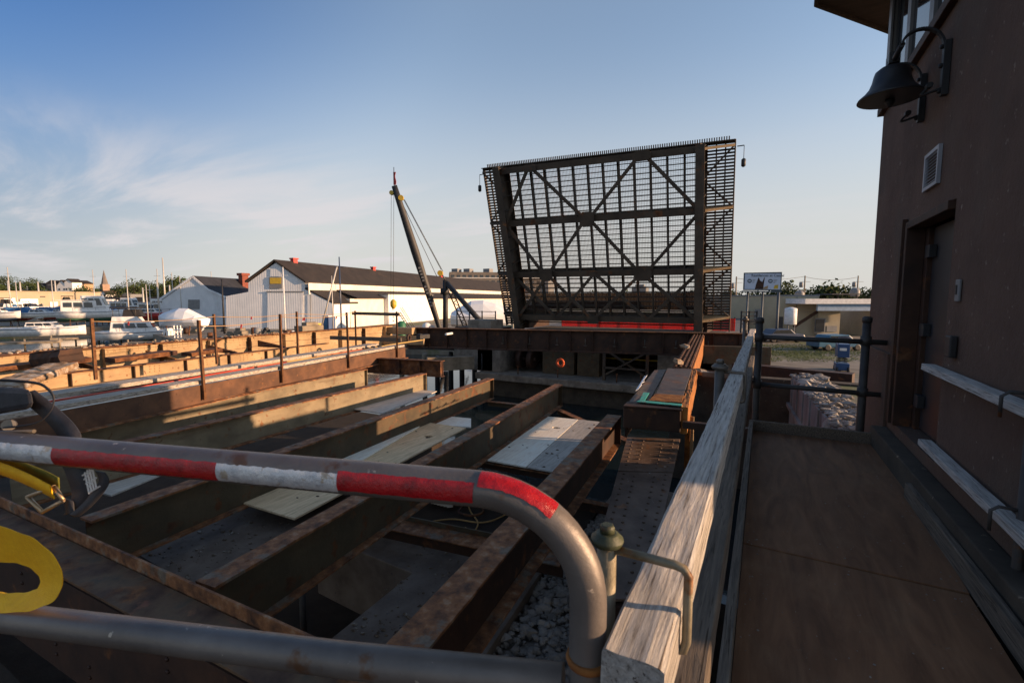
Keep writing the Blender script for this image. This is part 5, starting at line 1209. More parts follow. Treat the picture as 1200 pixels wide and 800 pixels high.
# apartment block
t = thing('apartment_building', gw(555, 350, 260), 'distant grey apartment block with rows of windows left of the leaf', 'building')
a, b_ = gw(527, 350, 260), gw(640, 350, 268); zt = gw(527, 318.5, 260).z; dv = (b_ - a).normalized(); dv.z = 0; bk = Vector((-dv.y, dv.x, 0))
MB().prism([Vector((p.x, p.y, GZ)) for p in (a, b_, b_ + bk * 20, a + bk * 20)], (0, 0, zt - GZ)).build('wall', mat('grey_brown_brick', [(.13, .11, .095), (.19, .165, .14)], .3, rough=.9, bump=0), t)
L = (b_ - a).length
q = MB(); q2 = MB()
for r in range(6):
    z = zt - 1.6 - r * 3.0
    for k in range(int(L / 3.2)):
        p = a + dv * (1 + k * 3.2) - bk * .06; 
        q.prism([Vector((p.x, p.y, z - 1.3)), Vector((p.x, p.y, z - 1.3)) + dv * 1.7, Vector((p.x, p.y, z)) + dv * 1.7, Vector((p.x, p.y, z))], -bk * .05)
    pz = Vector((a.x, a.y, z - 1.75)) - bk * .1; q2.prism([pz, pz + dv * L, pz + dv * L + up * .35, pz + up * .35], -bk * .2)
o = q.build('window', M['glass'], t); o['kind'] = 'stuff'; q2.build('balcony_band', M['white'], t)
for px in (535, 549, 572): p = gw(px, 318, 266); MB().box(p.x - 2, p.x + 2, p.y - 2, p.y + 2, zt, zt + 2.0).build('roof_vent', M['grey'], t)
# church
c = gw(124, 350, 420); t = thing('church', (c.x, c.y, GZ), 'distant brick church with a pointed steeple rising over the trees', 'church')
zs = gw(124, 333, 420).z; zp = gw(124, 316, 420).z
MB().box(c.x - 2.6, c.x + 2.6, c.y - 2.6, c.y + 2.6, GZ, zs).build('tower', M['stonewall'], t)
q = MB()
for k in range(8):
    a0, a1 = math.pi / 4 * k, math.pi / 4 * (k + 1); q.face([(c.x + 2.7 * math.cos(a0), c.y + 2.7 * math.sin(a0), zs), (c.x + 2.7 * math.cos(a1), c.y + 2.7 * math.sin(a1), zs), (c.x, c.y, zp)])
q.build('spire', M['copper'], t)
MB().box(c.x + 3.8, c.x + 16, c.y - 5, c.y + 5, GZ, gw(124, 341, 420).z).build('nave', M['stonewall'], t)
for s in (-1, 1): MB().box(c.x + s * 1.4 - .6, c.x + s * 1.4 + .6, c.y - 2.75, c.y - 2.62, zs - 6, zs - 2).build('belfry_window', M['darkgrey'], t)
q = MB(); p = gw(121, 352, 380); q.prism([(p.x - 4, p.y, 2), (p.x + 6, p.y + 2, 2), (p.x + 1, p.y + 1, 9)], (0, 8, 0)); 
# houses on the slope
def house(px, w, ww, h, rh, wm, rm, label, base):
    c = gw(px, base, w); t = thing('house', (c.x, c.y, c.z), label, 'house')
    x0 = c - Rv * ww / 2; x1 = c + Rv * ww / 2; z = c.z
    fr_ = [x0, x1, x1 + up * h, c + up * (h + rh), x0 + up * h]
    prism_between(MB(), fr_, [p + Fh * 5 + Rv * 2 for p in fr_]).build('wall', wm, t)
    q = MB()
    for A_, B_ in ((x0 + up * h - Rv * .4 - up * .2, c + up * (h + rh)), (c + up * (h + rh), x1 + up * h + Rv * .4 - up * .2)):
        A_ = A_ - Fh * .4; B_ = B_ - Fh * .4; prism_between(q, [A_, B_, B_ + up * .35, A_ + up * .35], [p + Fh * 5.8 + Rv * 2 for p in (A_, B_, B_ + up * .35, A_ + up * .35)])
    q.build('roof', rm, t)
    for s in (-.25, .25): p = c + Rv * ww * s + up * h * .35 - Fh * .05; MB().prism([p - Rv * .5, p + Rv * .5, p + Rv * .5 + up * 1.3, p - Rv * .5 + up * 1.3], -Fh * .06).build('window', M['glass'], t)
house(35, 330, 10, 3.5, 2.8, M['white'], M['roof'], 'pale gabled house behind the beige warehouse, leftmost of the hillside', 344)
house(50, 335, 7, 4, 3.2, M['beige'], M['roof'], 'cream gabled house behind the warehouse, left of the dark roofed one', 344)
house(61, 330, 7, 7, 2, M['darkgrey'], M['roof'], 'dark tall house behind the warehouse', 344)
house(73, 330, 7, 5, 3.6, M['white'], M['roof'], 'white gabled house behind the middle of the warehouse', 343)
house(92, 330, 9, 7.5, 2, mat('tan_siding', [(.35, .22, .12), (.45, .3, .18)], 1, rough=.9, bump=0), M['roof'], 'tan house among the trees left of the steeple', 345)
house(121, 330, 4.5, 2.5, 2.2, M['white'], M['roof'], 'white gabled house at the foot of the church steeple', 349)
house(81, 310, 5, 8, 2, M['white'], M['roof'], 'small pale house high among the trees', 345)

# trees
def leafcloud(mb, c, rx, ry, rz, n, sz, rnd):
    for _ in range(n):
        while True:
            v = Vector((rnd.uniform(-1, 1), rnd.uniform(-1, 1), rnd.uniform(-1, 1)))
            if .25 < v.length < 1: break
        p = Vector((c[0] + v.x * rx, c[1] + v.y * ry, c[2] + v.z * rz)); s = sz * rnd.uniform(.6, 1.3)
        a = Vector((rnd.uniform(-1, 1), rnd.uniform(-1, 1), rnd.uniform(-1, 1))).normalized(); b_ = a.cross(Vector((rnd.uniform(-1, 1), rnd.uniform(-1, 1), rnd.uniform(-1, 1)))).normalized()
        mb.face([p - a * s, p + b_ * s * .6, p + a * s, p - b_ * s * .6])
def tree(px, w, top_py, wid, label, seed, dens=1.0, name='broadleaf_tree', base=GZ, group='trees beyond the marina and yards'):
    rnd = random.Random(seed); c = gw(px, 350, w); H = gw(px, top_py, w).z; h = H - base
    t = thing(name, (c.x, c.y, base), label, 'tree', group)
    q = MB().tube([(c.x, c.y, base), (c.x + .2, c.y, base + h * .3), (c.x, c.y, base + h * .75)], [wid * .035, wid * .026, wid * .008], 7)
    lob = []
    for k in range(9):
        a = rnd.uniform(0, 6.28); r = wid * .5 * rnd.uniform(.15, .72); lob.append((c.x + math.cos(a) * r, c.y + math.sin(a) * r, base + h * rnd.uniform(.38, .86), wid * rnd.uniform(.16, .28)))
        q.tube([(c.x, c.y, base + h * .3), lob[-1][:3]], [wid * .015, wid * .004], 5)
    q.build('trunk', M['bark'], t)
    m_ = MB(); sz = wid * .035
    for (x, y, z, r) in lob: leafcloud(m_, (x, y, z), r, r, r * .8, int(95 * dens), sz, rnd)
    leafcloud(m_, (c.x, c.y, base + h * .6), wid * .34, wid * .34, h * .3, int(200 * dens), sz * 1.1, rnd)
    m_.build('crown', M['leaf'], t); return t
tr = random.Random(4)
def top_line(px):
    pts = [(-260, 322), (0, 320), (20, 321), (45, 324), (52, 330), (58, 336), (70, 328), (85, 334), (92, 328), (103, 326), (112, 333), (130, 336), (138, 328), (150, 330), (170, 322), (182, 326), (195, 325), (215, 322), (224, 328), (262, 328), (300, 330)]
    for (a, ya), (b_, yb) in zip(pts, pts[1:]):
        if a <= px <= b_: return ya + (yb - ya) * (px - a) / (b_ - a)
    return 332
k = 0
for px in range(-130, 262, 9):
    for row, (w, dy) in enumerate(((350, 0), (300, 7))):
        if row == 1 and 55 < px < 80: continue
        p = px + tr.uniform(-3, 3) + row * 4
        if 114 < p < 131: continue
        tree(p, w + tr.uniform(-12, 12), top_line(p) + dy + tr.uniform(-1, 2), tr.uniform(10, 14), ('dense dark tree of the skyline behind the marina', 'lower tree of the green belt behind the warehouses')[row], 100 + k, .75); k += 1
tree(157, 230, 321, 13, 'paler loose tree standing above the green belt, left of the light poles', 77, .5)
tree(206, 250, 322, 15, 'large dark tree just left of the smaller white shed', 78, 1)

# light poles and masts
def pole(px, top, w, r, label, m, name='mast', cat='mast', group=None, arms=0, base=GZ):
    a = gw(px, 350, w); a.z = base; b_ = gw(px, top, w); b_ = Vector((a.x, a.y, b_.z))
    t = thing(name, a, label, cat, group)
    MB().tube([a, b_], [r, r * .6], 7).build('pole', m, t)
    if arms:
        q = MB()
        for i in range(arms): z = b_.z - (b_.z - base) * (.12 + .28 * i); q.beam(Vector((a.x, a.y, z)) - Rv * r * 6, Vector((a.x, a.y, z)) + Rv * r * 6, .05, .05)
        q.build('crossarm', m, t)
    return t
for px, top, w, arms in ((12, 313, 90, 1), (62, 328, 95, 1), (111, 316, 80, 2), (150, 315.5, 72, 2), (186, 315, 75, 1), (172, 333, 68, 1), (203, 319, 85, 1), (249, 318, 110, 0), (176, 334, 80, 1), (20, 330, 100, 0), (212, 323, 84, 0), (185, 327, 90, 0)):
    pole(px, top, w, .09 if w < 90 else .12, 'bare sailboat mast rising over the marina', M['mast'], 'sailboat_mast', 'mast', 'sailboat masts over the marina', arms)
for px, top, w in ((193.5, 302, 130), (66, 329, 140), (11, 329, 140), (25, 330, 140), (46, 330, 140), (199.5, 334, 140), (168, 337, 140)):
    pole(px, top, w, .25 if top < 310 else .3, 'tall pale light pole behind the boats' if top < 310 else 'short pale pole standing behind the warehouse', M['mast'], 'light_pole', 'pole', None if top < 310 else 'poles behind the warehouse', 0)
pole(261, 327, 62, .14, 'dark utility pole in front of the gap between the two white sheds', M['black'], 'utility_pole', 'pole', None, 1)
t = pole(333, 313, 60, .09, 'white sailboat mast standing before the big gable', M['white'], 'sailboat_mast', 'mast', None, 2)
t = pole(399, 301, 52, .10, 'dark blue sailboat mast right of the big gable', M['bluehull'], 'sailboat_mast', 'mast', None, 1)
t = pole(389.5, 323, 55, .07, 'thin pale mast beside the dark blue mast', M['mast'], 'sailboat_mast', 'mast', None, 0)
a, b_ = gw(376, 386, 54), gw(395, 312, 54)
t = thing('leaning_mast', a, 'pale mast leaning against the dark blue mast', 'mast'); MB().tube([a, b_], .09, 7).build('pole', M['mast'], t); MB().tube([b_, gw(389, 386, 54)], .02, 4).build('stay', M['wire'], t)
t = pole(601, 330, 60, .12, 'pale pole behind the left foot of the raised leaf', M['mast'], 'sailboat_mast', 'mast', None, 3)

# boats
def boat(px, w, z, L, B, H, heading, label, hullm=None, bottom=None, kind='cruiser', name='motor_boat'):
    c = gw(px, 350, w); t = thing(name, (0, 0, 0), label, 'boat', None)
    u = (Rv * math.cos(heading) + Fh * math.sin(heading)); v = Vector((-u.y, u.x, 0)); O = Vector((c.x, c.y, z)); t.location = O
    P = lambda a, b_, h: O + u * a + v * b_ + up * h
    st = [(-.5, .86, 0), (-.2, 1, .0), (.1, .96, .03), (.3, .72, .12), (.43, .34, .28), (.5, .02, .42)]
    def ring(f, bw, rise, lo, hi_): 
        x = f * L; b2 = B / 2 * bw
        return [P(x - .0, -b2, H * hi_ * (1 + rise * .35)), P(x, -b2 * .82, H * (lo + rise * .4)), P(x, 0, H * (rise * 1.2 if lo < .2 else lo)), P(x, b2 * .82, H * (lo + rise * .4)), P(x, b2, H * hi_ * (1 + rise * .35))]
    q = MB(); i0 = 0; rr_ = [ring(f, bw, ri, .3, 1) for f, bw, ri in st]
    for r_ in rr_: q.v += [tuple(p) for p in r_]
    for k in range(len(st) - 1):
        for j in range(4): a = k * 5 + j; q.f.append((a, a + 5, a + 6, a + 1)); q.sm.append(True)
        a = k * 5; q.f.append((a + 4, a + 9, a + 5, a)); q.sm.append(False)
    q.f.append((0, 1, 2, 3, 4)); q.sm.append(False); q.f.append((25, 29, 28, 27, 26)); q.sm.append(False)
    hull = q.build('hull', hullm or M['gelcoat'], t)
    if bottom:
        q = MB(); rr_ = []
        for f, bw, ri in st: x = f * L * .985; b2 = B / 2 * bw * .8; rr_.append([P(x, -b2, H * (.29 + ri * .4)), P(x, 0, -H * .1 + H * ri), P(x, b2, H * (.29 + ri * .4))])
        for r_ in rr_: q.v += [tuple(p) for p in r_]
        for k in range(len(st) - 1):
            for j in range(2): a = k * 3 + j; q.f.append((a, a + 3, a + 4, a + 1)); q.sm.append(True)
            a = k * 3; q.f.append((a + 2, a + 5, a + 3, a)); q.sm.append(False)
        q.f.append((0, 1, 2)); q.sm.append(False)
        q.build('bottom', bottom, t)
        for f in (-.3, .1):
            for s in (-.3, .3): MB().beam(P(f * L, s * B, H * .3), P(f * L, s * B * 1.4, GZ - z), .08, .08).build('jack_stand', M['rust'], t)
    for s in (-1, 1):
        stripe = MB()
        for k in range(len(st) - 2):
            f, bw, ri = st[k]; f2, bw2, ri2 = st[k + 1]; a = P(f * L, s * B / 2 * bw * 1.01, H * .86 * (1 + ri * .35)); b_ = P(f2 * L, s * B / 2 * bw2 * 1.01, H * .86 * (1 + ri2 * .35))
            stripe.prism([a, b_, b_ + up * .07, a + up * .07], v * s * .02)
        stripe.build('stripe', M['bluehull'], t)
    def cab(x0, x1, h0, h1, b0, b1, rake, m=M['gelcoat'], nm='cabin', wins=True):
        lo = [P(x0, -b0, h0), P(x1, -b0 * .85, h0), P(x1, b0 * .85, h0), P(x0, b0, h0)]; hi2 = [P(x0 + rake * .2, -b1, h1), P(x1 - rake, -b1 * .85, h1), P(x1 - rake, b1 * .85, h1), P(x0 + rake * .2, b1, h1)]
        o = MB().hexa(lo + hi2).build(nm, m, t, bevel=.04)
        if wins:
            for (i, j) in ((0, 1), (1, 2), (3, 2)):
                A_, B_, C_, D_ = lo[i], lo[j], hi2[j], hi2[i]; n_ = (B_ - A_).cross(D_ - A_).normalized(); n_ = n_ if n_.dot((A_ + C_) / 2 - O - u * ((x0 + x1) / 2)) > 0 else -n_
                N_ = 3 if (i, j) != (1, 2) else 2
                for k in range(N_):
                    f0, f1 = .08 + k * .86 / N_, .03 + (k + 1) * .86 / N_
                    pt = lambda s, h: (A_ + (B_ - A_) * s) * (1 - h) + (D_ + (C_ - D_) * s) * h
                    MB().prism([pt(f0, .38) + n_ * .05, pt(f1, .38) + n_ * .05, pt(f1, .82) + n_ * .05, pt(f0, .82) + n_ * .05], n_ * .02).build('window', M['glass'], o)
        return o
    def rail():
        q = MB(); pts = []
        for f, bw, ri in st[1:]: pts.append((P(f * L, -B / 2 * bw * .95, H * (1 + ri * .35) + .55), P(f * L, -B / 2 * bw * .95, H * (1 + ri * .35))))
        for s in (0,): q.tube([a for a, b_ in pts], .025, 5)
        pts2 = [(P(f * L, B / 2 * bw * .95, H * (1 + ri * .35) + .55), P(f * L, B / 2 * bw * .95, H * (1 + ri * .35))) for f, bw, ri in st[1:]]
        q.tube([a for a, b_ in pts2], .025, 5)
        for a, b_ in pts + pts2: q.tube([a, b_], .02, 5)
        q.build('bow_rail', M['galv'], t)
    if kind == 'cruiser':
        cab(-.15 * L, .22 * L, H * .98, H + .75, B * .38, B * .32, .8); rail()
        MB().prism([P(-.15 * L, -B * .33, H + .8), P(-.02 * L, -B * .33, H + .8), P(-.0 * L, -B * .3, H + 1.35), P(-.02 * L, -B * .3, H + 1.4)], v * B * .6).build('windscreen', M['glass'], t)
    elif kind == 'canvas':
        cab(-.05 * L, .25 * L, H * .98, H + .5, B * .36, B * .28, .9); rail()
        cab(-.42 * L, -.02 * L, H * .98, H + .9, B * .4, B * .3, .7, M['canvas_blue'], 'canvas_cover', False)
    elif kind == 'fly':
        cab(-.32 * L, .2 * L, H * .98, H + 1.25, B * .42, B * .36, .7); cab(-.3 * L, .02 * L, H + 1.26, H + 1.9, B * .36, B * .33, .3, wins=False); rail()
        q = MB()
        for s in (-1, 1):
            for f in (-.28, -.02): q.tube([P(f * L, s * B * .3, H + 1.9), P(f * L, s * B * .3, H + 3.0)], .03, 5)
        q.build('canopy_frame', M['galv'], t)
        cab(-.31 * L, .02 * L, H + 2.95, H + 3.1, B * .36, B * .34, .1, M['canvas_black'], 'canopy', False)
        cab(-.18 * L, .05 * L, H + 1.9, H + 2.8, B * .3, B * .2, .5, M['canvas_black'], 'canvas_cover', False)
    elif kind == 'pilot':
        cab(-.42 * L, .12 * L, H * .98, H + 1.7, B * .42, B * .38, .2); cab(-.15 * L, .27 * L, H * .98, H + 2.5, B * .36, B * .3, .9); rail()
        MB().prism([P(-.48 * L, -B * .42, H + 1.72), P(.0 * L, -B * .42, H + 1.72), P(.0 * L, B * .42, H + 1.72), P(-.48 * L, B * .42, H + 1.72)], up * .1).build('awning', M['gelcoat'], t)
    return t
boat(39, 80, -2.0, 9.0, 3.0, 1.25, R_(22), 'white speedboat with a blue cover and red bottom stored ashore at the left', bottom=M['redhull'], kind='canvas')
boat(46, 67, WZ - .15, 9.8, 3.2, 1.7, R_(24), 'long white cruiser afloat at the dock at the far left', kind='cruiser')
boat(107, 79, -2.1, 8.6, 3.4, 1.7, R_(26), 'white pilothouse boat with a green bottom on stands', bottom=M['greenhull'], kind='pilot')
boat(163, 62, WZ - .1, 9.2, 3.3, 1.5, R_(22), 'white flybridge cruiser with a black canopy moored before the small shed', kind='fly')
boat(-3, 78, -2.1, 8, 2.8, 1.5, R_(-5), 'white boat cut by the left edge, ashore', bottom=M['bluehull'], kind='cruiser')
boat(66, 92, -2.2, 7.5, 2.6, 1.2, R_(10), 'small dark hulled boat ashore behind the white speedboat', hullm=M['bluehull'], bottom=M['redhull'], kind='canvas')
boat(20, 94, -2.3, 8, 2.8, 1.3, R_(0), 'dark green covered boat ashore under the loading doors', hullm=M['greenhull'], bottom=M['greenhull'], kind='canvas')
boat(176, 84, -2.2, 8, 2.7, 1.3, R_(4), 'small red boat ashore behind the masts', hullm=M['red'], bottom=M['redhull'], kind='cruiser')
boat(150, 100, -2.2, 8, 2.7, 1.5, R_(-4), 'white boat ashore in front of the dark grey building', bottom=M['bluehull'], kind='pilot')
boat(82, 100, -2.3, 7, 2.6, 1.2, R_(4), 'white boat ashore left of the pilothouse boat', bottom=M['greenhull'], kind='cruiser')
# more boats packed ashore between the bigger ones
rb = random.Random(31)
kinds_ = ['cruiser', 'canvas', 'pilot', 'cruiser', 'fly']
for k in range(22):
    px = (-20, 4, 28, 50, 76, 92, 118, 128, 140, 152, 160, 172, 184, 190, 12, 36, 60, 100, 124, 146, 166, 178)[k]; w = (112, 108, 116, 110, 114, 96, 98, 112, 92, 114, 96, 108, 96, 104, 98, 104, 100, 118, 120, 104, 120, 116)[k]
    hm_ = M['gelcoat'] if rb.random() < .75 else M['bluehull']; bi_ = rb.choice([0, 1, 2])
    boat(px, w, -2.2 + rb.uniform(-.2, .2), rb.uniform(5, 8), 2.5, rb.uniform(1.0, 1.5), R_(rb.choice([25, 35, 150, 160, 60, 200])), '%s %s with %s bottom ashore in the back rows' % ('white' if hm_ == M['gelcoat'] else 'navy', {'cruiser': 'cabin cruiser', 'canvas': 'blue covered boat', 'pilot': 'pilothouse boat', 'fly': 'black canopied boat'}[kinds_[k % 5]], ('red', 'navy', 'green')[bi_]), hullm=hm_, bottom=(M['redhull'], M['bluehull'], M['greenhull'])[bi_], kind=kinds_[k % 5])['group'] = 'boats packed ashore in the marina'
# shrink wrapped boat
def wrapped(px, w, L, B, Hh, label, flip=1, z=GZ + .9):
    c = gw(px, 350, w); u = Rv * flip; v = Fh; t = thing('wrapped_boat', (c.x, c.y, z), label, 'boat'); O = Vector((c.x, c.y, z))
    st = [(-.5, .1, .55, .62), (-.42, .45, .42, .75), (-.25, .8, .36, .88), (-.05, .96, .33, 1.0), (.15, 1, .3, .98), (.36, .98, .3, .72), (.48, .9, .32, .55)]
    q = MB(); n = 9
    for f, bw, lo, top in st:
        b2 = B / 2 * bw; x = f * L
        for (yy, zz2) in ((0, 0.02 + .25 * (lo - .3)), (-.62, lo * .35), (-.95, lo), (-1.0, lo + .12), (-.55, top * .86), (0, top), (.55, top * .86), (1.0, lo + .12), (.95, lo), (.62, lo * .35)):
            q.v.append(tuple(O + u * x + v * (yy * b2) + up * (zz2 * Hh)))
    for k in range(len(st) - 1):
        for j in range(10): a, b_ = k * 10 + j, k * 10 + (j + 1) % 10; q.f.append((a, b_, b_ + 10, a + 10)); q.sm.append(False)
    q.f.append(tuple(range(10))[::-1]); q.f.append(tuple(range(60, 70))); q.sm += [False, False]
    q.build('shrink_wrap', M['shrink'], t)
    for f in (-.25, .25):
        for s in (-.3, .3): MB().beam(O + u * f * L + v * s * B + up * .3, O + u * f * L + v * s * B * 1.4 + up * (GZ - z), .1, .1).build('jack_stand', M['rust'], t)
    return t
wrapped(212, 60, 5.9, 2.6, 2.5, 'white shrink wrapped boat on stands before the smaller shed')
wrapped(136, 84, 3.8, 2.2, 2.0, 'small white shrink wrapped boat right of the pilothouse boat', 1, GZ + .6)
wrapped(563, 70, 9, 3.5, 4.0, 'white shrink wrapped boat seen between the derrick legs', -1, GZ + .4)
# docks
for k, (x0, y0, x1, y1, lab) in enumerate(((60, 397, 142, 394, 'low grey wooden dock in front of the pilothouse boat'), (-60, 404, 70, 400, 'wooden dock at the far left by the long cruiser'), (215, 400, 330, 398, 'wooden dock before the big white shed'), (150, 402, 245, 401, 'wooden jetty right of the flybridge cruiser'))):
    a, b_ = gz(x0, y0, -3.4), gz(x1, y1, -3.4)
    t = thing('wooden_dock', (a + b_) / 2, lab, 'dock'); MB().beam(a, b_, 1.6, .25).build('deck', M['dock'], t)
    q = MB()
    for i in range(4): p = a + (b_ - a) * (i / 3); MB().tube([p - up * 1.5, p + up * .4], .1, 7).build('pile', M['dock'], t)
# yard clutter
rs = random.Random(21)
clut = [('crate', 'box', M['canvas_blue'], 205), ('barrel', 'barrel', M['blue'], 386), ('crate', 'box', M['yellow'], 367), ('cable_drum', 'drum', M['dock'], 230)]
t = thing('portable_toilet', gw(386, 388, 66), 'blue portable toilet beside the leaning mast', 'toilet')
p = gw(386, 388, 66); z0 = GZ
MB().box(p.x - .6, p.x + .6, p.y - .6, p.y + .6, z0, z0 + 2.1).build('cabin', M['blue'], t, bevel=.04); MB().box(p.x - .62, p.x + .62, p.y - .62, p.y + .62, z0 + 2.1, z0 + 2.25).build('roof', M['white'], t, bevel=.05); MB().box(p.x - .35, p.x + .35, p.y - .63, p.y - .605, z0 + .1, z0 + 1.9).build('door', M['canvas_blue'], t)
p = gw(368, 388, 64); t = thing('crate', Vector((p.x, p.y, z0)), 'pale yellow crate at the foot of the big shed', 'crate')
MB().box(p.x - .8, p.x + .8, p.y - .6, p.y + .6, z0 + .1, z0 + 1.3).build('box', M['yellow'], t, bevel=.02); MB().box(p.x - .85, p.x + .85, p.y - .65, p.y + .65, z0, z0 + .099).build('pallet', M['dock'], t)
for k in range(26):
    px = rs.uniform(192, 350) if k < 18 else rs.uniform(400, 560); w = rs.uniform(52, 66) ; p = gw(px, 388, w); s = rs.uniform(.3, .75); kind = rs.choice(['a', 'b', 'c'])
    mm_ = rs.choice([M['black'], M['dock'], M['rust'], M['white'], M['grey'], M['blue'], M['rust_dark']]); g = MB()
    if kind == 'a': g.box(p.x - s, p.x + s, p.y - s * .6, p.y + s * .6, z0, z0 + s).box(p.x - s * .7, p.x + s * .5, p.y - s * .5, p.y + s * .5, z0 + s, z0 + s * 1.5)
    elif kind == 'b': g.lathe([(s * .5, 0), (s * .53, s * .5), (s * .5, s * 1.3), (s * .2, s * 1.35)], (p.x, p.y, z0), seg=12)
    else:
        for i in range(4): g.beam((p.x - s, p.y + i * .1, z0 + .1 + i * .16), (p.x + s * rs.uniform(.6, 1.4), p.y + i * .1, z0 + .1 + i * .16), .2, .12)
    nm = {'a': 'equipment_box', 'b': 'barrel', 'c': 'lumber_stack'}[kind]
    tag(g.build(nm, mm_, None, (p.x, p.y, z0)), {M['black']: 'black', M['dock']: 'brown wooden', M['rust']: 'rusty', M['white']: 'white', M['grey']: 'grey', M['blue']: 'blue', M['rust_dark']: 'dark brown'}[mm_] + {'a': ' stepped equipment box', 'b': ' drum', 'c': ' stack of lumber'}[kind] + ' in the yard before the sheds', {'a': 'box', 'b': 'barrel', 'c': 'lumber'}[kind], {'a': 'boxes in the shed yard', 'b': 'drums in the shed yard', 'c': 'lumber in the shed yard'}[kind])
# white lattice rack by the wrapped boat
p = gw(208, 390, 55); t = thing('white_rack', Vector((p.x, p.y, z0)), 'white metal rack on the quay right of the flybridge cruiser', 'rack')
q = MB()
for dx in (-.7, 0, .7): q.box(p.x + dx - .05, p.x + dx + .05, p.y - .05, p.y + .05, z0, z0 + 1.6)
q.build('upright', M['white'], t); q = MB()
for h in (.3, .95, 1.55): q.box(p.x - .75, p.x + .75, p.y - .04, p.y + .04, z0 + h - .05, z0 + h + .05)
q.build('shelf', M['white'], t)
# stairs and green tank in front of the white annex
p = gw(473, 386, 60); t = thing('gangway_stairs', Vector((p.x, p.y, z0)), 'grey metal stairs with handrails before the white annex', 'stairs')
q = MB()
for s in (-.5, .5): q.beam(gw(468, 366, 60) + Fh * s, gw(482, 388, 60) + Fh * s, .06, .08); q.beam(gw(470, 360, 60) + Fh * s, gw(486, 386, 60) + Fh * s, .05, .05)
q.build('stringer', M['darkpipe'], t); q = MB()
for k in range(7): a = gw(468 + 2 * k, 367 + 3 * k, 60); q.beam(a - Fh * .5, a + Fh * .5, .25, .04)
q.build('step', M['darkpipe'], t)
for (px, hh, m, lab, nm) in ((470.5, 1.7, M['green'], 'green tank at the foot of the metal stairs', 'tank'), (500, 1.5, M['white'], 'white tank in the yard left of the derrick', 'tank'), (505, 1.2, M['grey'], 'grey tank in the yard beside the white one', 'tank')):
    p = gw(px, 386, 56); tag(MB().lathe([(.5, 0), (.52, .1), (.52, hh), (.3, hh + .2), (.08, hh + .25)], (p.x, p.y, z0), seg=14).build(nm, m, None, (p.x, p.y, z0)), lab, 'tank')
# cars by the warehouse
def car(px, w, m, label, L=4.4, heading=0):
    c = gw(px, 350, w); t = thing('parked_car', (c.x, c.y, GZ), label, 'car', 'vehicles parked in the yards'); u = Rv * math.cos(heading) + Fh * math.sin(heading); v = Vector((-u.y, u.x, 0)); O = Vector((c.x, c.y, GZ))
    pr = [(-.5, .35), (-.5, .85), (-.36, .95), (-.27, 1.4), (.12, 1.42), (.24, .98), (.46, .85), (.5, .6), (.5, .35)]
    MB().prism([O + u * x * L + up * z - v * .85 for x, z in pr], v * 1.7).build('body', m, t, bevel=.05)
    MB().prism([O + u * x * L + up * z - v * .87 for x, z in ((-.31, .98), (-.25, 1.32), (.1, 1.34), (.19, .98))], v * 1.74).build('window', M['glass'], t)
    for x in (-.31, .31):
        for s in (-.86, .62): MB().lathe([(.2, 0), (.33, .02), (.33, .22), (.2, .24)], O + u * x * L + up * .33 + v * s, v, 14).build('wheel', M['black'], t)
    return t
for px, w, m, lab in ((57, 104, M['red'], 'red car parked behind the speedboat'), (44, 106, M['red'], 'small red car parked left of the other red one'), (124, 108, M['red'], 'orange red vehicle right of the pilothouse boat'), (132, 118, M['white'], 'white car by the dark grey building'), (100, 112, M['bluehull'], 'dark blue car behind the pilothouse boat'), (168, 104, M['red'], 'red van like vehicle among the masts'), (182, 110, M['white'], 'white vehicle among the masts left of the small shed')):
    car(px, w, m, lab)

# ================================================================ BACKGROUND, RIGHT
RW = 58
t = thing('block_building', gw(940, 392, RW), 'long cream block building with a blue fascia over an open bay', 'building')
def on_r(px, w0=RW): return gw(px, 350, w0)
a, b_ = gw(845, 350, 62), gw(960, 350, 58); a.z = b_.z = 0; zt = gw(900, 347, 60).z
MB().prism([Vector((p.x, p.y, GZ)) for p in (a, b_, b_ + Fh * 14, a + Fh * 14)], (0, 0, zt - GZ)).build('wall', M['cream'], t)
MB().prism([Vector((p.x, p.y, zt)) for p in (a - Fh * .1, b_ - Fh * .1, b_ + Fh * 14, a + Fh * 14)], (0, 0, .15)).build('coping', M['grey'], t)
c_ = gw(1060, 350, 56); c_.z = 0
b2 = gw(960.5, 350, 58); b2.z = 0; z2 = gw(980, 352, 57).z
MB().prism([Vector((p.x, p.y, GZ)) for p in (b2 + Fh * 1, gw(985, 350, 58.2) * 1.0, gw(985, 350, 66), b2 + Fh * 9)], (0, 0, z2 - GZ)).build('wall', M['cream'], t) if False else None
def rp_(px0, px1, z0_, z1_, w0, w1, m, name, th=.2, par=None):
    A_, B_ = gw(px0, 350, w0), gw(px1, 350, w1)
    return MB().prism([Vector((A_.x, A_.y, z0_)), Vector((B_.x, B_.y, z0_)), Vector((B_.x, B_.y, z1_)), Vector((A_.x, A_.y, z1_))], Fh * th).build(name, m, par or t)
ZR = gw(960, 350, 56).z
zf0, zf1, zf2 = gw(960, 364, 56).z, gw(960, 356, 56).z, gw(960, 350, 56).z
rp_(960, 986, GZ, zf1, 57.5, 57.5, M['cream'], 'bay_wall', 8)
rp_(1022, 1075, GZ, zf1, 57.5, 57.5, M['cream'], 'bay_wall', 8)
rp_(986.2, 1021.8, GZ, zf1, 63, 63, M['darkgrey'], 'bay_back', .3)
rp_(959, 1075, zf0, zf1, 55.6, 55.6, plain('pale_blue_fascia', (.25, .36, .5), .6), 'blue_fascia', .3)
rp_(944, 1075, zf1 + .004, zf2, 55.2, 55.2, M['white'], 'canopy_edge', 4)
rp_(975, 1010, gw(980, 344, 56).z - .12, gw(980, 344, 56).z, 56, 56, M['darkgrey'], 'upper_canopy', 3)
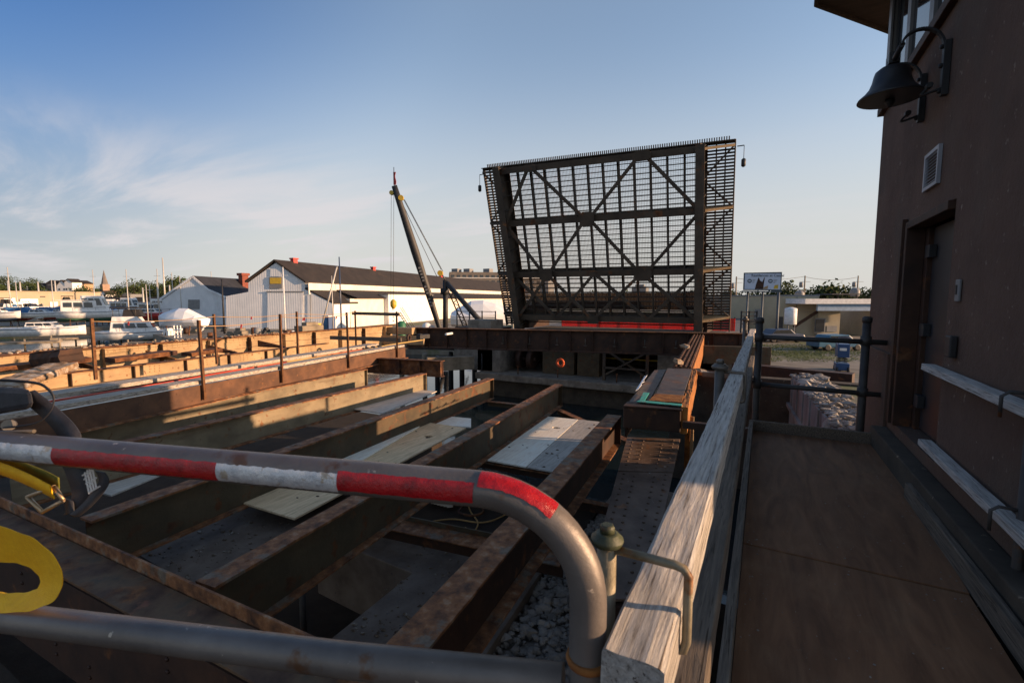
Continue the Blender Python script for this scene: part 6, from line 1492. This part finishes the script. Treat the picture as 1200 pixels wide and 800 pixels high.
for px in (982, 1004): rp_(px, px + 1, zf2, gw(980, 344, 56).z - .12, 57, 57, M['darkgrey'], 'canopy_post', .2)
w_ = rp_(957, 969, gw(960, 390, 57).z, gw(960, 373, 57).z, 57.4, 57.4, M['grey'], 'window', .1); rp_(958, 968, gw(960, 389, 57).z, gw(960, 374, 57).z, 57.3, 57.3, M['glass'], 'pane', .05, w_)
rp_(971, 983, gw(975, 389, 57).z, gw(975, 382, 57).z, 57.4, 57.4, M['grey'], 'wall_panel', .1)
rp_(885.5, 892, gw(890, 375, 60).z, gw(890, 362, 60).z, 59.9, 59.9, M['grey'], 'door', .1)
rp_(914.5, 919, gw(915, 388, 59).z, gw(915, 371, 59).z, 58.8, 58.8, M['darkgrey'], 'door', .1)
for px in (862, 876, 893, 934): rp_(px, px + .5, GZ, zt, (61.5, 61, 60.3, 58.8)[(862, 876, 893, 934).index(px)], (61.5, 61, 60.3, 58.8)[(862, 876, 893, 934).index(px)], M['grey'], 'downpipe', .12)
q = MB(); q.beam(gw(930, 383, 57.6), gw(958, 365, 57.2), .15, .35); q.build('outside_stair', M['rust_dark'], t)
q = MB(); 
for k in range(5): q.beam(gw(936 , 352 + k * 3.5, 57.5), gw(956, 353 + k * 3.0, 57.3), .04, .04)
q.build('conduit', M['grey'], t)
# white tank
t = thing('silo_tank', gw(926, 385, 55), 'white upright storage tank on legs against the cream building', 'tank')
p = gw(926, 380, 55); p.z = 0; zb, zq = gw(926, 380, 55).z, gw(926, 361, 55).z
MB().lathe([(.62, 0), (.65, .03), (.65, zq - zb - .05), (.55, zq - zb), (.15, zq - zb + .12)], (p.x, p.y, zb), seg=20).build('tank', M['white'], t)
for k in range(3): a = k * 2.1; MB().tube([(p.x + .45 * math.cos(a), p.y + .45 * math.sin(a), GZ), (p.x + .45 * math.cos(a), p.y + .45 * math.sin(a), zb)], .05, 6).build('leg', M['grey'], t)
# billboard
BW_ = 50
t = thing('billboard', gw(894, 392, BW_), 'pale blue white advertising billboard on three dark posts', 'billboard')
c0, c1, c2, c3 = gw(871, 340, BW_), gw(915.5, 340.5, BW_ - 1.2), gw(915.5, 317.5, BW_ - 1.2), gw(871.5, 319.5, BW_)
ux = (c1 - c0).normalized(); uy = up; nz_ = ux.cross(uy); 
if nz_.dot(Fh) > 0: nz_ = -nz_
q = MB(); 
H_ = (c3 - c0).length; WL = (c1 - c0).length; P = lambda s, h, n=0: c0 + ux * (WL * s) + up * (H_ * h) + nz_ * n
M['frameg'] = plain('dark_slate_frame', (.08, .1, .12), .6)
MB().prism([P(0, 0, -.25), P(1, 0, -.25), P(1, 1.04, -.25), P(0, 1.0, -.25)], nz_ * .2).build('frame', M['frameg'], t)
M['poster'] = mat('poster_paper', [(.44, .5, .6), (.55, .6, .7)], .6, rough=.7, bump=0)
po = MB().prism([P(.03, .06, -.045), P(.97, .06, -.045), P(.97, .95, -.045), P(.03, .94, -.045)], nz_ * .03).build('poster', M['poster'], t)
def fl(pts, m, nm, par): return MB().prism([P(s, h, -.012) for s, h in pts], nz_ * .006).build(nm, m, par)
fl([(.31, .07), (.33, .3), (.39, .72), (.405, .72), (.44, .55), (.50, .48), (.54, .72), (.56, .72), (.54, .4), (.53, .07)], M['rust_dark'], 'dark_figure', po)
fl([(.5, .08), (.56, .2), (.66, .28), (.64, .08)], M['olive_lt'], 'tan_shape', po)
fl([(.80, .1), (.82, .3), (.92, .33), (.91, .1)], M['yellow'], 'tan_shape', po)
for s in (.16, .71):
    c = P(s, .53); fl([(s + .06 * math.cos(2 * math.pi * k / 16), .53 + .06 * WL / H_ * math.sin(2 * math.pi * k / 16)) for k in range(16)][::1], M['frameg'], 'round_badge', po)
    MB().prism([P(s - .03, .50, -.004), P(s + .03, .50, -.004), P(s + .03, .57, -.004), P(s - .03, .57, -.004)], nz_ * .004).build('badge_mark', M['poster'], po)
def text(body, s, h, size, m, par, nm='lettering'):
    fc = bpy.data.curves.new(nm, 'FONT'); fc.body = body; fc.size = size; fc.extrude = .003; fc.offset = size * .02; fc.materials.append(m); fo = bpy.data.objects.new(nm, fc); COL.objects.link(fo)
    Mx = Matrix((ux, up, nz_)).transposed().to_4x4(); Mx.translation = P(s, h, -.008); bpy.context.view_layer.update(); me_ = bpy.data.meshes.new_from_object(fo); bpy.data.objects.remove(fo); me_.transform(Matrix.Translation(-world_loc(par)) @ Mx); fo = bpy.data.objects.new(nm, me_); COL.objects.link(fo); fo.parent = par; return fo
text('Residences at Casual', .2, .78, .36, M['frameg'], po)
for (s0_, h0_, ws_) in ((.235, .57, .075), (.235, .50, .06), (.235, .43, .05), (.785, .57, .10), (.785, .50, .08), (.785, .43, .05)):
    fl([(s0_, h0_), (s0_ + ws_, h0_), (s0_ + ws_, h0_ + .03), (s0_, h0_ + .03)], M['grey'], 'small_print', po)
MB().prism([P(-.04, -.1, -.3), P(1.0, -.1, -.3), P(1.0, -.03, -.3), P(-.04, -.03, -.3)], nz_ * .6).build('catwalk', M['frameg'], t)
for px, r_ in ((876, .1), (893.5, .1), (912, .13)):
    p = gw(px, 350, BW_ + .1); MB().tube([(p.x, p.y, GZ), (p.x, p.y, 2.4)], r_, 8).build('post', M['frameg'], t)
# utility poles on the right
for (px, top, w, lab) in ((862, 324, 75, 'utility pole just right of the raised leaf'), (942, 323, 80, 'utility pole with a crossarm behind the cream building'), (1004, 323, 82, 'utility pole with crossarm beside the tower edge')):
    tt_ = pole(px, top, w, .16, lab, M['dock'], 'utility_pole', 'pole', None, 1)
    p = gw(px, top + 4, w); MB().lathe([(.1, 0), (.3, .05), (.3, .8), (.1, .9)], p + Rv * -.4 - up * 1.4, seg=8).build('transformer', M['grey'], tt_)
a, b_, c = gw(862, 326, 75), gw(942, 324, 80), gw(1004, 325, 82); 
tag(MB().tube(sag(a, b_, .4) + sag(b_, c, .5)[1:], .03, 4).build('power_line', M['wire'], None, b_), 'thin power line strung between the utility poles', 'wire')
# dish / mushroom vents at roof
for px, y in ((937, 343), (1002, 340)):
    p = gw(px, y, 66); tt_ = thing('water_tank', p, 'small pale %s seen over the roof of the building' % ('round tank left' if px < 950 else 'dome right'), 'tank'); MB().lathe([(.5, -.9), (.6, -.6), (.6, -.1), (.4, .25), (.05, .35)], p, seg=14).build('tank', M['grey'], tt_); MB().tube([p - up * 5, p - up * 1.4], .12, 6).build('post', M['grey'], tt_)
for k, (px, w, top, wid, d) in enumerate(((845, 120, 340, 9, .8), (870, 120, 337, 9, .8), (884, 125, 340, 8, .8), (923, 100, 331, 9.5, .9), (934, 110, 337, 8, .8), (951, 115, 335, 7, .25), (965, 105, 336, 9, .9), (975, 100, 332, 12, .9), (987, 104, 336, 10, .9), (1000, 118, 338, 8, .7), (1019, 90, 334, 8, .8), (1032, 95, 336, 8, .8), (905, 130, 340, 8, .8), (700, 260, 343, 16, .8), (740, 250, 344, 18, .8), (780, 260, 341, 18, .8), (820, 240, 341, 16, .8), (650, 260, 344, 16, .8))):
    tree(px, w, top, wid, ('bushy green tree behind the cream building' if px > 840 else 'distant tree glimpsed through the raised leaf'), 300 + k, d)
# distant grey block seen through the leaf
for px, top, w, ww in ((750, 336, 300, 9), (641, 330, 260, 5)):
    p = gw(px, 350, w); zt = gw(px, top, w).z; t = thing('distant_tower', (p.x, p.y, GZ), 'distant grey block seen through the leaf' if px > 700 else 'distant pale stack seen through the lower left of the leaf', 'tower')
    MB().box(p.x - ww / 2, p.x + ww / 2, p.y - 4, p.y + 4, GZ, zt).build('body', M['grey'], t); MB().box(p.x - ww * .3, p.x + ww * .3, p.y - 2, p.y + 2, zt, zt + 1.5).build('top', M['grey'], t)
# scissor lift
p = gw(985.5, 437, 30); z = GZ; t = thing('scissor_lift', (p.x, p.y, z), 'blue scissor lift parked on the gravel lot beyond the gate', 'lift')
s_ = 1.0; z = gw(985, 436, 30).z
t.location.z = z
MB().box(p.x - .36, p.x + .36, p.y - .6, p.y + .6, z + .18, z + .62).build('chassis', M['blue'], t, bevel=.03)
for dx in (-.3, .3):
    for dy in (-.55, .55): MB().lathe([(.1, -.07), (.2, -.06), (.2, .06), (.1, .07)], (p.x + dx, p.y + dy, z + .2), (1, 0, 0), 14).build('wheel', M['black'], t)
q = MB()
for k in range(3):
    for s in (-1, 1): q.beam((p.x - s * .3, p.y, z + .65 + k * .12), (p.x + s * .3, p.y, z + .77 + k * .12), .05, .05)
q.build('scissor_arms', M['black'], t)
MB().box(p.x - .32, p.x + .32, p.y - .6, p.y + .6, z + 1.02, z + 1.85).build('platform_guard', M['blue'], t, bevel=.02)
MB().box(p.x - .22, p.x + .15, p.y - .63, p.y - .602, z + 1.45, z + 1.62).build('white_mark', M['white'], t)
q = MB()
for dx in (-.3, .3): q.tube([(p.x + dx, p.y - .58, z + 1.85), (p.x + dx, p.y - .58, z + 2.3)], .02, 6)
q.tube([(p.x - .3, p.y - .58, z + 2.3), (p.x + .3, p.y - .58, z + 2.3)], .02, 6); q.build('guard_rail', M['blue'], t)
car(917, 50, M['bluehull'], 'dark car parked before the white tank', heading=.1)
car(983, 42, plain('blue_car_paint', (.03, .12, .2), .35), 'blue pickup like car behind the scissor lift', heading=.05)
for k, px in enumerate((958, 994)):
    p = gw(px, 403, 44); tag(MB().blob((p.x, p.y, GZ + .15), .35, (1.3, 1, .7), .2).build('boulder', M['rubble'], None, (p.x, p.y, GZ)), 'pale boulder at the road edge, %s of the pair' % ('left', 'right')[k], 'boulder')
# grass tufts along the lot edge and pier
g = MB(); rs = random.Random(9)
for k in range(4000):
    px, py = rs.uniform(880, 1010), rs.choice([rs.gauss(406, 1.5), rs.gauss(413, 2), rs.uniform(403, 424)]); 
    if py < 403: continue
    p = gz(px, py, GZ)
    if p.y < 26.5: continue
    a = rs.uniform(0, 6.28); h = rs.uniform(.03, .10)
    for i in range(3): a += 2; g.face([p, p + Vector((math.cos(a) * .05, math.sin(a) * .05, 0)), p + Vector((math.cos(a) * .05 + .02, math.sin(a) * .05, h))])
M['grass'] = plain('dry_grass', (.12, .15, .05), .9)
tag(g.build('grass', M['grass'], None, gz(940, 410, GZ)), 'patchy dry grass of the lot beyond the gate', 'grass', kind='stuff')

# ================================================================ FOREGROUND BARRIER
GY = 1.3
Pg0, Pg1 = gz(0, 522, GY), gz(560, 572, GY)
gd = (Pg1 - Pg0).normalized(); gn = gd.cross(up).normalized()
def gp(px, py):      # point on the vertical plane of the barrier
    d = ray(px, py); s_ = (Pg0 - E0).dot(gn) / d.dot(gn); return E0 + d * s_
M['gatepipe'] = mat('grey_brown_pipe_paint', [(.09, .078, .07), (.135, .118, .107), (.175, .155, .14)], 5, rough=.42, metal=.3, bump=.12, bscale=60, layer=(30, .66, .69, [(.3, .26, .22), (.45, .4, .34)]), layer2=(9, .60, .66, [(.08, .04, .022), (.14, .075, .04)]), rrange=.1)
bar = thing('pipe_barrier', gp(300, 552), 'bent grey pipe barrier with red and white reflective tape in the foreground', 'barrier')
tz = GY; e1 = gp(560, 572); vx = gp(689, 720)
rad = (vx - e1).dot(gd)
pts = [Pg0 - gd * .8, Pg0]
nn_ = 12
for k in range(1, nn_): pts.append(Pg0 + (e1 - Pg0) * (k / nn_))
cx = e1; zb = gp(689, 705).z; ry = tz - zb
for k in range(0, 15): a = (math.pi / 2) * k / 14; pts.append(Vector((cx.x, cx.y, 0)) + gd * (rad * math.sin(a)) + up * (zb + ry * math.cos(a)))
ve = pts[-1]; pts += [Vector((ve.x, ve.y, zb - .1)), Vector((ve.x, ve.y, zb - .25)), Vector((ve.x, ve.y, 0.02))]
PR = .0285
MB().tube(pts, PR, 28).build('top_pipe', M['gatepipe'], bar)
# lower rail
l0 = gp(0, 722); l1 = gp(400, 772); ld = (l1 - l0); l2 = gp(660, 800)
MB().tube([l0 - ld * .4, l0, l1, l2], PR, 28).build('lower_pipe', M['gatepipe'], bar)
# loop hinge bits at the foot
c = gp(689, 775)
MB().lathe([(PR + .004, -.006), (PR + .006, 0), (PR + .004, .006)], gp(689, 770), seg=24).build('wire_band', M['rust_orange'], bar)
q = MB(); b0 = c + gd * .02
q.tube([c + gd * .02 + up * .0, c + gd * .055 + up * .003, c + gd * .07 - up * .01, c + gd * .06 - up * .03, c + gd * .02 - up * .035], .008, 10); q.build('chain_loop', M['gatepipe'], bar)
# reflective tape wrapped on the viewer side: strips follow the pipe
path = [Vector(p) for p in pts]
cum = [0]
for a, b_ in zip(path, path[1:]): cum.append(cum[-1] + (b_ - a).length)
def at_s(s):
    for i in range(len(cum) - 1):
        if cum[i] <= s <= cum[i + 1]: f = (s - cum[i]) / (cum[i + 1] - cum[i]); return path[i] + (path[i + 1] - path[i]) * f, (path[i + 1] - path[i]).normalized()
    return path[-1], up
def s_of(px):
    best = (9e9, 0)
    for k in range(1200):
        s = cum[-1] * k / 1200; p, _ = at_s(s); v = p - E0; w = v.dot(Fv); x = 600 + FPX * v.dot(Rv) / w
        if w > 0 and abs(x - px) < best[0]: best = (abs(x - px), s)
        if x > px + 40 and best[0] < 3: break
    return best[1]
def tape(p0, p1, m, a0, a1, seed, name='tape', lift=.0009):
    s0, s1 = s_of(p0), s_of(p1); n = max(8, int((s1 - s0) / .006)); q = MB(); na = 12; rs = random.Random(seed); V = []
    for k in range(n + 1):
        p, tn = at_s(s0 + (s1 - s0) * k / n); view = (E0 - p); view = (view - tn * view.dot(tn)).normalized(); w_ = tn.cross(view)   # w_ ~ up or down
        if w_.z < 0: w_ = -w_
        e = .10 * noise.noise(Vector((k * .25, seed, 0))) + (.12 * noise.noise(Vector((k * .9, seed, 4))))
        for j in range(na + 1):
            aa = R_(a0 + (a1 - a0) * j / na) ; aa += e * (1 if j == na else -1 if j == 0 else 0) * .6
            V.append(p + (view * math.cos(aa) + w_ * math.sin(aa)) * (PR + lift + .0006 * noise.noise(Vector((k * .5, j * .9, seed)))))
    q.v = [tuple(v) for v in V]
    for k in range(n):
        for j in range(na): a = k * (na + 1) + j; q.f.append((a, a + 1, a + na + 2, a + na + 1)); q.sm.append(True)
    return q.build(name, m, bar)
M['tape_red'] = mat('red_reflective_tape', [(.20, .003, .006), (.34, .006, .01), (.42, .012, .015)], 40, rough=.25, bump=.3, bscale=90, layer=(30, .66, .70, [(.5, .4, .3), (.6, .5, .4)]), stretch=(1, 1, 1))
M['tape_white'] = mat('silver_reflective_tape', [(.35, .36, .38), (.55, .55, .56), (.66, .65, .63)], 30, rough=.28, bump=.3, bscale=70, metal=.3, layer=(26, .6, .64, [(.3, .25, .2), (.45, .38, .3)]))
tape(-60, 80, M['tape_white'], -58, 12, 1); tape(80, 268, M['tape_red'], -62, 8, 2); tape(268, 406, M['tape_white'], -60, 6, 3); tape(406, 560, M['tape_red'], -50, 16, 4); tape(563, 640, M['tape_red'], 5, 62, 5, lift=.0018)

# yellow strap loop hung on the lower pipe
def ribbon(pts, width_dir, wd_, m, name, par=None, th=.0022):
    q = MB(); n = len(pts); V = []
    for k, p in enumerate(pts):
        p = Vector(p); wdv = width_dir(k / (n - 1)) if callable(width_dir) else Vector(width_dir); wdv = wdv.normalized() * wd_ / 2
        tn = (Vector(pts[min(k + 1, n - 1)]) - Vector(pts[max(k - 1, 0)])).normalized(); nr_ = tn.cross(wdv).normalized() * th
        V += [p - wdv, p + wdv, p + wdv + nr_, p - wdv + nr_]
    q.v = [tuple(v) for v in V]
    for k in range(n - 1):
        for j in range(4): a, b_ = k * 4 + j, k * 4 + (j + 1) % 4; q.f.append((a, b_, b_ + 4, a + 4)); q.sm.append(True)
    q.f.append((3, 2, 1, 0)); q.f.append(tuple((n - 1) * 4 + j for j in range(4))); q.sm += [False, False]
    return q.build(name, m, par)
M['web_yellow'] = mat('yellow_webbing', [(.85, .42, .006), (.95, .52, .01)], 60, rough=.7, bump=.25, bscale=150)
M['web_black'] = mat('black_webbing', [(.02, .02, .025), (.04, .04, .048)], 30, rough=.6, bump=.2)
def loop_px(L): return [gp(x, y) - gn * off_ for x, y, off_ in L]
toCam = (E0 - gp(30, 660)); toCam.z = 0; toCam.normalize()
def spline(P, n=8):
    P = [Vector(p) for p in P]; o_ = []
    for i in range(len(P) - 1):
        p0, p1, p2_, p3_ = P[max(i - 1, 0)], P[i], P[i + 1], P[min(i + 2, len(P) - 1)]
        for k in range(n): u = k / n; o_.append(.5 * ((2 * p1) + (p2_ - p0) * u + (2 * p0 - 5 * p1 + 4 * p2_ - p3_) * u * u + (3 * p1 - p0 - 3 * p2_ + p3_) * u ** 3))
    return o_ + [P[-1]]
st_ = thing('yellow_strap', gp(30, 670), 'bright yellow webbing strap looped over the lower pipe at the left edge', 'strap')
def pxd(x, y, o): d = ray(x, y); s_ = (Pg0 - E0).dot(gn) / d.dot(gn); return E0 + d * s_ * (1 + o)
OU = spline([pxd(x, y, -.03) for x, y in ((-70, 598), (0, 617), (38, 631), (64, 654), (73, 680), (62, 704), (30, 716), (-10, 717), (-70, 712))])
IN = spline([pxd(x, y, .025) for x, y in ((-70, 655), (0, 658), (28, 662), (43, 672), (47, 683), (38, 692), (15, 695), (-10, 693), (-70, 690))])
q = MB()
for i_, (a, b_) in enumerate(zip(OU, IN)):
    wv_ = (E0 - a).normalized() * .0025 * math.sin(i_ * .55) + up * .0012 * math.sin(i_ * .9)
    a = a + wv_; b_ = b_ - wv_ * .7
    m1 = (a + b_) / 2 - (E0 - a).normalized() * .004
    q.v += [tuple(a), tuple(m1), tuple(b_), tuple(b_ + Fh * .002), tuple(m1 + Fh * .002), tuple(a + Fh * .002)]
for k in range(len(OU) - 1):
    for jj in range(6): a, b_ = k * 6 + jj, k * 6 + (jj + 1) % 6; q.f.append((a, b_, b_ + 6, a + 6)); q.sm.append(False)
q.build('webbing', M['web_yellow'], st_)
rt = thing('ratchet_strap', gp(60, 540), 'black ratchet strap with yellow webbing and a steel buckle tied round the barrier pipe', 'strap')
back = gn if gn.dot(Fh) > 0 else -gn
def gpo(x, y, o=0): d = ray(x, y); s_ = (Pg0 - E0).dot(gn) / d.dot(gn); p = E0 + d * s_; return E0 + (p - E0) * (1 + o)
P = spline([gpo(30, 460, .12), gpo(62, 486, .10), gpo(82, 510, .07), gpo(84, 535, .05), gpo(92, 555, .03), gpo(98, 578, .03), gpo(88, 600, .04)])
ribbon(P, gd + up * .25, .06, M['web_black'], 'webbing', rt)
# pale lattice mark printed on the webbing
q = MB(); o0, ux_, uy_ = gpo(106, 562, .012), (gd + up * .75).normalized(), (up - gd * .45).normalized()
for k in range(4):
    s = -.012 + k * .008
    q.beam(o0 + ux_ * s - uy_ * .02 + ux_ * -.006, o0 + ux_ * s + uy_ * .02 + ux_ * .006, .0028, .0012, up=toCam)
for k in range(5):
    s = -.018 + k * .009
    q.beam(o0 - ux_ * .016 + uy_ * s, o0 + ux_ * .017 + uy_ * (s + (.005 if k % 2 else -.005)), .0028, .0012, up=toCam)
q.build('lattice_mark', M['white'], rt)
P = [gpo(118, 552, .02), gpo(122, 566, .02), gpo(104, 590, .02), gpo(84, 604, .025), gpo(80, 585, .03)]
ribbon(spline(P), toCam * .4 + gd, .03, M['web_black'], 'loose_end', rt)
# upper ratchet handle: dark bent lever with bright rim
q = MB(); q.hexa([gpo(-30, 490, .06), gpo(40, 478, .06), gpo(40, 478, .12), gpo(-30, 490, .12), gpo(-30, 452, .06), gpo(36, 455, .06), gpo(36, 455, .12), gpo(-30, 452, .12)])
q.build('ratchet_body', M['web_black'], rt, bevel=.012)
M['chrome'] = plain('worn_steel', (.16, .14, .12), .4, .7)
ribbon(spline([gpo(-30, 503, .05), gpo(10, 500, .05), gpo(42, 495, .05), gpo(58, 482, .05), gpo(62, 466, .05), gpo(54, 455, .05), gpo(40, 449, .06), gpo(0, 446, .07), gpo(-30, 448, .07)]), up * .25 + toCam, .03, M['web_black'], 'handle', rt)
q = MB().tube([gpo(10, 498, .05), gpo(12, 498, .12)], .012, 14).tube([gpo(-30, 507, .03), gpo(40, 505, .04)], .004, 8); q.build('axle', M['chrome'], rt)
ribbon(spline([gpo(-40, 540, .04), gpo(0, 548, .03), gpo(35, 562, .02), gpo(62, 576, .02)]), lambda f: up * 1.0 + toCam * .5 - gd * .3, .034, M['web_yellow'], 'yellow_webbing', rt)
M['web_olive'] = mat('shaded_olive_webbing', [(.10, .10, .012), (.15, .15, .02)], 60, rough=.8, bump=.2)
ribbon(spline([gpo(-40, 532, .07), gpo(10, 542, .06), gpo(50, 556, .05), gpo(70, 566, .04)]), lambda f: up + toCam * .7, .036, M['web_olive'], 'olive_webbing', rt)
q = MB(); B = [gpo(32, 582, .02), gpo(50, 600, .015), gpo(74, 586, .02), gpo(64, 570, .03)]
for i in range(4): q.tube([B[i], B[(i + 1) % 4]], .0042, 8)
q.build('buckle', plain('brass_buckle', (.38, .27, .16), .4, .6), rt)

# tell look-alikes apart by their order from the left
def px_of(o): v = o.location - E0; w = v.dot(Fv); return 600 + FPX * v.dot(Rv) / w if w > .1 else 0
ORD = 'first second third fourth fifth sixth seventh eighth ninth tenth eleventh twelfth thirteenth fourteenth'.split()
by = {}
for o in COL.objects:
    if o.parent is None and 'label' in o.keys(): by.setdefault(o['label'], []).append(o)
for lab, L_ in by.items():
    if 2 <= len(L_) <= 14:
        for i, o in enumerate(sorted(L_, key=px_of)): o['label'] = lab + ', ' + ('leftmost' if i == 0 else 'rightmost' if i == len(L_) - 1 else ORD[i] + ' from the left')
